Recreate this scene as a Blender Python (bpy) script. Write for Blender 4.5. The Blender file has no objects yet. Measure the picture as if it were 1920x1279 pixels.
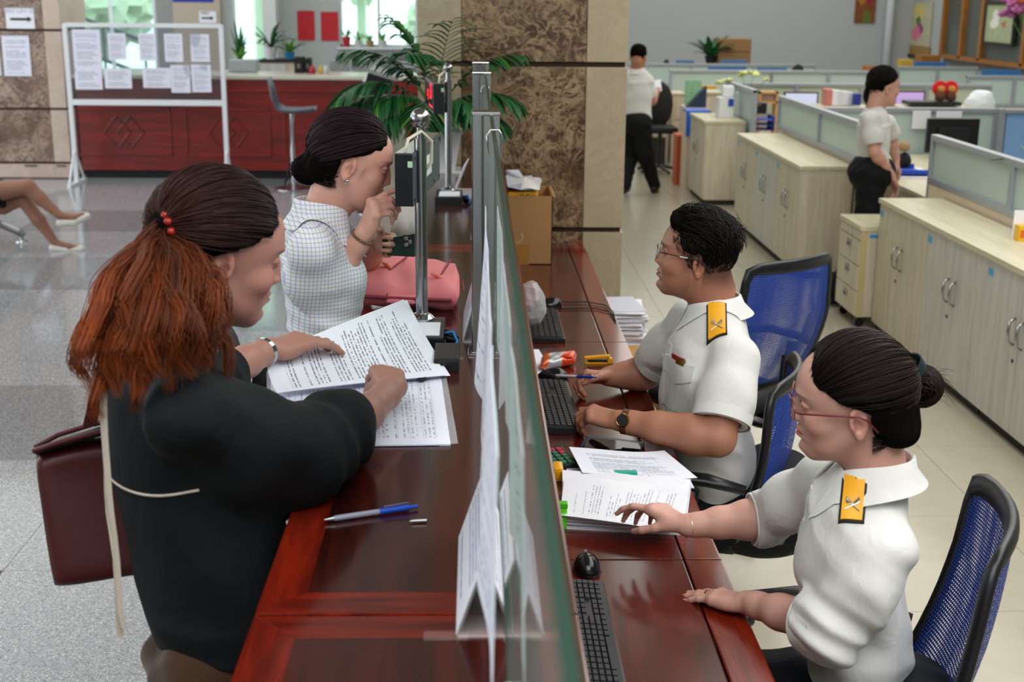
import bpy, bmesh, math, random
import numpy as np
from mathutils import Vector, Matrix, Quaternion
random.seed(7)
PI = math.pi
scene = bpy.context.scene
COL = scene.collection

# ---------------------------------------------------------------- camera
H = 1.9
FPX = 2436.3
YAW, PITCH, ROLL = math.radians(1.763), math.radians(14.929), math.radians(.514)
_cy, _sy, _cp, _sp = math.cos(YAW), math.sin(YAW), math.cos(PITCH), math.sin(PITCH)
FWD = Vector((_sy*_cp, _cy*_cp, -_sp)); _R = Vector((_cy, -_sy, 0)); _U = _R.cross(FWD)
RGT = _R*math.cos(ROLL) + _U*math.sin(ROLL); UPV = _U*math.cos(ROLL) - _R*math.sin(ROLL)
EYE = Vector((0, 0, H))
cam = bpy.data.cameras.new('camera'); camo = bpy.data.objects.new('camera', cam); COL.objects.link(camo)
cam.sensor_width = 36; cam.lens = FPX*36/1920; cam.clip_start = .02; cam.clip_end = 200
m = Matrix((RGT, UPV, -FWD)).transposed().to_4x4(); m.translation = EYE; camo.matrix_world = m
cam.dof.use_dof = True; cam.dof.focus_distance = 2.9; cam.dof.aperture_fstop = 5.6
scene.camera = camo

# ---------------------------------------------------------------- world, lights, exposure
scene.view_settings.view_transform = 'Standard'; scene.view_settings.look = 'None'
scene.view_settings.gamma = 1; scene.view_settings.use_curve_mapping = False
scene.view_settings.exposure = 0.07
w = bpy.data.worlds.new('world'); scene.world = w; w.use_nodes = True
bg = w.node_tree.nodes['Background']; bg.inputs[0].default_value = (.86, .94, 1, 1); bg.inputs[1].default_value = 2.6
scene.cycles.max_bounces = 8; scene.cycles.transparent_max_bounces = 16
scene.cycles.caustics_reflective = False; scene.cycles.caustics_refractive = False
scene.cycles.sample_clamp_indirect = 6
def area(name, loc, size, power, color=(1, 1, 1), rot=(0, 0, 0)):
    l = bpy.data.lights.new(name, 'AREA'); l.shape = 'RECTANGLE'; l.size, l.size_y = size
    l.energy = power; l.color = color
    o = bpy.data.objects.new(name, l); o.location = loc; o.rotation_euler = rot; COL.objects.link(o); return o
area('ceiling_and_fill_light', (2.4, 3.4, 3.36), (2.4, 5.6), 165, (1, .985, .96))
area('ceiling_and_fill_light', (0.2, .1, 3.36), (3.4, 2.2), 120, (1, .99, .97))  # added front fill for the dark foreground, no such lamp seen
area('ceiling_and_fill_light', (3.9, 14.5, 3.36), (6.0, 14.0), 400, (1, .97, .92))
area('ceiling_and_fill_light', (-3.6, 4.2, 3.36), (3.0, 4.0), 75, (1, .98, .95))
area('ceiling_and_fill_light', (-3.6, 13.0, 3.36), (6.0, 11.0), 230, (1, .98, .95))

# ---------------------------------------------------------------- pixel -> point of the place
def ray(x, y): return FWD + RGT*((x-960)/FPX) - UPV*((y-639.5)/FPX)
def onz(x, y, z): d = ray(x, y); return EYE + d*((z-H)/d.z)
def ony(x, y, Y): d = ray(x, y); return EYE + d*(Y/d.y)
def onx(x, y, X): d = ray(x, y); return EYE + d*(X/d.x)

# ---------------------------------------------------------------- object helpers
WM = {}
def tag(o, label=None, cat=None, group=None, kind=None):
    if label: o['label'] = label
    if cat: o['category'] = cat
    if group: o['group'] = group
    if kind: o['kind'] = kind
    return o
def thing(name, label, cat, loc=(0, 0, 0), rz=0, group=None, kind=None):
    o = bpy.data.objects.new(name, None); COL.objects.link(o); o.location = loc; o.rotation_euler = (0, 0, rz)
    o.empty_display_size = .1
    WM[o.name] = Matrix.Translation(loc) @ Matrix.Rotation(rz, 4, 'Z')
    return tag(o, label, cat, group, kind)
def mk_me(name, me, mat, parent=None, label=None, cat=None, group=None, kind=None, local=False):
    """local: the mesh is already given in its parent's own frame"""
    o = bpy.data.objects.new(name, me); COL.objects.link(o)
    for x in (mat if isinstance(mat, (list, tuple)) else [mat]):
        if x is not None: me.materials.append(x)
    if parent is not None:
        o.parent = parent
        P = WM[parent.name]
        if local: WM[o.name] = P.copy()
        else:
            o.matrix_parent_inverse = P.inverted(); WM[o.name] = Matrix.Identity(4)
    else:
        n = len(me.vertices)
        if n and not local:
            co = np.empty(n*3, np.float32); me.vertices.foreach_get('co', co); co = co.reshape(-1, 3)
            lo, hi = co.min(0), co.max(0); c = Vector(((lo[0]+hi[0])/2, (lo[1]+hi[1])/2, lo[2]))
            me.transform(Matrix.Translation(-c)); o.location = c; WM[o.name] = Matrix.Translation(c)
        else: WM[o.name] = Matrix.Identity(4)
    return tag(o, label, cat, group, kind)
def mk(name, bm, mat, parent=None, smooth=False, label=None, cat=None, group=None, kind=None, local=False):
    me = bpy.data.meshes.new(name)
    bmesh.ops.recalc_face_normals(bm, faces=bm.faces[:])
    if smooth:
        for f in bm.faces: f.smooth = True
    bm.to_mesh(me); bm.free()
    if smooth == 'auto': me.set_sharp_from_angle(angle=math.radians(40))
    return mk_me(name, me, mat, parent, label, cat, group, kind, local)
def kids(o): return [c for c in bpy.data.objects if c.parent == o]
def dup(root, loc=None, rz=None, label=None, group=None, parent=None, shift=None):
    ks = kids(root)
    c = root.copy(); COL.objects.link(c); c.parent = parent
    if loc is not None: c.location = loc
    if shift is not None: c.location = Vector(root.location) + Vector(shift)
    if rz is not None: c.rotation_euler = (0, 0, rz)
    if label: c['label'] = label
    if group: c['group'] = group
    for k in ks: dup(k, parent=c)
    if parent is None: WM[c.name] = Matrix.Translation(c.location) @ Matrix.Rotation(c.rotation_euler.z, 4, 'Z')
    return c
def nb(): return bmesh.new()
def box(bm, a, b, bev=0, M=None, seg=2):
    """box between corners a and b"""
    r = bmesh.ops.create_cube(bm, size=1)
    vs = r['verts']
    c = [(a[i]+b[i])/2 for i in range(3)]; s = [abs(b[i]-a[i]) for i in range(3)]
    for v in vs: v.co = Vector((v.co.x*s[0]+c[0], v.co.y*s[1]+c[1], v.co.z*s[2]+c[2]))
    if bev:
        es = list({e for v in vs for e in v.link_edges})
        r2 = bmesh.ops.bevel(bm, geom=es, offset=min(bev, min(s)*.49), segments=seg, profile=.7, affect='EDGES')
        vs = list({v for f in r2['faces'] for v in f.verts} | {v for v in vs if v.is_valid})
    if M is not None:
        for v in vs: v.co = M @ v.co
    return vs
def bx(a, b, bev=0, M=None): bm = nb(); box(bm, a, b, bev, M); return bm
def frame_of(t, up=Vector((0, 0, 1))):
    t = Vector(t).normalized()
    if abs(t.dot(up)) > .98: up = Vector((0, 1, 0)) if abs(t.y) < .9 else Vector((1, 0, 0))
    a = t.cross(up).normalized(); b = a.cross(t).normalized(); return a, b
def tube(bm, pts, r, seg=8, caps=True, flat=1.0):
    pts = [Vector(p) for p in pts]; n = len(pts); rings = []
    a0 = None
    for i, p in enumerate(pts):
        t = (pts[min(i+1, n-1)] - pts[max(i-1, 0)])
        if t.length < 1e-9: t = Vector((0, 0, 1))
        t.normalize()
        if a0 is None: a, b = frame_of(t)
        else:
            a = (a0 - t*a0.dot(t)).normalized(); b = a.cross(t)
        a0 = a; rr = r[i] if isinstance(r, (list, tuple)) else r
        rings.append([bm.verts.new(p + a*(rr*math.cos(2*PI*k/seg)) + b*(rr*flat*math.sin(2*PI*k/seg))) for k in range(seg)])
    for i in range(n-1):
        for k in range(seg):
            bm.faces.new((rings[i][k], rings[i][(k+1) % seg], rings[i+1][(k+1) % seg], rings[i+1][k]))
    if caps:
        bm.faces.new(rings[0][::-1]); bm.faces.new(rings[-1])
def lathe(bm, prof, c=(0, 0, 0), seg=24, M=None):
    rings = []
    for r, z in prof:
        if r < 1e-6: v = [bm.verts.new(Vector((c[0], c[1], c[2]+z)))]
        else: v = [bm.verts.new(Vector((c[0]+r*math.cos(2*PI*k/seg), c[1]+r*math.sin(2*PI*k/seg), c[2]+z))) for k in range(seg)]
        rings.append(v)
    for A, B in zip(rings, rings[1:]):
        for k in range(seg):
            k2 = (k+1) % seg
            if len(A) == 1 and len(B) == 1: continue
            if len(A) == 1: bm.faces.new((A[0], B[k], B[k2]))
            elif len(B) == 1: bm.faces.new((A[k], B[0], A[k2]))
            else: bm.faces.new((A[k], B[k], B[k2], A[k2]))
    for R_, rev in ((rings[0], True), (rings[-1], False)):
        if len(R_) > 1: bm.faces.new(R_[::-1] if rev else R_)
    if M is not None:
        for A in rings:
            for v in A: v.co = M @ v.co
def prism(bm, poly, z0, z1, M=None):
    """poly: list of (x, y); extruded in z"""
    lo = [bm.verts.new((p[0], p[1], z0)) for p in poly]; hi = [bm.verts.new((p[0], p[1], z1)) for p in poly]
    n = len(poly); bm.faces.new(lo[::-1]); bm.faces.new(hi)
    for i in range(n): bm.faces.new((lo[i], lo[(i+1) % n], hi[(i+1) % n], hi[i]))
    if M is not None:
        for v in lo+hi: v.co = M @ v.co
def sheet(bm, A, B, C_, D, nu=8, nv=8, th=.0006, bump=None):
    """a sheet with thickness; corners A (u0v0) B (u1v0) C (u1v1) D (u0v1), UVs 0..1; bump(u, v) moves it along its normal"""
    A, B, C_, D = map(Vector, (A, B, C_, D)); nrm = (B-A).cross(D-A).normalized()
    uvl = bm.loops.layers.uv.verify(); g = []
    for s in (0, 1):
        L = []
        for j in range(nv+1):
            row = []
            for i in range(nu+1):
                u, v = i/nu, j/nv
                p = A*(1-u)*(1-v) + B*u*(1-v) + C_*u*v + D*(1-u)*v
                if bump: p = p + nrm*bump(u, v)
                row.append((bm.verts.new(p - nrm*th*s), u, v))
            L.append(row)
        g.append(L)
    def face(q):
        f = bm.faces.new([x[0] for x in q])
        for l, x in zip(f.loops, q): l[uvl].uv = (x[1], x[2])
    for j in range(nv):
        for i in range(nu):
            face([g[0][j][i], g[0][j][i+1], g[0][j+1][i+1], g[0][j+1][i]])
            face([g[1][j][i], g[1][j+1][i], g[1][j+1][i+1], g[1][j][i+1]])
    per = [(0, i) for i in range(nu)] + [(j, nu) for j in range(nv)] + [(nv, i) for i in range(nu, 0, -1)] + [(j, 0) for j in range(nv, 0, -1)]
    for k in range(len(per)):
        a, b = per[k], per[(k+1) % len(per)]
        face([g[0][a[0]][a[1]], g[1][a[0]][a[1]], g[1][b[0]][b[1]], g[0][b[0]][b[1]]])
def text_mesh(txt, size, M, th=.0006):
    cu = bpy.data.curves.new('t', 'FONT'); cu.body = txt; cu.size = size; cu.extrude = th; cu.align_x = 'CENTER'; cu.align_y = 'CENTER'
    cu.resolution_u = 3
    o = bpy.data.objects.new('t', cu); COL.objects.link(o)
    dg = bpy.context.evaluated_depsgraph_get(); me = bpy.data.meshes.new_from_object(o.evaluated_get(dg)); me.transform(M)
    bpy.data.objects.remove(o); bpy.data.curves.remove(cu); return me
def basis(o, x, y, z):
    m = Matrix((x, y, z)).transposed().to_4x4(); m.translation = Vector(o); return m

# ---------------------------------------------------------------- materials
def srgb(h):
    h = h.lstrip('#'); c = [int(h[i:i+2], 16)/255 for i in (0, 2, 4)]
    return tuple(x/12.92 if x <= .04045 else ((x+.055)/1.055)**2.4 for x in c) + (1,)
class NT:
    def __init__(s, name):
        s.m = bpy.data.materials.new(name); s.m.use_nodes = True; s.nt = s.m.node_tree; s.b = s.nt.nodes['Principled BSDF']
    def n(s, t, **k):
        x = s.nt.nodes.new(t)
        for a, v in k.items():
            if a.startswith('i_'):
                key = a[2:]; key = int(key) if key.isdigit() else key.replace('_', ' ')
                s.put(x.inputs[key], v)
            else: setattr(x, a, v)
        return x
    def put(s, sock, v):
        if isinstance(v, bpy.types.NodeSocket): s.nt.links.new(v, sock)
        elif v is not None: sock.default_value = v
    def math(s, op, a, b=None, c=None, clamp=False):
        x = s.nt.nodes.new('ShaderNodeMath'); x.operation = op; x.use_clamp = clamp
        for i, v in enumerate((a, b, c)): s.put(x.inputs[i], v)
        return x.outputs[0]
    def mix(s, f, a, b):
        x = s.nt.nodes.new('ShaderNodeMix'); x.data_type = 'RGBA'
        s.put(x.inputs[0], f); s.put(x.inputs[6], a); s.put(x.inputs[7], b); return x.outputs[2]
    def coord(s, kind='Object'): return s.nt.nodes.new('ShaderNodeTexCoord').outputs[kind]
    def mapping(s, v, scale=(1, 1, 1), rot=(0, 0, 0), loc=(0, 0, 0)):
        x = s.n('ShaderNodeMapping'); s.put(x.inputs[0], v); x.inputs['Scale'].default_value = scale; x.inputs['Rotation'].default_value = rot; x.inputs['Location'].default_value = loc
        return x.outputs[0]
    def noise(s, v, scale, detail=4, rough=.5, dist=0, out=0):
        x = s.n('ShaderNodeTexNoise'); s.put(x.inputs['Vector'], v); x.inputs['Scale'].default_value = scale
        x.inputs['Detail'].default_value = detail; x.inputs['Roughness'].default_value = rough; x.inputs['Distortion'].default_value = dist; return x.outputs[out]
    def ramp(s, f, stops):
        x = s.n('ShaderNodeValToRGB'); s.put(x.inputs[0], f); e = x.color_ramp.elements
        while len(e) < len(stops): e.new(.5)
        for k, (p, c) in enumerate(stops): e[k].position = p; e[k].color = c if len(c) == 4 else tuple(c)+(1,)
        return x.outputs[0]
    def bump(s, h, strength=.3, dist=.01):
        x = s.n('ShaderNodeBump'); s.put(x.inputs['Height'], h); x.inputs['Strength'].default_value = strength; x.inputs['Distance'].default_value = dist
        s.nt.links.new(x.outputs[0], s.b.inputs['Normal'])
    def set(s, **k):
        for a, v in k.items(): s.put(s.b.inputs[a.replace('_', ' ')], v)
        return s
def plain(name, col, rough=.5, metal=0, spec=.5, noise=.06, nscale=30, bump=0, trans=0, emit=None, es=1, coat=0, sheen=0, alpha=1, ior=1.45, sss=0):
    t = NT(name); c = srgb(col) if isinstance(col, str) else tuple(col)+((1,) if len(col) == 3 else ())
    v = t.coord()
    if noise:
        f = t.noise(v, nscale, 3)
        lo = tuple(x*(1-noise) for x in c[:3])+(1,); hi = tuple(min(1, x*(1+noise)) for x in c[:3])+(1,)
        t.set(Base_Color=t.mix(f, lo, hi))
    else: t.set(Base_Color=c)
    t.set(Roughness=rough, Metallic=metal, Specular_IOR_Level=spec, Transmission_Weight=trans, Coat_Weight=coat, Sheen_Weight=sheen, Alpha=alpha, IOR=ior)
    if emit is not None: t.set(Emission_Color=srgb(emit) if isinstance(emit, str) else emit, Emission_Strength=es)
    if sss: t.set(Subsurface_Weight=sss, Subsurface_Radius=(.012, .004, .002), Subsurface_Scale=1.0)
    if bump: t.bump(t.noise(v, nscale*4, 3), .4, bump)
    return t.m
def wood(name, dark, light, axis='y', scale=1.0, rough=.25, coat=.3, contrast=1, bump=.0004, spec=.5):
    t = NT(name); v = t.coord()
    sc = {'x': (1.2, 14, 14), 'y': (14, 1.2, 14), 'z': (14, 14, 1.2)}[axis]
    g = t.noise(t.mapping(v, tuple(a*scale for a in sc)), 1.6, 8, .62, .6)
    g2 = t.noise(t.mapping(v, tuple(a*scale*7 for a in sc)), 1.5, 3, .6)
    f = t.math('ADD', t.math('MULTIPLY', g, .8), t.math('MULTIPLY', g2, .25))
    c = t.ramp(f, [(.36, srgb(dark)), (.66, srgb(light))])
    t.set(Base_Color=c, Roughness=rough, Coat_Weight=coat, Coat_Roughness=.12, Specular_IOR_Level=spec)
    if bump: t.bump(f, .25, bump)
    return t.m
def marble(name, dark, light, vein, scale=3.0, rough=.15, vw=.035, va=.8):
    t = NT(name); v = t.coord()
    w1 = t.noise(v, scale, 4, .6, 0, 1)
    vv = t.n('ShaderNodeVectorMath', operation='ADD', i_0=v, i_1=t.n('ShaderNodeVectorMath', operation='SCALE', i_0=w1, i_Scale=.3).outputs[0]).outputs[0]
    n1 = t.noise(vv, scale*1.5, 9, .72, .6)
    c = t.ramp(n1, [(.38, srgb(dark)), (.54, tuple(.65*a+.35*b for a, b in zip(srgb(dark), srgb(light)))), (.72, srgb(light))])
    for k, sc in enumerate((2.2, 4.6, 8.5)):
        r = t.noise(t.mapping(vv, loc=(k*3.3, k*1.7, k)), scale*sc, 4, .6, 1.2)
        ridge = t.math('SUBTRACT', 1, t.math('DIVIDE', t.math('ABSOLUTE', t.math('SUBTRACT', r, .5)), vw*(1+.4*k), clamp=True), clamp=True)
        msk = t.ramp(t.noise(t.mapping(vv, loc=(9-k, 2, k)), scale*1.1, 3), [(.42, (0, 0, 0)), (.62, (1, 1, 1))])
        c = t.mix(t.math('MULTIPLY', t.math('MULTIPLY', ridge, msk), va), c, srgb(vein))
    t.set(Base_Color=c, Roughness=rough, Specular_IOR_Level=.35)
    return t.m
def speckle(name, a, b, c, scale=260, rough=.12):
    t = NT(name); v = t.coord()
    vo = t.n('ShaderNodeTexVoronoi', i_Vector=v, i_Scale=scale).outputs['Color']
    sp = t.n('ShaderNodeSeparateColor', i_0=vo).outputs[0]
    col = t.ramp(sp, [(.0, srgb(a)), (.3, srgb(b)), (.75, srgb(b)), (1, srgb(c))])
    t.set(Base_Color=col, Roughness=rough, Specular_IOR_Level=.6)
    return t.m
def printed(name, nlines=26, margin=.1, ink='30343c', paper='eeeff8', table=False, rot=False, seed=0, dens=.45, top=.1, rough=.6, alpha=1, short=.35):
    """white paper with rows of small illegible print, in UV space"""
    t = NT(name); uv = t.n('ShaderNodeSeparateXYZ', i_0=t.coord('UV'))
    u, v = uv.outputs[0], uv.outputs[1]
    if rot: u, v = v, t.math('SUBTRACT', 1, u)
    row = t.math('FLOOR', t.math('MULTIPLY', v, nlines)); fr = t.math('FRACT', t.math('MULTIPLY', v, nlines))
    line = t.math('MULTIPLY', t.math('GREATER_THAN', fr, .3), t.math('LESS_THAN', fr, .68))
    rn = t.n('ShaderNodeTexWhiteNoise', noise_dimensions='1D'); t.put(rn.inputs['W'], t.math('ADD', row, seed+.5)); rn = rn.outputs[0]
    cx = t.n('ShaderNodeCombineXYZ', i_0=t.math('MULTIPLY', u, 64), i_1=t.math('MULTIPLY', row, 7.3), i_2=seed*3.1)
    wn = t.noise(cx.outputs[0], 1.0, 2, .7)
    words = t.math('GREATER_THAN', wn, dens)
    # rows differ in length, some are blank
    end = t.math('SUBTRACT', 1-margin, t.math('MULTIPLY', t.math('POWER', rn, 2.0), short))
    inx = t.math('MULTIPLY', t.math('GREATER_THAN', u, margin), t.math('LESS_THAN', u, end))
    iny = t.math('MULTIPLY', t.math('GREATER_THAN', v, .07), t.math('LESS_THAN', v, 1-top))
    blank = t.math('LESS_THAN', rn, .86)
    mk_ = t.math('MULTIPLY', t.math('MULTIPLY', line, words), t.math('MULTIPLY', t.math('MULTIPLY', inx, iny), blank))
    if table:
        gu = t.math('LESS_THAN', t.math('FRACT', t.math('MULTIPLY', u, 5)), .02); gv = t.math('LESS_THAN', t.math('FRACT', t.math('MULTIPLY', v, nlines/3)), .05)
        gr = t.math('MULTIPLY', t.math('MAXIMUM', gu, gv), t.math('MULTIPLY', t.math('MULTIPLY', t.math('GREATER_THAN', u, margin), t.math('LESS_THAN', u, 1-margin)), iny))
        mk_ = t.math('MAXIMUM', mk_, t.math('MULTIPLY', gr, .6))
    t.set(Base_Color=t.mix(t.math('MULTIPLY', mk_, .8), srgb(paper), srgb(ink)), Roughness=rough, Specular_IOR_Level=.3, Alpha=alpha)
    return t.m
def glass(name, col, rough=.0, tint=1.0):
    t = NT(name); t.set(Base_Color=srgb(col), Roughness=rough, Transmission_Weight=1.0, IOR=1.45, Specular_IOR_Level=.5); return t.m
def clear(name, col, rough=.05, opacity=.1, coltr='ffffff'):
    """thin clear plastic or window pane: mostly see-through with a glossy face"""
    t = NT(name); nt = t.nt
    tr = nt.nodes.new('ShaderNodeBsdfTransparent'); tr.inputs[0].default_value = srgb(coltr)
    t.set(Base_Color=srgb(col), Roughness=rough, Specular_IOR_Level=.6)
    fr = nt.nodes.new('ShaderNodeFresnel'); fr.inputs[0].default_value = 1.45
    mx = nt.nodes.new('ShaderNodeMixShader')
    bf = t.n('ShaderNodeNewGeometry').outputs['Backfacing']
    t.put(mx.inputs[0], t.math('MULTIPLY', t.math('ADD', t.math('MULTIPLY', fr.outputs[0], .8), opacity, clamp=True), t.math('SUBTRACT', 1, bf)))
    nt.links.new(tr.outputs[0], mx.inputs[1]); nt.links.new(t.b.outputs[0], mx.inputs[2])
    out = [n for n in nt.nodes if n.type == 'OUTPUT_MATERIAL'][0]; nt.links.new(mx.outputs[0], out.inputs[0])
    return t.m
M = dict(
    steel=plain('brushed_steel', '9a9a9b', .2, 1, noise=.05, nscale=60),
    chrome=plain('chrome', 'b5b6b8', .08, 1, noise=0),
    white_metal=plain('white_metal', 'dfe2e6', .4), black=plain('black_plastic', '15161a', .35, noise=.1),
    blackm=plain('black_matte', '0e0f12', .7), grey=plain('grey_plastic', '5c626c', .4),
    alu=plain('aluminium', 'a7aeb6', .38, .5, noise=.03), paper=plain('paper', 'e9eaf3', .6, noise=.02),
    mahog=wood('mahogany', '1e0604', '5c150b', 'y', 1, .2, .2), mahogx=wood('mahogany_cross', '1c0604', '55130a', 'x', 1, .22, .5),
    mahogd=wood('mahogany_dark', '1c0807', '3c120d', 'y', 1, .22, .45), redwood=wood('red_wood', '4a0a06', '8e1a0b', 'x', .6, .35, .1),
    ash=wood('pale_ash', 'b9ae98', 'd6cdb9', 'z', 1.2, .45, .05), ashx=wood('pale_ash_top', 'bdb698', 'd2ccb0', 'y', 1.0, .4, .05),
    ashw=wood('white_ash', 'b4b3ae', 'd0cfca', 'z', 1.2, .45, .05),
    edge=plain('wood_edging', 'b9ad7d', .5), cream=plain('cream_board', 'd9c7b2', .6), dark=plain('dark_gap', '2a2622', .7),
    blue=plain('blue_plastic', '1b46b4', .4), yellow=plain('yellow_plastic', 'e0a010', .35), green=plain('green_plastic', '1f9d86', .35),
    card=plain('cardboard', 'a07c4e', .75, noise=.1, nscale=12), skinline=plain('nail', 'd8a794', .3),
    frost=plain('frosted_glass', 'b7cbc6', .35, noise=.05, nscale=3), frosty=plain('frosted_glass_warm', 'bcc7b0', .35, noise=.05, nscale=3),
    bluef=plain('blue_fabric', '7aa3d6', .8), leaf=plain('leaf_green', '1d5a2c', .35, noise=.35, nscale=9),
    leafl=plain('leaf_light', '5f9a35', .4, noise=.3, nscale=9), soil=plain('soil', '3b2a1c', .9), white=plain('white_plastic', 'e6e7ea', .35),
    red=plain('red_paper', 'c62430', .55), clearp=clear('clear_plastic', 'ffffff', .12, .12),
)
# ---------------------------------------------------------------- room shell
ft = speckle('hall_granite', '50545a', '96999e', 'd8dadc', 240, .1)
ftd = speckle('hall_granite_dark', '484c52', '7c8085', 'b4b7ba', 240, .1)
ot = NT('office_tile_glaze'); _v = ot.coord('Object')
ot.set(Base_Color=ot.ramp(ot.noise(_v, 6, 6, .6), [(.3, srgb('a8a28f')), (.75, srgb('b0aa97'))]), Roughness=.2, Specular_IOR_Level=.55); ot = ot.m
floor = mk('floor', bx((-9, -1.5, -.12), (9, 24, -.006)), plain('grout', '6e685b', .8), label='tiled floor of the hall and office', kind='structure')
def tiles(mat, x0, x1, y0, y1, s, ox, oy, alt=None, gap=.0022, vis=None):
    me = None; mes = {}
    i0, i1 = math.floor((x0-ox)/s), math.ceil((x1-ox)/s); j0, j1 = math.floor((y0-oy)/s), math.ceil((y1-oy)/s)
    for i in range(i0, i1):
        for j in range(j0, j1):
            a, b = max(x0, ox+i*s), min(x1, ox+(i+1)*s); c, d = max(y0, oy+j*s), min(y1, oy+(j+1)*s)
            if b-a < .01 or d-c < .01 or (vis and not vis((a+b)/2, (c+d)/2)): continue
            mm = alt(i, j) if alt else mat
            key = (round(b-a, 4), round(d-c, 4), mm.name)
            if key not in mes:
                bm = nb(); hx, hy = (b-a)/2-gap/2, (d-c)/2-gap/2
                box(bm, (-hx, -hy, -.006), (hx, hy, 0), 0)
                me = bpy.data.meshes.new('floor_tile'); bmesh.ops.recalc_face_normals(bm, faces=bm.faces[:]); bm.to_mesh(me); bm.free(); me.materials.append(mm); mes[key] = me
            o = bpy.data.objects.new('floor_tile', mes[key]); COL.objects.link(o); o.parent = floor
            o.matrix_parent_inverse = WM[floor.name].inverted(); o.location = ((a+b)/2, (c+d)/2, 0)
def sees(x, y):
    p = Vector((x, y, 0)) - EYE; z = p.dot(FWD)
    if z < .5: return False
    px = 960+FPX*p.dot(RGT)/z; py = 639.5-FPX*p.dot(UPV)/z
    return -350 < px < 2270 and py < 1750
tiles(ft, -8, .1, 2.2, 21, 1.08, -.51, 4.098-1.08*2, alt=lambda i, j: ftd if (i+j*3) % 7 == 0 and j > 1 or j == 6 else ft, vis=sees)
tiles(ot, .1, 7.3, 2.2, 22, .788, 1.95-.788*2, 4.549-.788*4, vis=sees)
wallm = plain('painted_wall', 'a9b0b2', .8, noise=.02, nscale=2); wallh = plain('hall_wall', 'b9bfbd', .8, noise=.02, nscale=2)
mk('ceiling', (lambda b: (box(b, (-9, -1.5, 3.4), (.2, 19.4, 3.5)), box(b, (.2, -1.5, 3.4), (9, 22.4, 3.5)), b)[2])(nb()), plain('ceiling_paint', 'd8d8d4', .9), kind='structure')
# office back wall, side wall
mk('wall_back', bx((.2, 22, 0), (9, 22.2, 3.4)), wallm, kind='structure')
mk('wall_right', bx((7.3, -1.3, 0), (7.5, 22, 3.4)), wallm, kind='structure')
mk('wall_near', bx((-9, -1.5, 0), (9, -1.3, 3.4)), wallh, kind='structure')
mk('wall_divider', bx((.2, 6.5, 0), (.34, 22, 3.4)), wallh, kind='structure')
cp = onx(1668, 50, 7.2); bm = nb()
tube(bm, [(6.86, 21.9, 0), (6.86, 21.9, 3.4)], .07, 10); mk('trim_1', bm, plain('white_pipe', 'c3cbd6', .5), smooth=True, kind='structure')
# hall far wall with windows
YW = 19.0
wx = [(-5.75, -4.487), (-3.40, -2.95), (-1.897, -.796)]
zs = [.80, .95, 1.163]
bm = nb()
edges = [-9.0]
for (a, b), z in zip(wx, zs):
    box(bm, (edges[-1], YW, 0), (a, YW+.2, 3.4)); box(bm, (a, YW, 0), (b, YW+.2, z)); box(bm, (a, YW, 2.9), (b, YW+.2, 3.4)); edges.append(b)
box(bm, (edges[-1], YW, 0), (.3, YW+.2, 3.4))
wf = mk('wall_far', bm, wallh, kind='structure')
pane = clear('window_glass', 'ffffff', .03, .03, 'e6f6ee')
for k, ((a, b), z) in enumerate(zip(wx, zs)):
    bm = nb(); t = .035
    box(bm, (a, YW+.02, z), (b, YW+.1, z+t)); box(bm, (a, YW+.02, 2.9-t), (b, YW+.1, 2.9))
    box(bm, (a, YW+.02, z), (a+t, YW+.1, 2.9)); box(bm, (b-t, YW+.02, z), (b, YW+.1, 2.9))
    W = mk('window_%d' % (k+1), bm, M['white_metal'], kind='structure')
    nm = 2 if b-a > .8 else 1
    for q in range(nm):
        aa, bb = a+(b-a)*q/nm, a+(b-a)*(q+1)/nm
        if nm > 1 and q: mk('mullion', bx((aa-.02, YW+.03, z), (aa+.02, YW+.09, 2.9)), M['white_metal'], W)
        mk('pane', bx((aa+.02, YW+.055, z+.02), (bb-.02, YW+.061, 2.88)), pane, W)
    mk('window_sill', bx((a-.03, YW-.12, z-.03), (b+.03, YW+.02, z)), M['white_metal'], W)
# wall covering between the windows: beige and marble strips
mk('wall_pier', bx((-4.44, YW-.12, 0), (-4.2, YW-.01, 3.4)), plain('grey_pier', '8d8f8c', .6), kind='structure')
mk('wall_panel', bx((-4.2, YW-.15, 0), (-3.55, YW-.01, 3.4)), plain('beige_panel', 'b5a796', .5), kind='structure')
mk('wall_corner', bx((-2.9, YW-.5, 0), (-2.72, YW-.01, 3.4)), plain('white_corner', 'd2d6d4', .6), kind='structure')
# pale foliage outside the hall windows
for k, (x, y, z, r_) in enumerate(((-6.6, 23.5, 2.2, 1.3), (-3.9, 24.5, 3.0, .9), (-2.0, 24.0, 2.9, 1.1), (-.55, 23.0, 1.3, .6))):
    bm = nb(); bmesh.ops.create_icosphere(bm, subdivisions=4, radius=r_); rs_ = np.random.RandomState(k)
    for v in bm.verts: v.co = v.co*(1+rs_.uniform(-.16, .16))+Vector((x, y, z))
    tube(bm, [(x, y, -.1), (x, y, z)], .09, 8); mk('tree', bm, plain('foliage_%d' % k, 'e4f0da', .9, noise=.12, nscale=3), label=['pale leafy tree outside the left hall window', 'upper foliage outside the left hall window, right side', 'pale tree outside the wide hall window', 'low bush outside the wide hall window'][k], cat='tree')
# stair outside the left window: slanted rails and pale ramp
bm = nb()
for k in range(2):
    z0 = 1.55-k*.5
    tube(bm, [(-5.9, YW+1.0, z0), (-3.2, YW+1.0, z0-1.0)], .03, 6)
for k in range(4): tube(bm, [(-5.5+k*.6, YW+1, 0), (-5.5+k*.6, YW+1, 1.4-k*.22)], .018, 6)
mk('stair_railing', bm, M['grey'], label='slanted dark stair handrail outside the left window', cat='railing')
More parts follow.
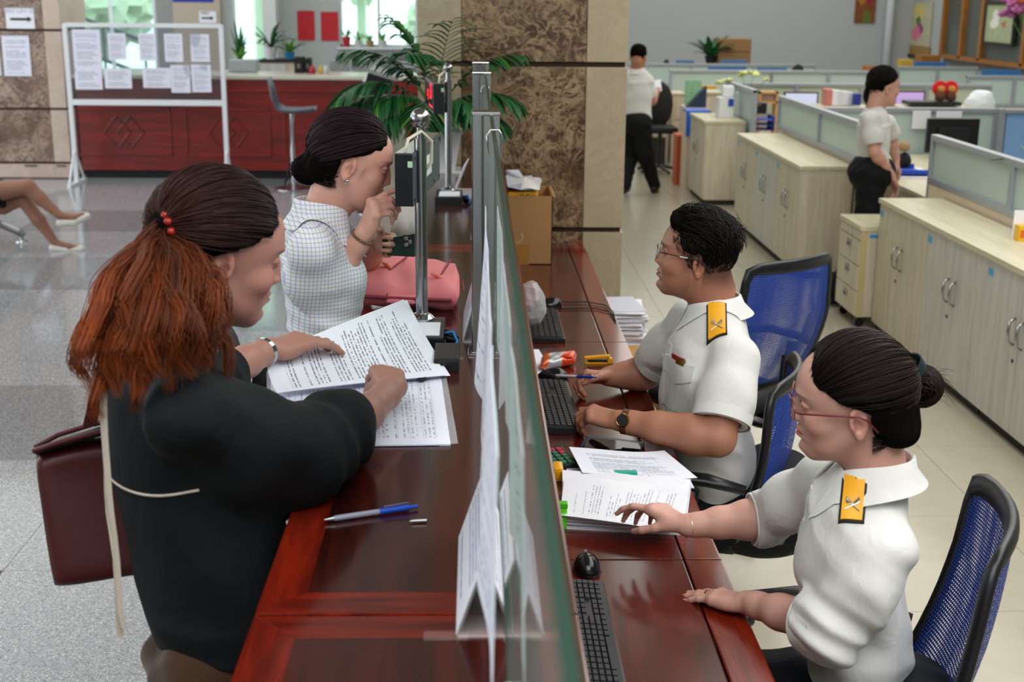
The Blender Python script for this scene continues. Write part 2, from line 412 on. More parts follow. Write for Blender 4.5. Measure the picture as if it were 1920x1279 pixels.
# ---- marble pillars
brown = marble('brown_marble', '3c291c', '6a4f38', 'a89070', 2.4, .2, .045, .75)
beige = marble('beige_marble', 'a3957c', 'b2a58c', 'b8ac93', 1.5, .3, .03, .4)
pink = marble('pink_marble', 'bda799', 'd0bfb2', 'd8cbbb', 1.6, .3, .03, .4)
brownl = marble('brown_marble_hall', '5c4438', '94786a', 'bda695', 2.0, .2)
gro = plain('groove', '3a2a1e', .8)
def pillar(name, x0, x1, b0, b1, Y, depth, rows, mb, me, label, edgex=True):
    R_ = mk(name, bx((x0+.01, Y+.02, 0), (x1-.01, Y+depth-.02, 3.4)), gro, kind='structure')
    zz = [0]+rows+[3.4]
    for z0, z1 in zip(zz, zz[1:]):
        g = .012
        for a, b, m_, nm in ((x0, b0, me, 'marble_slab'), (b0, b1, me if z1 < .3 else mb, 'marble_slab'), (b1, x1, me, 'marble_slab')):
            if b-a > .02: mk(nm, bx((a+.001, Y, z0+g), (b-.001, Y+.025, z1-g), .003), m_, R_)
        mk('marble_slab', bx((x1-.025, Y+.026, z0+g), (x1, Y+depth, z1-g), .003), me, R_)
        mk('marble_slab', bx((x0, Y+.026, z0+g), (x0+.025, Y+depth, z1-g), .003), me, R_)
    return R_
pillar('pillar_1', -.262, .722, -.057, .528, 6.2, .9, [.803, 1.586], brown, beige, '')
pillar('pillar_2', -5.6, -4.19, -5.35, -4.36, 13.68, .9, [.165, .72, 1.51], brownl, pink, '')
P2 = bpy.data.objects['pillar_2']
for a, b in ((-4.67, -4.54), (-4.34, -4.24)):
    mk('slot', bx((a, 13.67, .13), (b, 13.685, .142)), gro, P2)
# ---- wooden lattice screen on the right wall with picture
oak = wood('orange_oak', '7a4a0e', 'a86c1c', 'z', 1, .4, .2)
scr = thing('lattice_screen', 'tall orange wooden screen with grey glass panels on the right wall', 'screen', (7.28, 18.5, .95))
ya = [onx(x, 60, 7.2).y for x in (1770, 1806, 1843, 1925)] + [15.5]
mk('screen_glass', bx((7.22, 15.4, .95), (7.25, ya[0], 3.0)), plain('grey_glass', '4d5652', .2, noise=.15, nscale=1.5), scr)
for y in ya: mk('post', bx((7.16, y-.05, 1.05), (7.22, y+.05, 3.0)), oak, scr)
mk('rail', bx((7.16, 15.4, 2.15), (7.22, ya[0], 2.24)), oak, scr)
mk('rail', bx((7.16, 15.4, 1.02), (7.22, ya[0], 1.08)), oak, scr)
# ---------------------------------------------------------------- plants
def blade(bm, base, d, L, wd, droop=.3, seg=6, fold=.25, twist=0, uvm=None):
    """one long leaf: a creased, tapering, drooping strip with thickness"""
    d = Vector(d).normalized(); p = Vector(base); a, b = frame_of(d)
    rows = []; step = L/seg; dirn = d.copy()
    for i in range(seg+1):
        t = i/seg; wv = wd*(math.sin(PI*min(1, t*.93+.07))**.7)*.5 if i < seg else .0006
        a = dirn.cross(Vector((0, 0, 1)));
        if a.length < .05: a = Vector((1, 0, 0))
        a.normalize(); a = (Matrix.Rotation(twist*t, 3, dirn) @ a); up = a.cross(dirn).normalized()
        rows.append([bm.verts.new(p - a*wv + up*wv*fold), bm.verts.new(p), bm.verts.new(p + a*wv + up*wv*fold), bm.verts.new(p - up*.0012)])
        dirn = (dirn + Vector((0, 0, -droop/seg))).normalized(); p = p + dirn*step
    for A, B in zip(rows, rows[1:]):
        for q in ((0, 1), (1, 2), (2, 3), (3, 0)):
            bm.faces.new((A[q[0]], A[q[1]], B[q[1]], B[q[0]]))
def tuft(parent, base, n, L, wd, mat, spread=.8, droop=.5, name='leaf', seed=1, up=1.0):
    rnd = random.Random(seed)
    for k in range(n):
        an = 2*PI*k/n + rnd.uniform(-.4, .4); sp = spread*rnd.uniform(.35, 1)
        bm = nb(); blade(bm, Vector(base)+Vector((.01*math.cos(an), .01*math.sin(an), 0)), (math.cos(an)*sp, math.sin(an)*sp, up), L*rnd.uniform(.7, 1.1), wd*rnd.uniform(.8, 1.1), droop*rnd.uniform(.5, 1.3), twist=rnd.uniform(-.5, .5))
        mk(name, bm, mat, parent, smooth=True)
def pot(parent, c, r0, r1, h, mat, seg=20, square=False):
    bm = nb(); sg = 4 if square else seg; k = math.sqrt(2) if square else 1
    lathe(bm, [(0, 0), (r0*k, 0), (r1*k, h), (r1*k*1.06, h), (r1*k*1.06, h+.01), (r1*k*.9, h+.01), (r1*k*.86, h-.02), (0, h-.02)], (0, 0, 0), sg, Matrix.Translation(c) @ Matrix.Rotation(PI/4 if square else 0, 4, 'Z'))
    mk('pot', bm, mat, parent, smooth=False if square else 'auto')
    bm = nb(); lathe(bm, [(0, h-.03), (r1*k*.85, h-.03), (r1*k*.8, h-.008), (0, h-.004)], (0, 0, 0), sg, Matrix.Translation(c) @ Matrix.Rotation(PI/4 if square else 0, 4, 'Z'))
    mk('soil', bm, M['soil'], parent)

# ---------------------------------------------------------------- far red reception counter
YC = 13.75
fc = thing('reception_counter', 'long dark red wooden reception counter with diamond mouldings across the hall', 'counter', (-2.3, YC+.4, 0))
xl, xr = -4.10, -.30
mk('body', bx((xl, YC, .085), (xr, YC+.7, 1.03)), M['redwood'], fc)
mk('plinth', bx((xl+.03, YC+.03, 0), (xr, YC+.66, .085)), M['blackm'], fc)
mk('countertop', bx((xl-.03, YC-.04, 1.03), (xr+.03, YC+.76, 1.07), .01), plain('countertop_window_lit', 'c9c4b6', .2), fc)  # cream tone paints the window light falling on the top
mk('top_band', bx((xl-.01, YC-.02, .90), (xr, YC, 1.03), .005), M['redwood'], fc)
pxs = [(143, 322), (348, 508), (533, 700)]
for a, b in pxs:
    X0, X1 = ony(a, 250, YC).x, ony(b, 250, YC).x; Z0, Z1 = ony(250, 292, YC).z, ony(250, 203, YC).z
    bm = nb()
    for p, q in (((X0, Z0), (X1, Z0+.02)), ((X0, Z1-.02), (X1, Z1)), ((X0, Z0), (X0+.02, Z1)), ((X1-.02, Z0), (X1, Z1))):
        box(bm, (p[0], YC-.014, p[1]), (q[0], YC, q[1]), .004)
    f = mk('panel_moulding', bm, M['redwood'], fc)
    cx, cz, r = (X0+X1)/2, (Z0+Z1)/2, .165
    for s in (-.07, .07):
        bm = nb(); pts = [(cx+s-r*.8, YC-.006, cz), (cx+s, YC-.006, cz+r), (cx+s+r*.8, YC-.006, cz), (cx+s, YC-.006, cz-r), (cx+s-r*.8, YC-.006, cz)]
        for p, q in zip(pts, pts[1:]): tube(bm, [p, q], .009, 6)
        mk('diamond_moulding', bm, M['redwood'], f)
# things on and behind the far counter
sc_ = thing('side_cabinet', 'pale wooden cabinet with dark top behind the red reception counter', 'cabinet', (-2.75, 17.2, 0))
A, B = ony(486, 112, 17.0), ony(552, 112, 17.0)
mk('body', bx((A.x, 17.0, 0), (B.x, 17.5, A.z-.03)), M['ash'], sc_)
mk('top', bx((A.x-.01, 16.98, A.z-.03), (B.x+.01, 17.5, A.z)), M['blackm'], sc_)
mk('door', bx((A.x+.02, 16.985, .1), (B.x-.12, 17.0, A.z-.05)), M['ashw'], sc_)
zc = A.z
p = thing('potted_palm', 'small dark green palm in white pot on the side cabinet', 'plant', (A.x+.12, 17.2, zc))
pot(p, (A.x+.12, 17.2, zc), .06, .085, .14, M['white']); tuft(p, (A.x+.12, 17.2, zc+.13), 16, .5, .05, M['leaf'], 1.0, 1.4, seed=3)
p = thing('potted_plant', 'low bushy plant beside the palm on the side cabinet', 'plant', (A.x+.36, 17.2, zc))
pot(p, (A.x+.36, 17.2, zc), .05, .07, .08, plain('blue_pot', '2f86b8', .4)); tuft(p, (A.x+.36, 17.2, zc+.07), 12, .28, .05, M['leafl'], .9, .9, seed=5)
# snake plant on ledge by the second window
led = mk('plant_stand', bx((-3.42, 18.2, 0), (-3.05, 18.55, .86), .01), M['white'], label='white pedestal under the snake plant by the narrow window', cat='stand')
p = thing('snake_plant', 'upright snake plant with bright leaves in front of narrow hall window', 'plant', (-3.22, 18.4, .86))
pot(p, (-3.22, 18.4, .86), .08, .11, .13, plain('clay_pot', '8c7a68', .6)); tuft(p, (-3.22, 18.4, .98), 7, .55, .06, M['leaf'], .3, .1, seed=8); tuft(p, (-3.22, 18.4, .98), 12, .26, .07, M['leafl'], .9, .9, seed=9)
# pots on the sill of the wide window
for k, (px, c, lab) in enumerate([(650, 'b3262e', 'red pot with small leafy plant on the wide window sill'), (672, 'd8d8d4', 'white pot next to the red pot on the sill'), (694, 'a98a5c', 'tan pot in the middle of the window sill'), (718, 'd0d0cc', 'small white pot right of the tan pot on the sill')]):
    c0 = ony(px, 86, 18.93); z = 1.163
    p = thing('sill_plant', lab, 'plant', (c0.x, 18.93, z), group='pots on the sill')
    pot(p, (c0.x, 18.93, z), .045, .06, .13 if k == 0 else .08, plain('pot_%d' % k, c, .5), 14)
    tuft(p, (c0.x, 18.93, z+(.12 if k == 0 else .07)), 8, .17, .035, M['leafl'], .8, .6, seed=20+k)
# binders and small things behind the counter
for k, (px, wv, hh, lab) in enumerate([(561, .09, .27, 'black file box, left of the pair behind the reception counter'), (578, .05, .25, 'thin black file box, right of the pair behind the reception counter')]):
    c0 = ony(px, 125, 14.25)
    t = thing('file_box', lab, 'file box', (c0.x, 14.3, 1.07), group='file boxes at the reception')
    mk('body', bx((c0.x-wv/2, 14.2, 1.07), (c0.x+wv/2, 14.42, 1.07+hh*.62), .004), M['blackm'], t)
    mk('label', bx((c0.x-wv*.2, 14.196, 1.12), (c0.x+wv*.2, 14.2, 1.17)), plain('file_label', '6d665c', .5), t)
for k, (px, col, lab) in enumerate([(586, 'a8222a', 'small red round jar on the reception counter'), (602, 'b89a3a', 'small yellow jar on the reception counter'), (611, 'b8bcc0', 'small silver jar on the reception counter')]):
    c0 = ony(px, 138, 14.1); bm = nb()
    lathe(bm, [(0, 0), (.03, 0), (.038, .03), (.03, .06), (.012, .085), (0, .09)], (c0.x, 14.1, 1.07), 14)
    mk('jar', bm, plain('jar_%d' % k, col, .3), smooth='auto', label=lab, cat='jar')
def perforated(name, a, b, c, d, parent):
    bm = nb(); A_, B_, C_, D_ = map(Vector, (a, b, c, d))
    for i in range(13):
        t = i/12; tube(bm, [A_.lerp(B_, t), D_.lerp(C_, t)], .006, 4)
    for i in range(5):
        t = i/4; tube(bm, [A_.lerp(D_, t), B_.lerp(C_, t)], .008, 4)
    return mk(name, bm, M['steel'], parent)
bench = thing('steel_bench', 'perforated steel bench backs behind the red reception counter', 'bench', (-1.2, 15.8, 0))
for a, b in ((618, 655), (660, 700), (705, 745)):
    L, R_ = ony(a, 112, 15.8), ony(b, 112, 15.8)
    mk('backrest', bx((L.x, 15.8, L.z-.42), (R_.x, 15.825, L.z), .01), plain('bench_steel', 'a3acab', .4, .3), bench)
    perforated('seat', (L.x, 15.7, L.z-.45), (R_.x, 15.7, L.z-.45), (R_.x, 15.3, L.z-.47), (L.x, 15.3, L.z-.47), bench)
mk('beam', bx((-1.9, 15.5, L.z-.52), (-.4, 15.56, L.z-.48)), M['steel'], bench)
for x in (-1.8, -.5): mk('leg', bx((x-.02, 15.5, 0), (x+.02, 15.56, L.z-.5)), M['steel'], bench)
q0, q1 = ony(430, 139, 14.3), ony(482, 139, 14.3)
mk('desk_monitor', bx((q0.x, 14.25, 1.075), (q1.x, 14.45, 1.20), .01, None), plain('grille', '9aa3a6', .5, bump=.004), label='low silver grille unit on the reception counter', cat='device')
# ---- notice board
YB = 13.3
nbd = thing('notice_board', 'white framed clear standing notice board covered in papers', 'notice board', (-3.25, YB, 0))
TL, TR = ony(128, 45, YB), ony(412, 52, YB); x0, x1 = -4.03, -2.50; zt, zm = 1.585, .83
for x in (x0, x1):
    mk('post', bx((x-.022, YB-.022, .02), (x+.022, YB+.022, zt)), M['white_metal'], nbd)
    bm = nb(); box(bm, (x-.02, YB-.28, 0), (x+.02, YB+.28, .025))
    tube(bm, [(x, YB-.26, .02), (x, YB, .36)], .012, 6); tube(bm, [(x, YB+.26, .02), (x, YB, .36)], .012, 6)
    mk('foot', bm, M['white_metal'], nbd)
mk('top_rail', bx((x0, YB-.02, zt-.03), (x1, YB+.02, zt+.01)), M['white_metal'], nbd)
mk('bottom_rail', bx((x0, YB-.02, zm-.035), (x1, YB+.02, zm+.02)), M['white_metal'], nbd)
mk('clear_panel', bx((x0+.02, YB-.003, zm+.02), (x1-.02, YB+.003, zt-.03)), clear('board_clear', 'ffffff', .05, .02, 'e8eaee'), nbd)
pp = [printed('board_print_%d' % k, n, .12, '5a5f70', 'e2e3f2', seed=k) for k, n in enumerate((24, 16, 9, 20))]
boardp = [(134, 55, 192, 130, 0, 'long printed sheet, top left on the notice board'), (201, 62, 238, 112, 1, 'sheet with green heading, second in the top row'), (259, 62, 294, 114, 0, 'sheet with green heading, third in the top row'),
    (307, 63, 344, 116, 3, 'printed sheet, fourth in the top row'), (356, 64, 394, 116, 0, 'printed sheet at top right of the notice board'),
    (139, 129, 193, 168, 2, 'blank landscape sheet at bottom left of the board'), (195, 129, 248, 166, 2, 'landscape sheet, second in the bottom row'), (267, 127, 321, 165, 1, 'landscape sheet with bold line in the bottom row'),
    (319, 122, 358, 174, 3, 'sheet with small square code area in the bottom row'), (358, 121, 397, 173, 0, 'dense sheet at bottom right of the notice board')]
for k, (a, b, c, d, mi, lab) in enumerate(boardp):
    P, Q = ony(a, b, YB-.005), ony(c, d, YB-.005); yy = YB-.005-.001*(k % 4)
    bm = nb(); sheet(bm, (P.x, yy, Q.z), (Q.x, yy, Q.z), (Q.x, yy, P.z), (P.x, yy, P.z), 4, 4, .0008, lambda u, v: .004*math.sin(3*u+k)*v)
    o = mk('notice_sheet', bm, pp[mi], label=lab, cat='paper', group='papers on the notice board')
# ---- papers and arrow sign on the marble pillar
yp = 13.668
def stick(name, a, b, c, d, Y, mat, lab, cat='paper', th=.001, **k):
    P, Q = ony(a, b, Y), ony(c, d, Y); bm = nb()
    sheet(bm, (P.x, Y, Q.z), (Q.x, Y, Q.z), (Q.x, Y, P.z), (P.x, Y, P.z), 3, 3, th)
    return mk(name, bm, mat, label=lab, cat=cat, **k), P, Q
o, P, Q = stick('arrow_sign', 9, 15, 66, 54, yp, M['paper'], 'white sign with a black arrow pointing right on the marble pillar', 'sign')
def arrow(parent, x0, x1, z, Y, s=1):
    bm = nb(); h = .012*s
    pts = [(x0, z-h), (x1-.045*s, z-h), (x1-.045*s, z-h*2.4), (x1, z), (x1-.045*s, z+h*2.4), (x1-.045*s, z+h), (x0, z+h)]
    prism(bm, pts, 0, .001, basis((0, Y, 0), (1, 0, 0), (0, 0, 1), (0, -1, 0))); return mk('arrow', bm, M['blackm'], parent)
arrow(o, ony(19, 36, yp).x, ony(60, 36, yp).x, ony(40, 36, yp).z, yp-.001)
me = text_mesh('MÁY LẤY SỐ', .058, basis((ony(37, 21, yp).x, yp-.0015, ony(37, 21, yp).z), (1, 0, 0), (0, 0, 1), (0, -1, 0)))
mk_me('lettering', me, plain('faded_ink', 'a9acc4', .6), o)
stick('notice_sheet', -30, 67, 3, 142, yp, pp[0], 'sheet cut by the left edge on the marble pillar')
stick('notice_sheet', 2, 67, 60, 143, yp-.002, pp[3], 'printed sheet below the arrow sign on the marble pillar')
o, P, Q = stick('arrow_sign', 373, 21, 406, 43, YW-.16, M['paper'], 'small white arrow sign on the beige wall panel', 'sign')
arrow(o, ony(378, 34, YW-.16).x, ony(401, 34, YW-.16).x, ony(390, 34, YW-.16).z, YW-.162, 1)
me = text_mesh('MÁY', .06, basis((ony(389, 25, YW).x, YW-.162, ony(389, 25, YW-.16).z), (1, 0, 0), (0, 0, 1), (0, -1, 0))); mk_me('lettering', me, M['blackm'], o)
stick('blue_sign', 322, -30, 400, 4, YW-.16, plain('blue_board', '2636a0', .4), 'dark blue board on the beige wall panel, mostly above the frame', 'sign', .02)
stick('red_poster', 557, 20, 591, 76, YW-.01, M['red'], 'red poster, left of the two on the hall wall', 'poster', .004, group='red posters')
stick('red_poster', 601, 22, 635, 77, YW-.01, M['red'], 'red poster nearest the wide window', 'poster', .004, group='red posters')
# ---- bar stools
def stool(x, y, zs, rz, lab):
    t = thing('bar_stool', lab, 'stool', (x, y, 0), rz, 'grey bar stools')
    # moulded shell: seat curving up into a back; profile in local x (front +x)
    bm = nb(); prof = [(.24, .01), (.20, .0), (.05, -.012), (-.08, -.005), (-.14, .03), (-.17, .10), (-.19, .2), (-.215, .29)]
    wid = [.13, .17, .19, .19, .185, .18, .15, .09]; rows = []
    for s in (0, .016):
        L = []
        for (px, pz), wv in zip(prof, wid):
            L.append([bm.verts.new((px+(s if pz > .05 else 0), wv*k/3, zs+pz-(s if pz <= .05 else 0)+.035*abs(k/3)**2.5)) for k in range(-3, 4)])
        rows.append(L)
    for s, L in enumerate(rows):
        for A_, B_ in zip(L, L[1:]):
            for k in range(6): bm.faces.new((A_[k], A_[k+1], B_[k+1], B_[k]) if s == 0 else (A_[k], B_[k], B_[k+1], A_[k+1]))
    T, Bt = rows; n = len(T)
    ring = [(0, k) for k in range(6)] + [(i, 6) for i in range(n-1)] + [(n-1, k) for k in range(6, 0, -1)] + [(i, 0) for i in range(n-1, 0, -1)]
    for k in range(len(ring)):
        a, b = ring[k], ring[(k+1) % len(ring)]
        bm.faces.new((T[a[0]][a[1]], T[b[0]][b[1]], Bt[b[0]][b[1]], Bt[a[0]][a[1]]))
    mk('seat_shell', bm, M['grey'], t, smooth=True, local=True)
    bm = nb(); lathe(bm, [(.025, .02), (.025, zs*.55), (.018, zs*.55), (.018, zs-.02), (.05, zs-.015)], seg=16); mk('gas_column', bm, M['chrome'], t, smooth='auto', local=True)
    bm = nb(); lathe(bm, [(0, 0), (.19, 0), (.19, .008), (.06, .03), (.03, .05), (0, .05)], seg=28); mk('base', bm, M['chrome'], t, smooth='auto', local=True)
    bm = nb(); tube(bm, [(.02, -.0, .3), (.1, -.09, .3), (.17, -.06, .3), (.19, 0, .3), (.17, .06, .3), (.1, .09, .3), (.02, 0, .3)], .009, 6); mk('footrest', bm, M['chrome'], t, smooth=True, local=True)
    bm = nb(); tube(bm, [(.0, 0, zs-.2), (.04, -.1, zs-.03)], .005, 6); mk('lever', bm, M['chrome'], t, local=True)
stool(-1.80, 13.05, .77, 0, 'grey moulded bar stool standing before the red reception counter')
pk = ony(716, 215, 11.6); stool(-.86, 11.6, .82, PI*.5, 'grey bar stool seen behind the palm, next to the tilted screen')
# ---- tilted information kiosk
kx = ony(690, 200, 10.2).x
kio = thing('information_kiosk', 'tilted black touchscreen kiosk with silver edge behind the seated woman', 'kiosk', (kx+.1, 10.5, 0))
tl, bl = ony(700, 150, 10.2), ony(640, 240, 10.2)
kx -= .09; Mk = Matrix.Translation((kx, 10.2, .90)) @ Matrix.Rotation(math.radians(17), 4, 'Y')
mk('screen_housing', bx((-.03, 0, -.35), (.16, .6, .42), .008, Mk), M['blackm'], kio)
mk('side_trim', bx((-.05, -.005, -.35), (-.028, .6, .37), .004, Mk), M['white_metal'], kio)
mk('top_cap', bx((-.03, -.004, .42), (.19, .6, .45), .008, Mk), plain('kiosk_cap', '9a9a98', .4), kio)
mk('side_panel', bx((.11, -.012, -.35), (.16, .0, .2), .003, Mk), plain('kiosk_red', '7c2637', .4), kio)
mk('column', bx((kx+.05, 10.35, 0), (kx+.35, 10.75, .9), .01), plain('kiosk_beige', 'b9ae9c', .5), kio)
# ---- waiting seats at the left edge
wb = thing('waiting_bench', 'grey metal waiting bench cut by the left edge of the picture', 'bench', (-3.9, 10.1, 0))
sd = onz(28, 392, .43)
Yb = 10.1
mk('seat', bx((-4.5, Yb-.25, .40), (-3.62, Yb+.3, .43), .012), plain('seat_grey', '5d6166', .35, .4), wb)
bm = nb(); tube(bm, [(-4.6, Yb, .26), (-3.85, Yb, .22), (-3.56, Yb, .09), (-3.50, Yb, .05)], .028, 10); mk('beam', bm, M['steel'], wb, smooth=True)
bm = nb(); tube(bm, [(-3.52, Yb, .01), (-3.52, Yb, .10)], .016, 8); lathe(bm, [(0, 0), (.045, 0), (.04, .012), (0, .015)], (-3.52, Yb, 0), 14); mk('foot', bm, M['chrome'], wb, smooth='auto')
bm = nb(); tube(bm, [(-4.1, Yb-.22, .44), (-4.05, Yb-.22, .60), (-3.95, Yb-.22, .645), (-3.82, Yb-.22, .62), (-3.74, Yb-.22, .54), (-3.75, Yb-.22, .47), (-3.80, Yb-.22, .43)], [.012, .016, .02, .02, .02, .014, .012], 10); mk('armrest', bm, M['black'], wb, smooth=True)
# ---------------------------------------------------------------- palm on the counter end
CT = 1.12
def frond(parent, base, d, L, droop, nl=15, ll=.2, seed=0, lw=.024):
    rnd = random.Random(seed); d = Vector(d).normalized(); p = Vector(base); pts = [p.copy()]; seg = 14; dirn = d.copy()
    for i in range(seg):
        p = p+dirn*(L/seg); pts.append(p.copy()); dirn = (dirn+Vector((0, 0, -droop/seg*(.3+1.4*i/seg)))).normalized()
    bm = nb(); tube(bm, pts, [.0045*(1-.7*i/seg) for i in range(seg+1)], 6)
    fr = mk('frond', bm, M['stem'], parent, smooth=True)
    for i in range(nl):
        t = .3+.7*i/(nl-1); k = t*seg; a = int(min(seg-1, k)); q = pts[a].lerp(pts[a+1], k-a); tg = (pts[a+1]-pts[a]).normalized()
        side = tg.cross(Vector((0, 0, 1)));
        if side.length < .1: side = Vector((1, 0, 0))
        side.normalize(); upn = side.cross(tg)
        for s in (-1, 1):
            if i == nl-1 and s == 1: continue
            dd = tg*.75 + side*s*.75 + upn*.15; l_ = ll*math.sin(PI*(.18+.72*(i/(nl-1))))*rnd.uniform(.85, 1.15)
            bm = nb(); blade(bm, q, dd, l_, lw, 1.0+rnd.uniform(-.2, .3), 5, .2)
            mk('leaflet', bm, M['leaf'] if rnd.random() > .1 else M['leafd'], fr, smooth=True)
M['stem'] = plain('palm_stem', '4a7a34', .5); M['leafd'] = plain('palm_leaf_light', '4f8a2c', .35, noise=.3, nscale=9)
Yp = 5.9
cx = ony(829, 300, Yp).x; 
palm = thing('potted_palm', 'large parlour palm in a tapered white square pot on the counter end', 'plant', (cx, Yp, CT))
mk('saucer', bx((cx-.085, Yp-.075, CT), (cx+.085, Yp+.085, CT+.014), .004), M['white'], palm)
pot(palm, (cx, Yp, CT+.014), .058, .088, .165, M['white'], square=True)
mk('trunk', (lambda b: (tube(b, [(cx-.02, Yp, CT+.15), (cx-.035, Yp, CT+.24), (cx-.03, Yp, CT+.3)], [.016, .013, .009], 8), b)[1])(nb()), plain('palm_trunk', '5a4430', .8, bump=.003), palm, smooth=True)
b0 = Vector((cx-.03, Yp, CT+.26))
dirs = [(-.62, -.1, 1.0, .52, 1.7), (-.85, -.3, .55, .48, 1.7), (-1, .05, .25, .44, 1.3), (-.3, .05, 1.2, .48, 1.6), (.15, -.3, 1.2, .46, 1.2), (.75, -.15, 1.1, .50, 1.5), (1, -.3, .75, .42, 1.7), (.9, -.2, .3, .33, 1.5), (-.5, -.7, .3, .5, 1.6), (-.05, -.8, .45, .42, 1.9), (-.9, -.5, .9, .56, 2.1), (.45, -.6, .5, .35, 1.8), (-.75, .1, 1.4, .46, 1.9), (-.2, -.5, 1.2, .45, 2.0), (-.6, -.6, .6, .42, 1.8)]
for k, (x, y, z, L, dr) in enumerate(dirs): frond(palm, b0, (x, y, z), L, dr, 15, .20, seed=k, lw=.027)
# ---------------------------------------------------------------- office: cabinets
def cabinet(x, y0, y1, dep, zt, lab, mats=('ash', 'ash'), group='low cabinets', sticker=True, seed=0, endm='ash'):
    """doors face -x; y0 < y1"""
    t = thing('low_cabinet', lab, 'cabinet', (x+dep/2, (y0+y1)/2, 0), 0, group)
    mk('body', bx((x+.018, y0+.001, .05), (x+dep, y1-.001, zt-.028)), M[endm], t)
    mk('plinth', bx((x+.03, y0+.01, 0), (x+dep-.01, y1-.01, .05)), M['dark'], t)
    ym = (y0+y1)/2
    for k, (a, b) in enumerate(((y0, ym), (ym, y1))):
        d = mk('door', bx((x, a+.003, .055), (x+.018, b-.003, zt-.032), .002), M[mats[k]], t)
        hy = ym+(-.045 if k == 0 else .045); bm = nb()
        tube(bm, [(x-.002, hy, zt-.34), (x-.026, hy, zt-.325), (x-.03, hy, zt-.28), (x-.026, hy, zt-.235), (x-.002, hy, zt-.22)], .0062, 6)
        mk('handle', bm, M['chrome'], d, smooth=True)
        if k == 1:
            bm = nb(); lathe(bm, [(0, 0), (.009, 0), (.009, .004), (0, .004)], seg=10, M=Matrix.Translation((x, hy-.01, zt-.41)) @ Matrix.Rotation(-PI/2, 4, 'Y')); mk('lock', bm, M['black'], d)
    if sticker: mk('sticker', bx((x-.0012, y1-.07, zt-.10), (x+.001, y1-.015, zt-.065)), plain('sticker_blue', '4aa6d8', .5), t)
    return t
def top_slab(x, y0, y1, dep, zt, lab):
    return mk('cabinet_top', bx((x-.012, y0-.006, zt-.028), (x+dep, y1+.006, zt), .003), M['ashx'], label=lab, cat='worktop')
zt = .785
wc = .815
near = ['leftmost cabinet of the near row, beside the drawer pedestal', 'second cabinet of the near row from the pedestal', 'third cabinet of the near row from the pedestal', 'fourth cabinet of the near row, cut by the right edge of the picture']
for k in range(4):
    y1 = 7.39-k*wc; cabinet(2.35, y1-wc, y1, .355, zt, near[k], (('ash', 'ash'), ('ashw', 'ashw'), ('ashw', 'ashw'), ('ash', 'ash'))[k])
top_slab(2.35, 7.39-4*wc, 7.39, .355, zt, 'long pale worktop over the near row of cabinets')
mid = ['cabinet nearest the camera in the middle row, its wood end panel showing', 'middle cabinet of the middle row with whiter doors', 'farthest cabinet of the middle row']
for k in range(3):
    y0 = 8.82+k*.735; cabinet(2.24, y0, y0+.735, .36, zt, mid[k], (('ash', 'ash'), ('ashw', 'ashw'), ('ash', 'ash'))[k])
top_slab(2.24, 8.82, 8.82+3*.735, .36, zt, 'pale worktop over the middle row of cabinets')
cabinet(2.15, 12.09, 12.95, .37, zt, 'single cabinet with a white dispenser on top, farthest down the aisle', sticker=False)
top_slab(2.15, 12.09, 12.95, .37, zt, 'worktop of the farthest aisle cabinet, under the white dispenser')
# drawer pedestal
pz = onx(1619, 426, 2.26).z
t = thing('drawer_pedestal', 'pale three drawer pedestal on castors beside the near cabinets', 'drawer unit', (2.45, 7.62, 0))
mk('body', bx((2.272, 7.42, .07), (2.68, 7.85, pz-.03)), M['ash'], t)
mk('top', bx((2.252, 7.412, pz-.03), (2.69, 7.86, pz), .004), M['ashx'], t)
mk('edging', bx((2.262, 7.416, .07), (2.30, 7.422, pz-.03)), M['edge'], t)
hh = (pz-.03-.07-.06)/3
mk('top_rail', bx((2.256, 7.425, pz-.085), (2.272, 7.845, pz-.033), .002), M['ash'], t)
for k in range(3):
    z0 = .075+k*hh
    d = mk('drawer', bx((2.256, 7.425, z0), (2.272, 7.845, z0+hh-.006), .002), M['ash'], t)
    mk('pull', bx((2.250, 7.60, z0+hh-.07), (2.257, 7.67, z0+hh-.03), .002), M['steel'], d)
    mk('pull_recess', bx((2.249, 7.615, z0+hh-.062), (2.2505, 7.655, z0+hh-.045)), M['black'], d)
mk('sticker', bx((2.31, 7.418, pz-.07), (2.37, 7.421, pz-.05)), plain('sticker_blue2', '2f8fd0', .5), t)
for x in (2.30, 2.64):
    for y in (7.47, 7.80):
        bm = nb(); lathe(bm, [(0, -.012), (.028, -.012), (.028, .012), (0, .012)], seg=14, M=Matrix.Translation((x, y, .028)) @ Matrix.Rotation(PI/2, 4, 'X')); box(bm, (x-.012, y-.014, .03), (x+.012, y+.014, .072)); mk('castor', bm, M['black'], t)
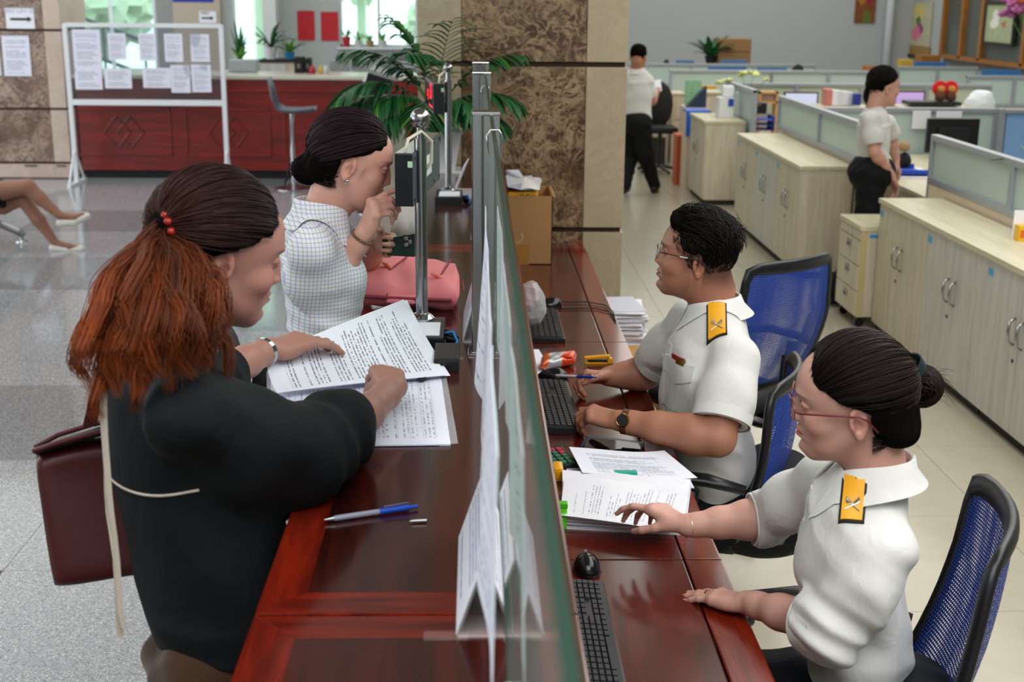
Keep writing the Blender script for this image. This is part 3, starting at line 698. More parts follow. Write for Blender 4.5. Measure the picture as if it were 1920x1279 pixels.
# ---------------------------------------------------------------- office: partitions
def partition(x0, y0, x1, y1, ztop, zg, lab, n=2, glass='frost', posts=True, base='cream', z0=.02, group='glass topped partitions', endpost=(1, 1)):
    A = Vector((x0, y0, 0)); B = Vector((x1, y1, 0)); L = (B-A).length; d = (B-A)/L; nn = Vector((-d.y, d.x, 0))
    t = thing('office_partition', lab, 'partition', (A+B)/2, 0, group)
    Mt = basis(A, d, nn, (0, 0, 1)); fw = .038
    mk('base_panel', bx((0, -.02, z0), (L, .02, zg), 0, Mt), M[base], t)
    mk('top_rail', bx((-.01, -.026, ztop-fw), (L+.01, .026, ztop), .008, Mt), M['alu'], t)
    mk('sill_rail', bx((0, -.024, zg), (L, .024, zg+fw), .004, Mt), M['alu'], t)
    for k in range(n+1):
        s = L*k/n; low = 0 if (k == 0 and endpost[0]) or (k == n and endpost[1]) else zg
        mk('post', bx((max(s-fw/2, -.01), -.025, low), (min(s+fw/2, L+.01), .025, ztop-.004), .004, Mt), M['alu'], t)
        if k < n: mk('glass_panel', bx((s+fw/2, -.005, zg+fw), (L*(k+1)/n-fw/2, .005, ztop-fw), 0, Mt), M[glass], t)
    return t
partition(2.745, 7.70, 2.745, 4.1, 1.12, .83, 'frosted glass partition rising behind the near row of cabinets', 3)
partition(2.64, 11.25, 2.64, 8.55, 1.085, .80, 'frosted glass partition behind the middle row of cabinets', 2)
partition(2.56, 13.25, 2.56, 11.94, 1.085, .62, 'frosted glass partition behind the white dispenser', 1)
def run(a, b, z, zg, lab, n=2, **k):
    P, Q = onz(*a, z), onz(*b, z); return partition(P.x, P.y, Q.x, Q.y, z, zg, lab, n, **k)
Ya = 16.2
P, Q = ony(1257, 131, Ya), ony(1446, 133, Ya)
partition(P.x, Ya, Q.x, Ya, 1.03, .70, 'partition with cream base behind the triangular file rack', 1)
P, Q = ony(1180, 118, 19.2), ony(1528, 121, 19.2)
partition(P.x, 19.2, Q.x, 19.2, P.z, .62, 'farthest partition along the back wall, below the cardboard box', 3)
P, Q = ony(1372, 155, 13.25), ony(1858, 160, 13.25)
partition(P.x, 13.25, Q.x, 13.25, P.z, .72, 'long partition crossing behind the standing woman, at her head', 4, glass='frosty')
P = ony(1446, 136, 16.2); Q = ony(1660, 138, 16.2)
partition(P.x, 16.2, Q.x, 16.2, 1.03, .70, 'partition right of the yellow flowers with plain glass', 2)
P, Q = ony(1548, 201, 10.2), ony(1868, 203, 10.2)
partition(P.x, 10.2, Q.x, 10.2, P.z, .50, 'grey green glass partition behind the black monitor', 1)
P3r = ony(1868, 203, 10.2)
P, Q = ony(1684, 124, 17.2), ony(1832, 128, 17.2)
partition(P.x, 17.2, Q.x, 17.2, P.z, .66, 'partition below the flower scroll painting', 2)
P, Q = ony(1814, 141, 14.9), ony(1990, 148, 14.9)
partition(P.x, 14.9, Q.x, 14.9, P.z, .70, 'partition below the wooden lattice screen', 2)
# blue screen panel at right
t = thing('blue_partition', 'light blue fabric partition at the right edge behind the trailing plant', 'partition', (4.2, 9.6, 0))
a0, a1 = (P3r.x+.03, 10.15), (P3r.x+.16, 9.0)
mk('post', bx((P3r.x+.0, 10.12, 0), (P3r.x+.05, 10.19, P3r.z)), M['alu'], t)
mk('fabric_panel', bx((P3r.x+.06, 10.12, .4), (P3r.x+.9, 10.15, P3r.z-.03)), M['bluef'], t)
mk('top_rail', bx((P3r.x+.04, 10.10, P3r.z-.03), (P3r.x+.9, 10.17, P3r.z), .005), M['alu'], t)
# ---------------------------------------------------------------- office: desks and what stands on them
def desk(x0, y0, x1, y1, z, lab, legs=True):
    t = thing('office_desk', lab, 'desk', ((x0+x1)/2, (y0+y1)/2, 0), 0, 'office desks')
    mk('desktop', bx((x0, y0, z-.03), (x1, y1, z), .004), M['ashx'], t)
    for x in (x0+.03, x1-.05): mk('side_panel', bx((x, y0+.03, 0), (x+.02, y1-.03, z-.03)), M['ash'], t)
    return t
desk(2.78, 7.75, 3.6, 10.1, .72, 'pale desk behind the standing woman with papers on it')
desk(2.68, 10.45, 4.3, 11.3, .76, 'desk behind the middle partition')
desk(2.62, 11.45, 4.76, 13.2, .60, 'desk carrying black bag and blue trays')
desk(2.3, 15.3, 3.4, 16.0, .62, 'desk behind the triangular file rack')
def monitor(c, wdt, hgt, zb, face, lab, on=None, ry=0):
    """face -1: screen turned to the camera, +1: its back"""
    t = thing('monitor', lab, 'monitor', (c[0], c[1], zb), ry)
    z0 = c[2]-hgt-zb
    mk('housing', bx((-wdt/2, -.02, z0), (wdt/2, .02, z0+hgt), .006), M['black'], t, local=True)
    if on: mk('screen', bx((-wdt/2+.015, -.0225, z0+.02), (wdt/2-.015, -.0205, z0+hgt-.015)), on, t, local=True)
    else: mk('back_cover', bx((-wdt*.3, -.045, z0+hgt*.2), (wdt*.3, -.019, z0+hgt*.75), .01), M['blackm'], t, local=True)
    mk('neck', bx((-.03, .0, .01), (.03, .05, z0+.05)), M['black'], t, local=True)
    mk('foot', bx((-.11, -.06, 0), (.11, .12, .012), .004), M['black'], t, local=True)
scr1 = NT('screen_pink'); _c = scr1.coord('Object'); _s = scr1.n('ShaderNodeSeparateXYZ', i_0=_c)
scr1.set(Base_Color=(0, 0, 0, 1), Emission_Color=scr1.ramp(scr1.math('ADD', scr1.math('MULTIPLY', _s.outputs[2], 2.0), -.2), [(0, srgb('b9a8f0')), (1, srgb('f2c4f2'))]), Emission_Strength=.75)
scr2 = plain('screen_white', '000000', .3, noise=0, emit='dfe6ff', es=.8)
c0 = ony(1788, 222, 9.9); monitor((c0.x, 9.9, c0.z), .40, .26, .72, 1, 'black monitor seen from behind at right, before the papers on glass')
c0 = ony(1706, 170, 12.9); monitor((c0.x, 12.9, c0.z), .30, .20, .60, -1, 'lit pink monitor right of the smiling woman', scr1.m)
c0 = ony(1502, 172, 12.9); monitor((c0.x, 12.9, c0.z), .34, .22, .60, -1, 'lit white monitor over the middle partition', scr2)
def blockthing(name, a, b, c, d, Y, dep, mat, lab, cat, bev=.004, zb=None, parts=None, **k):
    P, Q = ony(a, b, Y), ony(c, d, Y); z0 = Q.z if zb is None else zb
    return mk(name, bx((P.x, Y, z0), (Q.x, Y+dep, P.z), bev), mat, label=lab, cat=cat, **k), P, Q
# shelf with the red twin toys, papers, bag
o, P, Q = blockthing('shelf_board', 1707, 191, 1803, 199, 12.0, .25, M['black'], 'black shelf board carrying the pair of red capped toys', 'shelf', zb=None)
for k, px in enumerate((1762, 1782)):
    c0 = ony(px, 190, 12.1); t = thing('plush_toy', ['small brown toy with round red hood, left of the pair', 'small brown toy with round red hood, right of the pair'][k], 'toy', (c0.x, 12.1, P.z), group='red hooded toys')
    bm = nb(); lathe(bm, [(0, 0), (.045, .01), (.05, .05), (.035, .085), (0, .095)], (c0.x, 12.1, P.z), 14); mk('body', bm, plain('toy_brown', '5a3420', .8), t, smooth=True)
    bm = nb(); lathe(bm, [(0, 0), (.03, .012), (.038, .035), (.028, .06), (0, .068)], (c0.x, 12.09, P.z+.075), 14); mk('head', bm, plain('toy_tan', 'b57a3c', .8), t, smooth=True)
    bm = nb(); lathe(bm, [(0, -.012), (.068, -.008), (.072, 0), (.068, .008), (0, .012)], seg=20, M=Matrix.Translation((c0.x, 12.13, P.z+.115)) @ Matrix.Rotation(PI/2, 4, 'X')); mk('hood', bm, plain('toy_red', 'd01220', .5), t, smooth='auto')
stk, P, Q = None, ony(1712, 207, 10.16), ony(1743, 242, 10.16)
for a, b, c, d, lab in ((1712, 207, 1743, 242, 'tall paper taped to the glass left of the black monitor'), (1756, 208, 1803, 221, 'wide paper taped to the glass above the black monitor')):
    stick('taped_paper', a, b, c, d, 10.16, M['paper'], lab)
# white crumpled bag
def crumple(parent, c, r, mat, name, seed=0, n=3, amp=.25, sq=(1, 1, 1), lab=None, cat=None):
    bm = nb(); bmesh.ops.create_icosphere(bm, subdivisions=n, radius=1); rnd = np.random.RandomState(seed); K = rnd.normal(size=(7, 3))*2.2; ph = rnd.uniform(0, 6, 7)
    for v in bm.verts:
        q = np.array(v.co); s = 1+amp*sum(abs(math.sin(q@K[i]+ph[i]))-.6 for i in range(7))/4
        v.co = Vector((c[0]+q[0]*r*s*sq[0], c[1]+q[1]*r*s*sq[1], c[2]+max(q[2]*r*s*sq[2], -r*sq[2]*.7)))
    return mk(name, bm, mat, parent, label=lab, cat=cat)
c0 = ony(1838, 184, 11.7); crumple(None, (c0.x, 11.7, 1.0), .13, plain('bag_white', 'd9dfe6', .3), 'plastic_bag', 4, lab='white crumpled plastic bag at right on the back desk', cat='bag', sq=(1, .7, .9))
for k, (px, col) in enumerate([(1556, 'c9796f'), (1566, 'e3e4ec'), (1576, 'd3d4de'), (1586, 'dcdfe8'), (1596, 'c3c9d4')]):
    blockthing('binder', px-4.5, 168+k*1.5, px+4, 198, 12.4, .2, plain('binder_%d' % k, col, .5), ['pink binder at the left end of the binder row', 'first white binder beside the pink one', 'grey white binder in the middle of the binder row', 'white binder, second from the right end', 'blue grey binder at the right end of the binder row'][k], 'binder', .002, group='binders behind the partition')
blockthing('pencil_box', 1603, 176, 1614, 198, 12.3, .08, plain('pencil_blue', '22308c', .5), 'dark blue pencil box right of the binders', 'box')
blockthing('picture_frame', 1617, 123, 1652, 137, 16.9, .02, plain('frame_wood', '9a6a34', .5), 'low wooden picture frame left of the standing woman\'s head', 'frame')
# things around the single cabinet
Yd = 12.5
def up(px, py, Y, z=None): q = ony(px, py, Y); return Vector((q.x, Y, q.z if z is None else z))
d0 = ony(1368, 222, 12.45)
t = thing('tissue_pack', 'white paper pack with blue label on the farthest cabinet', 'box', (d0.x, 12.45, zt))
L, R_ = ony(1349, 190, 12.4), ony(1381, 165, 12.4)
mk('box', bx((L.x, 12.4, zt), (L.x+.14, 12.6, zt+.19), .004), M['white'], t); mk('bag', bx((L.x+.04, 12.45, zt+.19), (L.x+.15, 12.55, zt+.30), .03), M['paper'], t)
mk('label', bx((L.x+.085, 12.394, zt+.11), (L.x+.135, 12.401, zt+.18)), M['blue'], t)
bt = thing('dispenser_bottle', 'clear bottle standing right of the white pack', 'bottle', (L.x+.18, 12.5, zt))
bm = nb(); lathe(bm, [(0, 0), (.03, 0), (.032, .1), (.028, .16), (.01, .19), (.01, .22), (0, .22)], (L.x+.185, 12.5, zt), 14); mk('bottle', bm, M['clearp'], bt, smooth='auto'); bm = nb(); lathe(bm, [(0, .22), (.012, .22), (.012, .24), (0, .24)], (L.x+.185, 12.5, zt), 10); mk('cap', bm, M['white'], bt)
# pedestals, folders, rack on the left side behind
for k, (a, b, c, Yq, m, lab) in enumerate([(1262, 178, 1284, 15.2, 'cream', 'cream side cupboard under the triangular file rack'), (1319, 176, 1354, 14.6, 'ash', 'low pale cupboard behind the blue folders')]):
    P, Q = ony(a, b, Yq), ony(c, b, Yq)
    t = thing('side_cupboard', lab, 'cupboard', ((P.x+Q.x)/2, Yq+.2, 0))
    mk('body', bx((P.x, Yq, 0), (Q.x, Yq+.4, P.z)), M[m], t); mk('top', bx((P.x-.01, Yq-.02, P.z), (Q.x+.01, Yq+.42, P.z+.02)), M['ashx'], t)
    mk('drawer_front', bx((P.x+.02, Yq-.012, P.z-.28), (Q.x-.02, Yq, P.z-.04), .002), M['ash'], t)
P, Q = ony(1284, 200, 13.9), ony(1322, 160, 13.9)
rk = thing('file_rack', 'dark triangular magazine file holding green patterned folder', 'file holder', ((P.x+Q.x)/2, 13.95, P.z))
prism_m = basis((0, 13.9, 0), (1, 0, 0), (0, 0, 1), (0, -1, 0)); bm = nb(); prism(bm, [(P.x, P.z), (Q.x, P.z), (Q.x, Q.z)], 0, -.12+.24, prism_m); mk('holder', bm, plain('navy', '2a3450', .5), rk)
mk('folder', bx((P.x+.01, 13.96, P.z), (Q.x-.03, 14.0, Q.z+.05)), plain('green_pattern', '8fbf95', .6, noise=.4, nscale=40), rk)
tb = mk('rack_stand', bx((P.x-.01, 13.75, 0), (Q.x+.02, 14.15, P.z)), M['cream'], label='cream stand under the dark magazine file', cat='stand')
blockthing('yellow_box', 1319, 161, 1343, 170, 15.6, .15, plain('box_yellow', 'c9a04a', .6), 'small yellow box on the partition ledge behind the file rack', 'box')
P, Q = ony(1286, 206, 13.2), ony(1330, 210, 13.2)
t = thing('blue_folder', 'bright blue folders hanging over the edge behind the farthest cabinet', 'folder', (P.x+.1, 13.3, P.z-.03))
mk('cover', bx((P.x, 13.1, P.z-.02), (Q.x, 13.4, P.z), .003), plain('folder_blue', '1f62d0', .4), t); mk('flap', bx((P.x-.01, 13.08, P.z-.25), (P.x+.05, 13.10, P.z), .003), plain('folder_blue_flap', '1f62d0', .4), t)
mk('folder_stand', bx((P.x-.0, 13.1, 0), (Q.x, 13.4, P.z-.022)), M['cream'], label='cream pedestal under the bright blue folders', cat='stand')
P, Q = onz(1266, 347, 0), ony(1286, 252, 13.9)
t = thing('red_bin', 'orange red box bin standing left of the farthest cabinet', 'bin', (P.x+.07, P.y+.1, 0))
rb = plain('bin_red', 'b04a20', .5); zb = ony(1266, 254, P.y).z
mk('body', bx((P.x, P.y, 0), (P.x+.13, P.y+.25, zb), .004), rb, t); mk('rim', bx((P.x-.006, P.y-.006, zb-.02), (P.x+.136, P.y+.256, zb+.004), .004), plain('bin_rim', 'c25a2c', .5), t)
mk('label', bx((P.x+.06, P.y-.003, zb-.14), (P.x+.12, P.y, zb-.08)), M['paper'], t)
# black bag, wooden stand, blue trays on desk behind the dispenser
zq = .60; P = ony(1412, 216, 12.4)
bg_ = thing('handbag', 'black handbag on the desk behind partition glass', 'bag', (P.x+.07, 12.4, zq+.12))
P, Q = ony(1412, 192, 12.2), ony(1438, 214, 12.2)
mk('body', bx((P.x, 12.2, Q.z), (Q.x, 12.3, P.z), .02), M['black'], bg_); mk('clasp', bx((P.x+.05, 12.196, P.z-.03), (P.x+.07, 12.2, P.z-.015)), plain('brass', 'b0903a', .3, 1), bg_)
P2_, Q2_ = ony(1410, 218, 12.1), ony(1452, 246, 12.1)
tr = thing('letter_tray', 'blue stacked letter trays under the black handbag', 'tray', ((P2_.x+Q2_.x)/2, 12.2, Q2_.z))
for k in range(3):
    z = Q2_.z+(P2_.z-Q2_.z)*k/3+.005
    bm = nb(); box(bm, (P2_.x, 12.1, z), (Q2_.x, 12.4, z+.006)); box(bm, (P2_.x, 12.1, z), (P2_.x+.008, 12.4, z+.04)); box(bm, (Q2_.x-.008, 12.1, z), (Q2_.x, 12.4, z+.04)); mk('tray', bm, plain('tray_blue', '1c3fae', .35), tr)
for x in (P2_.x+.01, Q2_.x-.02): mk('support', bx((x, 12.3, Q2_.z), (x+.01, 12.32, P2_.z)), M['black'], tr)
P, Q = ony(1424, 172, 12.7), ony(1457, 216, 12.7)
ws = thing('wooden_stand', 'small honey wood shelf stand with a floral picture above', 'shelf', ((P.x+Q.x)/2, 12.75, Q.z-.05))
for a, b in (((P.x, .60), (P.x+.02, P.z)), ((Q.x-.02, .60), (Q.x, P.z)), ((P.x, P.z-.02), (Q.x, P.z)), ((P.x, (P.z+Q.z)/2), (Q.x, (P.z+Q.z)/2+.02))): mk('board', bx((a[0], 12.7, a[1]), (b[0], 12.85, b[1])), plain('honey', 'c99a5c', .5), ws)
mk('picture', bx((P.x+.02, 12.75, (P.z+Q.z)/2+.02), (Q.x-.02, 12.76, P.z-.02)), plain('floral', 'b79a94', .6, noise=.5, nscale=25), ws)
# flowers
def flower(c, r, mat, lab, seed=0, n=7, stem=None):
    t = thing('flower', lab, 'flower', c); rnd = random.Random(seed)
    if stem is not None:
        bm = nb(); tube(bm, [stem, Vector(stem).lerp(Vector(c), .6)+Vector((.01, 0, .02)), c], .003, 5); mk('stem', bm, M['leafl'], t, smooth=True)
    for k in range(n):
        a = 2*PI*k/n; e = rnd.uniform(-.2, .9); d = Vector((math.cos(a)*math.cos(e), math.sin(a)*math.cos(e), math.sin(e)))
        bm = nb(); bmesh.ops.create_icosphere(bm, subdivisions=2, radius=1)
        Mx = Matrix.Translation(Vector(c)+d*r*.55) @ d.to_track_quat('Z', 'Y').to_matrix().to_4x4() @ Matrix.Diagonal((r*.42, r*.3, r*.6, 1))
        for v in bm.verts: v.co = Mx @ v.co
        mk('petal', bm, mat, t, smooth=True)
yf = plain('petal_yellow', 'd6dc8a', .6)
for k, (px, py) in enumerate([(1352, 156), (1368, 151), (1393, 141), (1414, 139), (1437, 149)]):
    c0 = up(px, py, 13.1); flower(c0, .055 if k in (0, 2, 3) else .035, yf, ['drooping pale yellow blossom, leftmost of the yellow flowers', 'small yellow bud right of the leftmost blossom', 'large pale yellow blossom over the partition corner', 'tall yellow blossom right of the large one', 'small rightmost yellow blossom on the rail'][k], k, stem=(ony(1396, 150, 13.1).x, 13.1, .84))
# vase holding them stands on the desk
bm = nb(); lathe(bm, [(0, 0), (.05, 0), (.06, .1), (.03, .22), (.04, .25), (0, .24)], (ony(1396, 150, 13.1).x, 13.1, .60), 16); mk('vase', bm, M['white'], smooth='auto', label='white vase with the pale yellow flowers, mostly hidden', cat='vase')
# high backed dark chair and cardboard box, plant, chairs over far partitions
def backchair(px, py, Y, wd, hh, col, lab, zb=.45):
    c0 = ony(px, py, Y); t = thing('office_chair', lab, 'chair', (c0.x, Y, 0), group='far office chairs')
    bm = nb(); bmesh.ops.create_uvsphere(bm, u_segments=16, v_segments=10, radius=1)
    for v in bm.verts: v.co = Vector((c0.x+v.co.x*wd/2*(1-.0*v.co.z), Y+v.co.y*.05+.03*v.co.x**2, c0.z-hh/2+v.co.z*hh/2))
    mk('backrest', bm, col, t, smooth=True)
    mk('seat', bx((c0.x-wd/2, Y-.45, zb-.07), (c0.x+wd/2, Y-.02, zb), .03), col, t)
    bm = nb(); tube(bm, [(c0.x, Y-.22, .06), (c0.x, Y-.22, zb-.06)], .025, 8); mk('column', bm, M['black'], t)
    for k in range(5):
        a = 2*PI*k/5; bm = nb(); tube(bm, [(c0.x, Y-.22, .09), (c0.x+.26*math.cos(a), Y-.22+.26*math.sin(a), .03)], .02, 6); mk('leg', bm, M['black'], t)
backchair(1236, 152, 14.6, .34, .52, M['blackm'], 'black high backed chair beside the walking man', .52)
backchair(1250, 111, 20.5, .16, .5, M['blackm'], 'chair back peeking over the far partition, left one', .5)
backchair(1497, 120, 18.0, .24, .5, M['blackm'], 'rounded chair back peeking over the partition below the back wall', .5)
t = thing('pedestal_drawers', 'pale drawer unit under the black high backed chair', 'drawer unit', (ony(1234, 240, 15.1).x, 15.3, 0))
P, Q = ony(1218, 224, 15.1), ony(1249, 258, 15.1); mk('body', bx((P.x-.1, 15.1, Q.z), (Q.x, 15.5, P.z+.1)), M['ash'], t); mk('drawer', bx((P.x, 15.088, Q.z+.02), (Q.x-.01, 15.1, P.z), .002), M['cream'], t); mk('plinth', bx((P.x-.08, 15.12, 0), (Q.x, 15.5, Q.z)), M['dark'], t)
P, Q = ony(1349, 73, 19.6), ony(1407, 120, 19.6)
cb = thing('cardboard_box', 'large brown cardboard box standing against the back office wall', 'box', ((P.x+Q.x)/2, 19.8, Q.z-.05))
mk('carton', bx((P.x, 19.6, Q.z-.02), (Q.x, 20.1, P.z), .004), plain('carton_far', '8e6d48', .8), cb); mk('flap_seam', bx((P.x+.01, 19.592, (P.z+Q.z)/2-.003), (Q.x-.01, 19.6, (P.z+Q.z)/2+.003)), plain('seam', '6f5436', .8), cb)
mk('filing_shelf', bx((P.x-.42, 19.5, 0), (Q.x+.2, 20.2, Q.z-.021)), M['alu'], label='grey shelf unit carrying the cardboard box and fern', cat='shelf')
zf = Q.z-.021; c0 = ony(1332, 116, 19.7)
p = thing('potted_plant', 'bushy green plant left of the cardboard box', 'plant', (c0.x, 19.7, zf)); pot(p, (c0.x, 19.7, zf), .06, .09, .12, M['black']); tuft(p, (c0.x, 19.7, zf+.1), 22, .42, .11, M['leaf'], 1.0, 1.0, seed=14)
for a, b, c, lab in ((1268, 113, 1302, 'blue partition top, left one along the back wall'), (1352, 112, 1400, 'blue partition top before the cardboard box')):
    blockthing('blue_screen', a, b, c, 121, 19.3, .03, plain('blue_screen', '4e79a6', .6), lab, 'partition', zb=.0)
for a, b, c, Yq, lab in ((1328, 125, 1400, 16.6, 'blue desk screen behind the yellow flowers, left one'), (1420, 127, 1475, 16.6, 'blue desk screen behind the yellow flowers, right one'), (1715, 116, 1775, 17.6, 'blue desk screen under the flower scroll'), (1842, 131, 1915, 15.4, 'blue desk screen under the lattice screen')):
    blockthing('blue_screen', a, b, c, b+8, Yq, .03, plain('blue_screen2', '2f6aa8', .6), lab, 'partition', zb=0)
# ---- pictures on the far walls
def flowers_mat(name, bgc, cols, scale=6):
    t = NT(name); v = t.coord('UV'); w1 = t.noise(v, 3, 3, .5, 0, 1)
    vv = t.n('ShaderNodeVectorMath', operation='ADD', i_0=v, i_1=t.n('ShaderNodeVectorMath', operation='SCALE', i_0=w1, i_Scale=.4).outputs[0]).outputs[0]
    c = t.mix(t.noise(vv, scale, 4), srgb(bgc[0]), srgb(bgc[1]))
    for k, (u0, v0, r, cc) in enumerate(cols):
        d = t.n('ShaderNodeVectorMath', operation='DISTANCE', i_0=vv, i_1=(u0+.2, v0+.2, .2)).outputs['Value']
        c = t.mix(t.math('LESS_THAN', d, r), c, srgb(cc))
    t.set(Base_Color=c, Roughness=.5); return t.m
o, P, Q = stick('wall_picture', 1608, -40, 1640, 43, 21.97, flowers_mat('pic_red', ('5a1414', '8a5a1a'), [(.3, .6, .2, 'a86a18'), (.7, .6, .2, '8c1a2a'), (.6, .1, .2, '5a6a1a')]), 'dark red and gold picture on the back wall, cut by the top edge', 'picture', .03)
Xr = 7.28
def sidepic(name, a, b, c, d, mat, lab, X=Xr, th=.02, frame=None, parent=None, cat='picture'):
    P, Q = onx(a, b, X), onx(c, d, X); z1 = max(P.z, Q.z)
    t = thing(name, lab, cat, (X, (P.y+Q.y)/2, Q.z)) if parent is None else parent
    bm = nb(); sheet(bm, (X, P.y, Q.z), (X, Q.y, Q.z), (X, Q.y, P.z), (X, P.y, P.z), 3, 3, th); mk('artwork', bm, mat, t)
    if frame:
        w_ = .04; bm = nb()
        for p, q in (((P.y+w_, Q.z-w_), (Q.y-w_, Q.z)), ((P.y+w_, P.z), (Q.y-w_, P.z+w_)), ((P.y+w_, Q.z), (P.y, P.z)), ((Q.y, Q.z), (Q.y-w_, P.z))): box(bm, (X-.02, p[0], p[1]), (X+.02, q[0], q[1]))
        mk('frame', bm, frame, t)
    return t, P, Q
t, P, Q = sidepic('scroll_painting', 1703, 4, 1741, 88, flowers_mat('pic_scroll', ('c8c4ae', 'a8aa8c'), [(.5, .8, .22, 'd2c478'), (.5, .55, .16, '4c7a2c'), (.6, .42, .15, '8a4a7a'), (.45, .28, .17, 'd87a98')]), 'hanging scroll painting of flowers with tan lower border', X=7.27)
mk('lower_border', bx((7.265, P.y+.08, Q.z-.16), (7.28, Q.y-.05, Q.z)), plain('scroll_tan', '9a7a44', .6), t)
bm = nb(); tube(bm, [(7.26, P.y+.2, Q.z-.17), (7.26, Q.y-.15, Q.z-.17)], .025, 8); mk('roller', bm, M['dark'], t)
sidepic('lattice_picture', 1852, 8, 1897, 82, flowers_mat('pic_lat', ('8e9c72', 'b9c2a4'), [(.3, .5, .16, 'dfe4dd'), (.35, .75, .14, 'd9e0da'), (.7, .5, .1, 'b0604a')]), 'framed landscape picture hanging on the wooden lattice', X=7.15, frame=M['dark'])
# pink blossoms in front of lattice
for k, (px, py) in enumerate([(1888, 28), (1900, 10), (1912, 22), (1918, 5), (1890, 2)]):
    c0 = onx(px, py, 6.6); flower(c0, .10, plain('petal_pink', 'b0609a', .6) if k != 3 else plain('petal_coral', 'c85a48', .6), ['pink blossom lowest in the top right corner', 'pink blossom in the top right corner', 'pink blossom near the right edge', 'coral blossom in the top right corner', 'small pink blossom at top, over the lattice picture'][k], 50+k, stem=(6.6, c0.y-.6, c0.z-.3))
blockthing('yellow_ledge', 1690, 112, 1712, 121, 17.3, .15, plain('ledge_yellow', 'b99a2e', .6), 'tall yellow box below the scroll painting', 'box', zb=0)
blockthing('brown_ledge', 1729, 104, 1764, 118, 18.0, .3, plain('ledge_brown', '8a5a1c', .5), 'brown wooden ledge left of the lattice screen', 'ledge', zb=0)
# toy and tray by the standing woman, yellow card on near worktop, trailing plant
zt2 = .72; P = ony(1703, 300, 9.0)
tr = thing('blue_tray', 'blue tray behind the glass right of the standing woman', 'tray', (P.x, 9.0, P.z-.02)); L, R_ = ony(1684, 302, 8.9), ony(1737, 302, 8.9)
bm = nb(); box(bm, (L.x, 8.8, .725), (R_.x, 9.15, .735)); box(bm, (L.x, 8.8, .725), (R_.x, 8.812, .765)); box(bm, (L.x, 9.138, .725), (R_.x, 9.15, .765)); mk('tray', bm, M['blue'], tr)
ty = thing('plush_toy', 'brown and black plush animal sitting by the standing woman\'s back', 'toy', (ony(1692, 290, 9.0).x, 9.0, .735)); cx = ony(1696, 290, 9.0).x
crumple(ty, (cx, 9.0, .80), .05, M['blackm'], 'body', 3, 2, .1, (1, 1, 1.3)); crumple(ty, (cx-.01, 8.99, .90), .042, plain('toy_fur', 'a98a62', .9), 'head', 5, 2, .1)
for k, (px, py, m) in enumerate([(1700, 318, 'paper'), (1712, 330, 'paper')]):
    c0 = onz(px, py, .722); bm = nb(); z = .7205+.0015*k; sheet(bm, (c0.x-.1, c0.y-.1, z+.001), (c0.x+.12, c0.y-.12, z+.001), (c0.x+.14, c0.y+.12, z+.001), (c0.x-.08, c0.y+.14, z+.001), 2, 2, .0008); mk('loose_sheet', bm, pp[k], label=['loose sheet on the desk behind the standing woman', 'second loose sheet nearer the partition'][k], cat='paper')
P = onz(1908, 452, zt); t = thing('tent_card', 'yellow and orange card box at the right end of the near worktop', 'card', (P.x+.05, P.y, zt))
mk('card', bx((P.x-.005, P.y-.02, zt), (P.x+.12, P.y+.04, zt+.075), .003), plain('card_yellow', 'e8b423', .5), t); mk('print', bx((P.x, P.y-.0225, zt+.02), (P.x+.11, P.y-.02, zt+.055)), plain('card_orange', 'd4661e', .5), t)
mk('paper', bx((P.x-.01, P.y+.045, zt), (P.x+.1, P.y+.05, zt+.14)), M['paper'], t)
P = onx(1870, 290, 2.8)
pl = thing('trailing_plant', 'variegated plant spilling over the partition at the right edge', 'plant', (2.95, 6.6, .72)); vg = plain('leaf_variegated', '3c6a2a', .35, noise=.5, nscale=14)
pot(pl, (2.95, 6.55, .735), .06, .09, .3, M['white'])
for k, (dx, dy, dz, L, dr) in enumerate([(-.4, .75, .35, .34, .6), (-.3, .6, 1.0, .26, .3), (-.1, -.3, 1, .25, .6), (-.5, .1, .5, .3, 1.0), (.3, -.2, .9, .25, .6), (-.15, .9, .8, .3, .5), (-.4, -.5, .6, .3, .9), (.1, .5, 1.0, .25, .5), (-.3, 1.0, .2, .3, .3)]):
    bm = nb(); blade(bm, (2.93, 6.58, 1.02), (dx, dy, dz), L, .05, dr, 7, .3, .3); mk('leaf', bm, vg, pl, smooth=True)
mk('plant_desk', bx((2.78, 4.2, .705), (3.5, 7.6, .735), .003), M['ashx'], label='pale desktop behind the near partition, under the trailing plant', cat='desk')
for y in (4.3, 7.5): mk('desk_side', bx((2.80, y, 0), (3.4, y+.03, .705)), M['ash'], bpy.data.objects['plant_desk'])
# cupboards that carry the things seen over the partitions
for a, b, mt, lab in (((3.28, 12.22, .60), (3.74, 12.66, .905), 'cream', 'low cream desk cupboard under the row of binders'), ((3.95, 11.48, .60), (4.72, 12.35, .93), 'cream', 'low cream desk cupboard under the black shelf board'),
        ((4.9, 16.85, 0), (5.35, 17.0, .955), 'ash', 'pale cupboard under the low picture frame'), ((2.70, 15.56, .62), (2.9, 15.78, .815), 'cream', 'small cream stand under the yellow box')):
    t = thing('side_cupboard', lab, 'cupboard', ((a[0]+b[0])/2, (a[1]+b[1])/2, a[2])); mk('body', bx(a, (b[0], b[1], b[2]-.02)), M[mt], t); mk('top', bx((a[0]-.01, a[1]-.01, b[2]-.02), (b[0]+.01, b[1]+.01, b[2])), M['ashx'], t); mk('door', bx((a[0]+.02, a[1]-.012, a[2]+.03), (b[0]-.02, a[1], b[2]-.03)), M['ashw'], t)
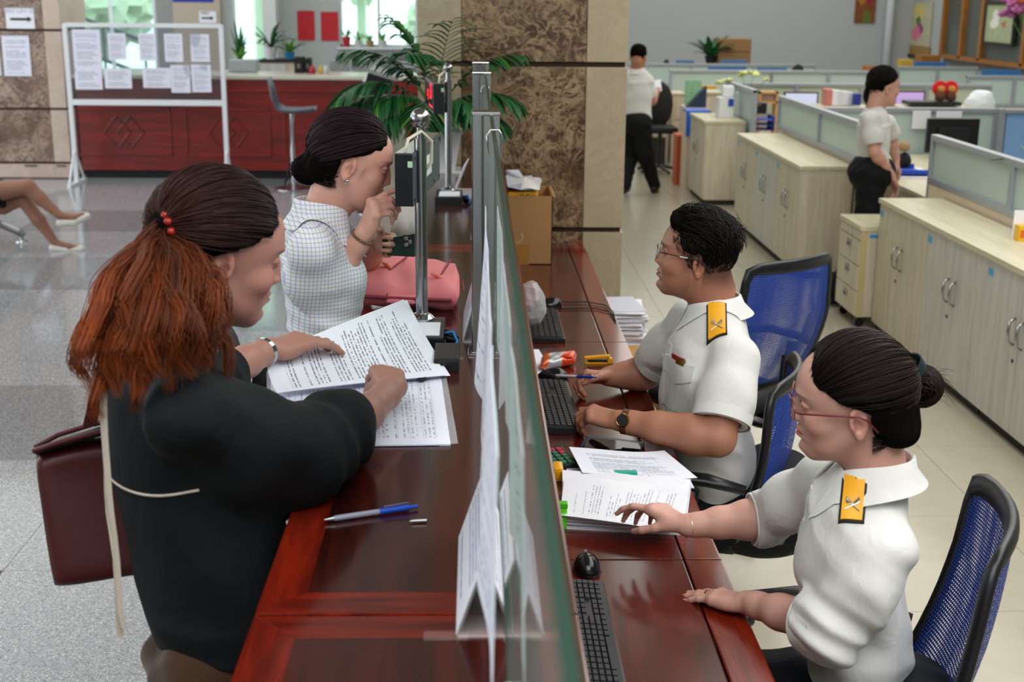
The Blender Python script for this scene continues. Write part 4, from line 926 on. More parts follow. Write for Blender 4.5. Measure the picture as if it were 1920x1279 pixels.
# ---------------------------------------------------------------- the high service counter
CX0, CX1 = -.284, .138
ctr = thing('service_counter', 'high dark mahogany service counter running from the camera to the pillar', 'counter', (-.07, 3.4, 0))
M['mahogr'] = wood('mahogany_red', '2c0704', '7a1d0c', 'y', .8, .16, .25); M['mahogrx'] = wood('mahogany_red_cross', '2c0704', '7a1d0c', 'x', .8, .16, .25)
M['mahogi'] = wood('mahogany_inner', '1c0806', '45140c', 'y', .7, .16, .25)  # inner veneer; part of its darkness is a painted dark reflection
secs = [(.72, 1.542), (1.546, 4.068), (4.072, 6.18)]
for a, b in secs:
    s = mk('countertop_panel', bx((CX0, a, 1.082), (CX1, b, CT), .005), M['mahogr'], ctr)
    e = .062; bm = nb(); box(bm, (CX0+e, a+e, CT-.002), (CX1-e*.9, b-e, CT+.0006)); mk('inlay_and_reflection', bm, M['mahogi'], s)
    for y0, y1 in ((a, a+e), (b-e, b)):
        bm = nb(); prism(bm, [(CX0+.006, y0+.004 if y0 == a else y1-.004), (CX1-.006, y0+.004 if y0 == a else y1-.004), (CX1-e*.9, y1 if y0 == a else y0), (CX0+e, y1 if y0 == a else y0)], CT-.002, CT+.0004); mk('end_band', bm, M['mahogrx'], s)
mk('customer_panel', bx((-.235, .74, .08), (-.215, 6.17, 1.082)), M['mahog'], ctr)
mk('staff_panel', bx((.095, .74, .76), (.115, 6.17, 1.082)), M['mahog'], ctr)
mk('plinth', bx((-.21, .76, 0), (.09, 6.16, .08)), M['blackm'], ctr)
mk('inner_shelf', bx((-.215, .76, .70), (.095, 6.16, .72)), M['mahog'], ctr)
for y in (1.1, 2.8, 4.5, 6.0): mk('divider', bx((-.215, y, .08), (.095, y+.02, 1.082)), M['mahog'], ctr)
# ---- staff desk
DZ = .75
dsk = thing('staff_desk', 'dark red wooden staff desk below the service counter', 'desk', (.32, 3.4, 0))
M['deskw'] = wood('desk_mahogany', '260806', '5e1a10', 'y', .8, .2, .4); M['desker'] = wood('desk_edge_mahogany', '300905', '7c220f', 'y', .8, .18, .45)
for a, b in ((.8, 2.52), (2.523, 4.30), (4.303, 6.15)):
    mk('desk_board', bx((.118, a, DZ-.028), (.443, b, DZ), .003), M['deskw'], dsk)
    mk('edge_board', bx((.447, a, DZ-.028), (.526, b, DZ), .004), M['desker'], dsk)
mk('apron', bx((.48, .8, DZ-.12), (.50, 6.15, DZ-.028)), M['mahog'], dsk)
for y in (1.15, 2.9, 4.6, 6.1): mk('side_panel', bx((.12, y, 0), (.50, y+.025, DZ-.028)), M['mahog'], dsk)
mk('back_panel', bx((.118, .8, .08), (.13, 6.15, DZ-.028)), M['mahog'], dsk)
# ---- glass screens, posts
glassm = clear('screen_glass', 'cfe0d8', .02, .01, 'e4f0ea')
gedge = plain('glass_edge_green', '1b352c', .25, noise=0, spec=.7)
def gscreen(y0, y1, lab):
    t = thing('glass_screen', lab, 'glass screen', (.037, (y0+y1)/2, 1.27))
    mk('pane', bx((.0335, y0, 1.272), (.0405, y1, 1.652)), glassm, t)
    mk('top_edge', bx((.0332, y0, 1.652), (.0408, y1, 1.655)), gedge, t)
    mk('bottom_edge', bx((.0325, y0, 1.268), (.0415, y1, 1.272)), gedge, t)
gscreen(.42, 2.80, 'long greenish glass screen nearest the camera, standing over the counter')
gscreen(2.88, 4.26, 'glass screen between the first and second steel posts')
gscreen(4.34, 4.90, 'short glass screen between the two farthest steel posts')
for y, lab in ((2.82, 'wide polished steel post nearest the camera on the counter'), (4.28, 'middle polished steel post of the three on the counter'), (4.92, 'farthest polished steel post of the three on the counter')):
    t = thing('steel_post', lab, 'post', (.027, y, CT), group='polished steel counter posts')
    mk('left_plate', bx((-.004, y-.02, CT+.004), (.018, y+.035, 1.655), .003), M['chromer'] if 'chromer' in M else M['steel'], t)
    mk('right_plate', bx((.0195, y-.02, CT+.004), (.056, y+.035, 1.655), .003), M['steel'], t)
    mk('cap', bx((-.005, y-.022, 1.650), (.057, y+.037, 1.658), .002), M['chrome'], t)
    mk('foot_plate', bx((-.012, y-.03, CT+.0005), (.064, y+.045, CT+.005), .001), M['steel'], t)
# clips that grip the glass edge
for y, z, lab in ((4.15, 1.60, 'thin wire clip on the far glass screen'), (2.30, 1.648, 'bent metal clip at the top of the near glass screen'), (1.09, 1.255, 'steel hook holding the nearest hanging paper')):
    bm = nb(); tube(bm, [(.026, y, z-.02), (.024, y, z+.012), (.030, y, z+.022), (.044, y, z+.022), (.050, y, z+.012), (.048, y, z-.03)], .0022, 6); mk('glass_clip', bm, M['chrome'], smooth=True, label=lab, cat='clip')
pr_land = [printed('hung_print_%d' % k, 15, .1, '6b7fb0', 'e6e9f6', seed=11+k, dens=.5) for k in range(3)]
for k, (y0, y1, z0, z1, ph) in enumerate(((1.10, 1.48, 1.262, 1.50, 0), (1.53, 1.93, 1.255, 1.51, 1.5), (1.97, 2.40, 1.262, 1.52, 3))):
    bm = nb(); sheet(bm, (.022, y1, z0), (.022, y0, z0), (.022, y0, z1), (.022, y1, z1), 16, 6, .001, lambda u, v: (.014*math.sin(PI*u)+.006*math.sin(7*u+ph))*(1.1-v))
    mk('hanging_paper', bm, pr_land[k], label=['white paper hung on the glass screen, nearest the camera', 'white paper hung on the glass screen, middle one', 'white paper hung on the glass screen, farthest one by the steel post'][k], cat='paper', group='papers hanging on the glass')
# ---- tent shaped acrylic holders with paper
def tent(y0, y1, xc, w_, h, lab, z=CT, seed=0):
    t = thing('tent_sign', lab, 'sign holder', (xc, (y0+y1)/2, z), group='tent signs on the counter')
    a, b, c = (xc-w_/2, z+.003), (xc, z+h), (xc+w_/2, z+.003)
    bm = nb(); T = .0018
    prism(bm, [(a[0], a[1]), (b[0], b[1]), (b[0], b[1]-T*3), (a[0]+T, a[1])], y0, y1, basis((0, 0, 0), (1, 0, 0), (0, 0, 1), (0, 1, 0)))
    prism(bm, [(c[0], c[1]), (c[0]-T, c[1]), (b[0], b[1]-T*3), (b[0], b[1])], y0, y1, basis((0, 0, 0), (1, 0, 0), (0, 0, 1), (0, 1, 0)))
    box(bm, (a[0], y0, z+.001), (c[0], y1, z+.003)); mk('acrylic_body', bm, M['clearp'], t)
    bm = nb(); box(bm, (a[0]+.001, y0-.001, z+.0005), (c[0]-.001, y0+.0015, z+.004)); mk('front_lip', bm, M['clearp'], t)
    pm = printed('tent_print_%d' % seed, 9, .06, '5b6fa6', 'e6e8f4', seed=30+seed, dens=.42, top=.14)
    o = .0016
    bm = nb(); sheet(bm, (a[0]-o, y1-.004, a[1]), (a[0]-o, y0+.004, a[1]), (b[0]-o, y0+.004, b[1]), (b[0]-o, y1-.004, b[1]), 3, 3, .0004); mk('left_sheet', bm, pm, t)
    bm = nb(); sheet(bm, (c[0]+o, y0+.004, c[1]), (c[0]+o, y1-.004, c[1]), (b[0]+o, y1-.004, b[1]), (b[0]+o, y0+.004, b[1]), 3, 3, .0004); mk('right_sheet', bm, pm, t)
    return t
tent(1.477, 1.79, .015, .070, .106, 'tent shaped sign nearest the camera, under the glass screen')
tent(2.90, 3.20, .004, .055, .105, 'tent shaped sign standing behind the wide steel post', seed=1)
tq = thing('tilted_sign', 'white card leaning on a clear stand beside the far display pole', 'sign holder', (-.04, 5.2, CT))
P, Q = ony(846, 345, 5.15), ony(870, 304, 5.15)
bm = nb(); sheet(bm, (P.x, 5.1, CT+.004), (P.x+.02, 5.35, CT+.004), (Q.x+.02, 5.35, CT+.13), (Q.x, 5.1, CT+.13), 3, 3, .002); mk('card', bm, printed('tilt_print', 10, .1, '7a86b0', 'e6e8f4', seed=40), tq)
mk('acrylic_base', bx((P.x, 5.08, CT+.0005), (P.x+.11, 5.36, CT+.004)), M['clearp'], tq)
# strips of old tape on the top
for (px, py, lab) in ((836, 1192, 'strip of old clear tape left of the nearest tent sign'), (985, 1194, 'strip of old clear tape right of the nearest tent sign'), (845, 672, 'short strip of clear tape by the display base')):
    c0 = onz(px, py, CT+.001); mk('tape_strip', bx((c0.x-.028, c0.y-.012, CT+.0007), (c0.x+.028, c0.y+.012, CT+.0011)), clear('old_tape', 'b9a3a0', .4, .10), label=lab, cat='tape')
# ---- display poles
def led(y, xp, lab, far=False, seed=0):
    t = thing('display_pole', lab, 'display', (xp, y, CT), group='steel display poles')
    zt_ = 1.60
    mk('base_box', bx((xp-.05, y-.17, CT), (xp+.055, y+.03, CT+.032), .003), M['black'], t)
    mk('base_label', bx((xp-.035, y-.15, CT+.032), (xp+.045, y-.03, CT+.0335)), M['paper'], t)
    bm = nb(); lathe(bm, [(0, 0), (.03, 0), (.03, .006), (.022, .014), (.014, .018), (0, .018)], (xp, y, CT+.032), 20); mk('flange', bm, M['chrome'], t, smooth='auto')
    bm = nb(); lathe(bm, [(0, 0), (.0142, 0), (.0142, zt_-CT-.05), (.010, zt_-CT-.05), (.010, zt_-CT), (0, zt_-CT)], (xp, y, CT+.03), 20); mk('pole', bm, M['steel'], t, smooth='auto')
    bm = nb(); bmesh.ops.create_uvsphere(bm, u_segments=24, v_segments=14, radius=.023 if not far else .019, matrix=Matrix.Translation((xp, y, zt_+.026))); mk('ball', bm, M['steel'], t, smooth=True)
    # display housing, long and thin; end plate to the camera
    x0, x1 = (xp-.056, xp-.014)
    Mr = Matrix.Translation((x1, y-.07, 0)) @ Matrix.Rotation(math.radians(-6 if not far else 6), 4, 'Z') @ Matrix.Translation((-x1, -y+.07, 0))
    L = .46; ya, yb = y-.07, y-.07+L
    zb0, zb1 = (1.433, 1.552) if not far else (1.455, 1.57)
    h = mk('housing', bx((x0, ya, zb0), (x1, yb, zb1), .002, Mr), plain('housing_grey', '5a5c66', .45, .3), t)
    mk('end_plate', bx((x0+.001, ya-.002, zb0+.001), (x1-.001, ya, zb1-.001), 0, Mr), M['black'], h)
    mk('top_plate', bx((x0+.002, ya, zb1), (x1-.002, yb, zb1+.002), 0, Mr), M['steel'], h)
    mk('sticker', bx((x1-.012, ya-.003, zb1-.03), (x1-.001, ya-.002, zb1-.016), 0, Mr), plain('mint_sticker', 'a9d3b4', .5), h)
    mk('back_label', bx((x1, ya+.06, zb0+.04), (x1+.001, ya+.30, zb1-.03), 0, Mr), M['paper'], h)
    for a in (.02, .18, .34, .44):
        for z in (zb0+.012, zb1-.012): mk('screw', bx((x1, ya+a, z-.003), (x1+.0015, ya+a+.006, z+.003), 0, Mr), M['blackm'], h)
    s = mk('screen', bx((x0-.001, ya+.012, zb0+.01), (x0, yb-.012, zb1-.01), 0, Mr), plain('led_screen_%d' % seed, '14060a', .2), h)
    rl = plain('led_red_%d' % seed, 'ff2020', .4, emit='ff2038', es=1.2 if far else .02)
    me = text_mesh('25', .085, Mr @ basis((x0-.002, ya+.10, (zb0+zb1)/2+.02), (0, -1, 0), (0, 0, 1), (-1, 0, 0))); mk_me('lettering', me, rl, h)
    me = text_mesh('> 3', .06, Mr @ basis((x0-.002, ya+.26, (zb0+zb1)/2), (0, -1, 0), (0, 0, 1), (-1, 0, 0))); mk_me('lettering', me, rl, h)
    mk('bar', bx((x0-.0022, ya+.03, zb0+.02), (x0-.001, ya+.2, zb0+.026), 0, Mr), rl, h)
    bm = nb(); tube(bm, [Mr @ Vector(p) for p in [(x1-.02, ya+.01, zb1), (x1-.015, ya+.03, zb1+.03), (x1+.01, ya+.06, zb1+.045), (x1+.03, ya+.09, zb1+.02), (x1+.028, ya+.10, zb1-.03), (x1+.004, ya+.08, zb1-.06)]], .0042, 8); mk('cable', bm, plain('cable_cream', 'c9c4b2', .5), t, smooth=True)
    bm = nb()
    for q in range(3): tube(bm, [(xp+.055, y-.12+.03*q, CT+.02), (xp+.075, y-.13+.03*q, CT+.018), (xp+.085, y-.11+.02*q, CT+.006), (xp+.06, y-.07+.02*q, CT+.005)], .004, 6)
    mk('plugs', bm, M['blackm'], t, smooth=True)
    bm = nb(); tube(bm, [(xp+.056, y-.10, CT+.025), (xp+.075, y-.105, CT+.03), (xp+.085, y-.12, CT+.012), (xp+.08, y-.15, CT+.004)], .0035, 6); mk('blue_plug', bm, plain('cable_blue_%d' % seed, '1c7fd0', .4), t, smooth=True)
led(3.0, -.122, 'steel pole with ball top holding a black display box, beside the pink bag')
led(5.1, -.098, 'steel pole display with red digits in front of the palm', True, 1)
c0 = onz(797, 685, CT); mk('card_reader', bx((-.085, 2.66, CT), (-.03, 2.80, CT+.03), .006), M['black'], label='small black box with white label beside the papers', cat='device')
# ---- pink laptop bag
def cushion(P00, P10, P11, P01, th, nu=26, nv=18, e=.35, dz=None):
    """thick slab with rounded rim; corners on its mid surface"""
    bm = nb(); uvl = bm.loops.layers.uv.verify(); P00, P10, P11, P01 = map(Vector, (P00, P10, P11, P01)); n = (P10-P00).cross(P01-P00).normalized(); g = [[], []]
    for s in (0, 1):
        for j in range(nv+1):
            row = []
            for i in range(nu+1):
                u, v = i/nu, j/nv; a, b = 2*u-1, 2*v-1
                # rounded rectangle mapping
                r = max(abs(a), abs(b)); k = 1-.06*(abs(a)*abs(b))**4
                uu, vv = .5+a*k/2, .5+b*k/2
                p = P00*(1-uu)*(1-vv)+P10*uu*(1-vv)+P11*uu*vv+P01*(1-uu)*vv
                hgt = th/2*max(0, 1-r**9)**e
                if dz: hgt += dz(u, v, s)*max(0, 1-r**6)
                row.append((bm.verts.new(p+n*hgt*(1 if s == 0 else -1)), u, v) if 0 < i < nu and 0 < j < nv or s == 0 else g[0][j][i])
            g[s].append(row)
    for s in (0, 1):
        for j in range(nv):
            for i in range(nu):
                q = [g[s][j][i], g[s][j][i+1], g[s][j+1][i+1], g[s][j+1][i]]
                if s: q = q[::-1]
                f = bm.faces.new([x[0] for x in q])
                for l, x in zip(f.loops, q): l[uvl].uv = (x[1], x[2])
    return bm, n
pk = plain('pink_fabric', 'e8838a', .75, noise=.06, nscale=14, bump=.0006); pkd = plain('pink_seam', '8c3444', .7)
bag = thing('laptop_bag', 'pink zipped laptop bag lying on the counter before the seated woman', 'bag', (-.17, 3.25, CT))
B0, B1 = onz(652, 556, 1.155), onz(862, 566, 1.15)
T1, T0 = onz(862, 508, 1.175), onz(705, 485, 1.20)
bm, bn = cushion(B0, B1, T1, T0, .062, dz=lambda u, v, s: .006*math.sin(9*u)*math.sin(5*v+1)+.004*math.sin(23*u+4*v))
mk('body', bm, pk, bag, smooth=True)
def onbag(u, v, h=.033): return B0*(1-u)*(1-v)+B1*u*(1-v)+T1*u*v+T0*(1-u)*v+bn*h
for a, b in (((.30, .42), (.42, .93)), ((.80, .32), (.90, .95))):
    bm = nb(); tube(bm, [onbag(a[0]+(b[0]-a[0])*k/8, a[1]+(b[1]-a[1])*k/8, .0335) for k in range(9)], .0028, 6); mk('zip', bm, pkd, bag)
for uv in ((.26, .50), (.79, .30)):
    bm = nb(); tube(bm, [onbag(uv[0]+.05, uv[1]-.05, .036), onbag(uv[0], uv[1], .04), onbag(uv[0]-.06, uv[1]+.08, .038)], [.004, .006, .004], 8); mk('zip_pull', bm, plain('pull_coral', 'e87c6c', .5), bag, smooth=True)
bm = nb(); tube(bm, [onbag(k/12*.86+.07, -.015, .004) for k in range(13)], .0045, 6); mk('piping', bm, pkd, bag, smooth=True)
bm, _ = cushion(onbag(.34, -.035, -.012), onbag(.62, -.035, -.012), onbag(.62, .02, .012), onbag(.34, .02, .012), .012, 10, 6); mk('side_handle', bm, pk, bag, smooth=True)
bm = nb(); tube(bm, [onbag(1.0, .7, 0), onbag(1.03, .6, .005), onbag(1.04, .45, -.01)], .0018, 5); mk('loose_thread', bm, pkd, bag)
# ---- the form being read, and the clear folder
frm = printed('form_print', 46, .08, '3a3d4a', 'e4e5f4', rot=True, seed=3, dens=.46)
frmt = printed('form_table_print', 42, .08, '3a3d4a', 'e4e5f4', rot=True, table=True, seed=5, dens=.5)
fo = thing('document_folder', 'clear plastic folder of printed forms under the reading woman\'s forearm', 'folder', (-.2, 2.4, CT))
z = CT+.004
a, b, c, d = onz(505, 838, z), onz(845, 833, z), onz(826, 700, z), onz(508, 700, z)
bm = nb(); sheet(bm, a, b, c, d, 10, 10, .003); mk('form_stack', bm, frmt, fo)
z = CT+.007; a, b, c, d = onz(500, 840, z), onz(859, 832, z), onz(836, 699, z), onz(500, 696, z)
bm = nb(); sheet(bm, a, b, c, d, 14, 14, .0006, lambda u, v: .0015*math.sin(19*u+5*v)*(u > .93)+.0012*math.sin(13*v)); mk('plastic_sleeve', bm, clear('sleeve_plastic', 'f2f4ff', .14, .16), fo)
z = CT+.0045; a, b, c, d = onz(690, 838, z), onz(832, 836, z), onz(835, 834, z), onz(690, 840, z)
mk('dark_backing', (lambda bm: (sheet(bm, onz(600, 839, CT+.002), onz(842, 835, CT+.002), onz(824, 702, CT+.002), onz(600, 705, CT+.002), 2, 2, .001), bm)[1])(nb()), plain('folder_navy', '1c2050', .4), fo)
cl = onz(791, 708, CT+.012); bm = nb(); box(bm, (cl.x-.009, cl.y-.012, cl.z-.004), (cl.x+.009, cl.y+.006, cl.z+.004), .002); tube(bm, [(cl.x-.005, cl.y-.012, cl.z), (cl.x-.004, cl.y-.035, cl.z), (cl.x+.004, cl.y-.035, cl.z), (cl.x+.005, cl.y-.012, cl.z)], .0008, 5); mk('binder_clip', bm, M['black'], fo)
a, b, c, d = onz(519, 741, CT+.016), onz(838, 702, CT+.016), onz(757, 560, CT+.075), onz(496, 672, CT+.06)
for k, (s, lab) in enumerate(((0, 'white printed form held open over the clear folder'), (.006, 'second form sheet under the one held open'))):
    o = Vector((s*1.2, s*1.5, -s*.6)); bm = nb(); sheet(bm, a+o, b+o, c+o, d+o, 14, 12, .0005, lambda u, v: -.012*math.sin(PI*v)*(1-.4*u)+.006*math.sin(2.5*u+1))
    mk('printed_form', bm, [frm, frmt][k], label=lab, cat='paper')
# ---- pens
def pen(p, q, lab, body, tip, r=.0045, name='pen', clear_body=False):
    p, q = Vector(p), Vector(q); t = thing(name, lab, 'pen', (p+q)/2); d = q-p; L = d.length; d.normalize()
    at = lambda s: p+d*(L*s)
    bm = nb(); tube(bm, [at(0), at(.03), at(.10)], [r*.25, r*.5, r*.9], 10); mk('tip', bm, M['steel'], t, smooth='auto')
    bm = nb(); tube(bm, [at(.10), at(.16), at(.58)], [r*.9, r, r], 12); mk('barrel', bm, body, t, smooth='auto')
    bm = nb(); tube(bm, [at(.58), at(.6), at(.9), at(.9), at(1)], [r, r*1.08, r*1.05, r*.6, r*.55], 12); mk('cap', bm, tip, t, smooth='auto')
    bm = nb(); up = Vector((0, 0, 1)); tube(bm, [at(.92)+up*r, at(.9)+up*r*1.9, at(.63)+up*r*1.6], r*.28, 6); mk('clip', bm, M['steel'], t)
    return t
zz = CT+.006
pen(onz(608, 975, zz), onz(783, 949, zz), 'blue and clear ballpoint pen lying on the counter', plain('pen_grey', '8f8fa2', .25), M['blue'])
bm = nb(); tube(bm, [onz(768, 978, CT+.004), onz(776, 977, CT+.004), onz(800, 976, CT+.004)], [.0012, .0030, .0034], 10); mk('pen_tip', bm, M['steel'], smooth='auto', label='small loose metal pen tip beside the pen', cat='pen part')
# ---------------------------------------------------------------- things on the staff desk
def keyboard(x0, x1, y0, y1, z, lab, keys=True, skew=0):
    """rows run along y; numpad at the far end (operator sits at +x)"""
    t = thing('keyboard', lab, 'keyboard', ((x0+x1)/2, (y0+y1)/2, z), skew, group='black keyboards')
    W, L = x1-x0, y1-y0
    bm = nb(); box(bm, (-W/2, -L/2, 0), (W/2, L/2, .016), .004)
    for v in bm.verts: v.co.z += .008*(0.5-v.co.x/W) if v.co.z > .008 else 0
    mk('base', bm, M['black'], t, local=True)
    mes = {}
    rows = 6; cw = (W-.028)/rows
    cols = [k*(L*.0455) for k in range(22)]
    for r in range(rows):
        k = 0
        while k < 21:
            if k in (14, 18) and True: pass
            gapc = .0045 if k >= 14 else 0; gapc += .0045 if k >= 17 else 0
            span = 1
            if r == rows-1 and k == 4: span = 6
            if r in (2, 3, 4) and k == 12: span = 2
            if 14 <= k < 17 and r in (3,): k += 1; continue
            ln = L*.0445*span-.0022; y = -L/2+.008+k*L*.0455+gapc*.6
            key = (round(ln, 4),)
            if key not in mes:
                b2 = nb(); box(b2, (-cw/2+.001, 0, 0), (cw/2-.001, ln, .006), 0)
                for v in b2.verts:
                    if v.co.z > .003: v.co.x *= .84; v.co.y = .0012+v.co.y*(1-.0024/ln)
                me = bpy.data.meshes.new('key'); b2.to_mesh(me); b2.free(); me.materials.append(M['keym']); mes[key] = me
            o = bpy.data.objects.new('key', mes[key]); COL.objects.link(o); o.parent = t
            xx = -W/2+.016+cw*(r+.5)
            o.location = (xx, y, .0155+.008*(.5-xx/W)); o.rotation_euler = (0, .05, 0)
            k += span
    return t
M['keym'] = plain('key_black', '202127', .4, noise=.05)
keyboard(.165, .262, 1.93, 2.385, DZ, 'black keyboard nearest the camera on the staff desk')
keyboard(.165, .292, 3.33, 3.78, DZ, 'black keyboard under the seated man\'s hands', skew=.03)
keyboard(.17, .315, 4.28, 4.72, DZ, 'black keyboard farthest down the staff desk')
def mouse(c, rz, lab, wire=None):
    t = thing('computer_mouse', lab, 'mouse', c, rz, group='black computer mice')
    bm = nb(); bmesh.ops.create_uvsphere(bm, u_segments=20, v_segments=12, radius=1)
    for v in bm.verts: v.co = Vector((v.co.x*.052, v.co.y*.03*(1-.12*v.co.x), max(0, v.co.z)*.036*(1-.25*v.co.x)))
    mk('shell', bm, plain('mouse_gloss', '0e0f12', .15), t, smooth=True, local=True)
    bm = nb(); lathe(bm, [(0, -.003), (.007, -.003), (.007, .003), (0, .003)], seg=12, M=Matrix.Translation((.028, 0, .024)) @ Matrix.Rotation(PI/2, 4, 'X')); mk('wheel', bm, M['grey'], t, local=True)
    if wire:
        Mi = (Matrix.Translation(c) @ Matrix.Rotation(rz, 4, 'Z')).inverted(); bm = nb(); tube(bm, [Mi @ Vector(p) for p in wire], .0022, 6); mk('cable', bm, M['blackm'], t, smooth=True, local=True)
    return t
m3 = onz(1102, 1066, .765); mouse((m3.x-.0, m3.y+.03, DZ), PI*.5, 'glossy black mouse at the far end of the nearest keyboard')
m2 = onz(1036, 702, .765); mouse((m2.x, m2.y, DZ), PI*.9, 'black mouse beside the seated man\'s right hand')
m1 = onz(1030, 568, .765)
wp = [onz(x, y, .756) for x, y in ((1005, 566), (1058, 566), (1100, 566), (1135, 572), (1150, 585), (1153, 600))]
mouse((m1.x, m1.y, DZ), PI, 'black mouse by the farthest keyboard with its cable looping across the desk', wp)
bm = nb(); tube(bm, [onz(x, y, .755) for x, y in ((1035, 580), (1075, 578), (1115, 578), (1143, 585), (1155, 602))], .0025, 6); mk('desk_cable', bm, M['blackm'], smooth=True, label='second black cable looping beside the far mouse', cat='cable')
# snack bag
sk = NT('snack_foil'); _v = sk.coord('UV'); _s = sk.n('ShaderNodeSeparateXYZ', i_0=_v)
fac = sk.math('ADD', _s.outputs[0], sk.math('MULTIPLY', sk.noise(_v, 4, 2), .5))
sk.set(Base_Color=sk.ramp(fac, [(.42, srgb('c45a1e')), (.5, srgb('9aa0a4')), (.8, srgb('b0b4b6')), (.86, srgb('d0401c'))]), Roughness=.2, Metallic=.25)
sn = thing('snack_bag', 'orange and silver snack packet on the staff desk', 'snack packet', onz(1045, 680, DZ))
a, b, c, d = onz(1012, 690, .765), onz(1078, 680, .765), onz(1082, 662, .775), onz(1015, 668, .78)
bm, _ = cushion(a, b, c, d, .032, 16, 12, .8, dz=lambda u, v, s: .002*math.sin(14*u)*math.sin(11*v)); mk('packet', bm, sk.m, sn, smooth=True)
mk('logo_patch', (lambda bm: (bmesh.ops.create_uvsphere(bm, u_segments=14, v_segments=8, radius=.012, matrix=Matrix.Translation(onz(1066, 668, .785)) @ Matrix.Diagonal((1.4, 1.2, .35, 1))), bm)[1])(nb()), plain('snack_red', 'd23a1c', .3), sn, smooth=True)
# stapler
s0, s1 = onz(1096, 682, DZ), onz(1146, 682, DZ); st = thing('stapler', 'yellow stapler lying by the seated man\'s right arm', 'stapler', (s0+s1)/2)
L = (s1-s0).length; Ms = basis(s0, (s1-s0).normalized(), Vector((0, 0, 1)).cross((s1-s0).normalized()), (0, 0, 1))
mk('base', bx((0, -.008, 0), (L, .008, .006), .002, Ms), M['yellow'], st)
mk('handle', bx((0, -.0085, .014), (L*.96, .0085, .024), .004, Ms @ Matrix.Rotation(-.08, 4, 'Y')), M['yellow'], st); mk('magazine', bx((.01, -.006, .007), (L*.98, .006, .014), .001, Ms), M['black'], st)
bm = nb(); lathe(bm, [(0, -.01), (.009, -.01), (.009, .01), (0, .01)], seg=12, M=Ms @ Matrix.Translation((L*.95, 0, .012)) @ Matrix.Rotation(PI/2, 4, 'X')); mk('hinge', bm, M['yellow'], st)
# loose sheets at the counter foot, crinkled clear bag
bm = nb(); sheet(bm, onz(985, 708, .7525), onz(1040, 704, .7525), onz(1010, 655, .7525), onz(985, 655, .7525), 2, 2, .0008); mk('loose_sheet', bm, M['paper'], label='white sheet under the snack packet', cat='paper')
cb_ = onz(1003, 620, .80)
crumple(None, (.20, 4.40, .85), .065, clear('crinkle_plastic', 'e6e9ee', .12, .3), 'clear_plastic_bag', 9, 3, .3, (.8, 1.3, 1.25), lab='crinkled clear plastic bag against the counter wall', cat='bag')
bm = nb(); tube(bm, [(.112, 4.8, 1.0), (.17, 4.8, 1.0), (.185, 4.8, 1.02), (.18, 4.8, 1.035)], .003, 6); mk('cable_hook', bm, M['clearp'], smooth=True, label='small clear hook on the staff side of the counter', cat='hook')
# cardboard box with yellow carton and papers
bx0, bx1, byf, byb = .135+.01, .345, 5.62, 5.95; zt_ = ony(1030, 368, byf).z
cbx = thing('cardboard_box', 'open brown cardboard box standing on the far end of the staff desk', 'box', ((bx0+bx1)/2, 5.8, DZ))
T = .004
for a, b in (((bx0, byf, DZ), (bx1, byf+T, zt_)), ((bx0, byb-T, DZ), (bx1, byb, zt_)), ((bx0, byf, DZ), (bx0+T, byb, zt_)), ((bx1-T, byf, DZ), (bx1, byb, zt_))): mk('side', bx(a, b), M['card'], cbx)
mk('bottom', bx((bx0, byf, DZ), (bx1, byb, DZ+T)), M['card'], cbx)
mk('flap', bx((0, 0, 0), (.012, byb-byf, .003), 0, Matrix.Translation((bx1, byf, zt_)) @ Matrix.Rotation(.5, 4, 'Y')), M['card'], cbx)
mk('front_flap', bx((bx0, -.05, 0), (bx1, 0, .003), 0, Matrix.Translation((0, byf+.002, zt_)) @ Matrix.Rotation(-.35+PI, 4, 'X')), M['card'], cbx)
mk('tape_patch', bx((bx0+.05, byf-.001, DZ+.0), (bx0+.10, byf, DZ+.09)), plain('tape_tan', '9c6f2e', .3), cbx)
yc = thing('yellow_carton', 'yellow carton with dark lettering inside the cardboard box', 'box', (.235, 5.7, zt_-.05))
q0, q1 = ony(948, 383, byf+.01), ony(1009, 360, byf+.01)
mk('carton', bx((bx0+.006, byf+.008, zt_-.06), (q1.x, byb-.02, q1.z), .002), plain('carton_yellow', 'e3a51c', .5), yc)
me = text_mesh('nido', .052, basis((ony(980, 374, byf).x+.03, byf+.0075, (q0.z+q1.z)/2+.002), (-1, 0, 0), (0, 0, -1), (0, -1, 0))); mk_me('lettering', me, plain('print_green', '24401c', .5), yc)
zp = q1.z
for k, (a, b, c, d, lift) in enumerate([((945, 355), (1000, 356), (998, 330), (944, 328), .012), ((950, 352), (1012, 355), (1015, 335), (960, 332), .006), ((944, 330), (985, 334), (968, 310), (947, 318), .03), ((975, 356), (1010, 357), (1016, 338), (985, 333), .02), ((946, 357), (995, 357), (990, 345), (948, 346), .002)]):
    zq = zp+.003+k*.004; P = [onz(*p, zq+(lift if j > 1 else 0)) for j, p in enumerate((a, b, c, d))]
    P = [Vector((max(.15, p.x), min(max(p.y, 5.6), 6.05), p.z)) for p in P]
    bm = nb(); sheet(bm, *P, 5, 5, .001, lambda u, v: .006*math.sin(4*u+k*2+3*v)); mk('crumpled_sheet', bm, plain('sheet_grey_%d' % k, ['c3c5cb', 'd2d2d2', 'c8cbd2', 'd6d4ce', 'a8aec0'][k], .7), label=['flat grey sheet on top of the yellow carton', 'cream sheet hanging over the carton edge', 'upright curled sheet at the back of the pile', 'pale sheet at the right of the pile', 'bluish sheet at the bottom of the pile on the carton'][k], cat='paper')
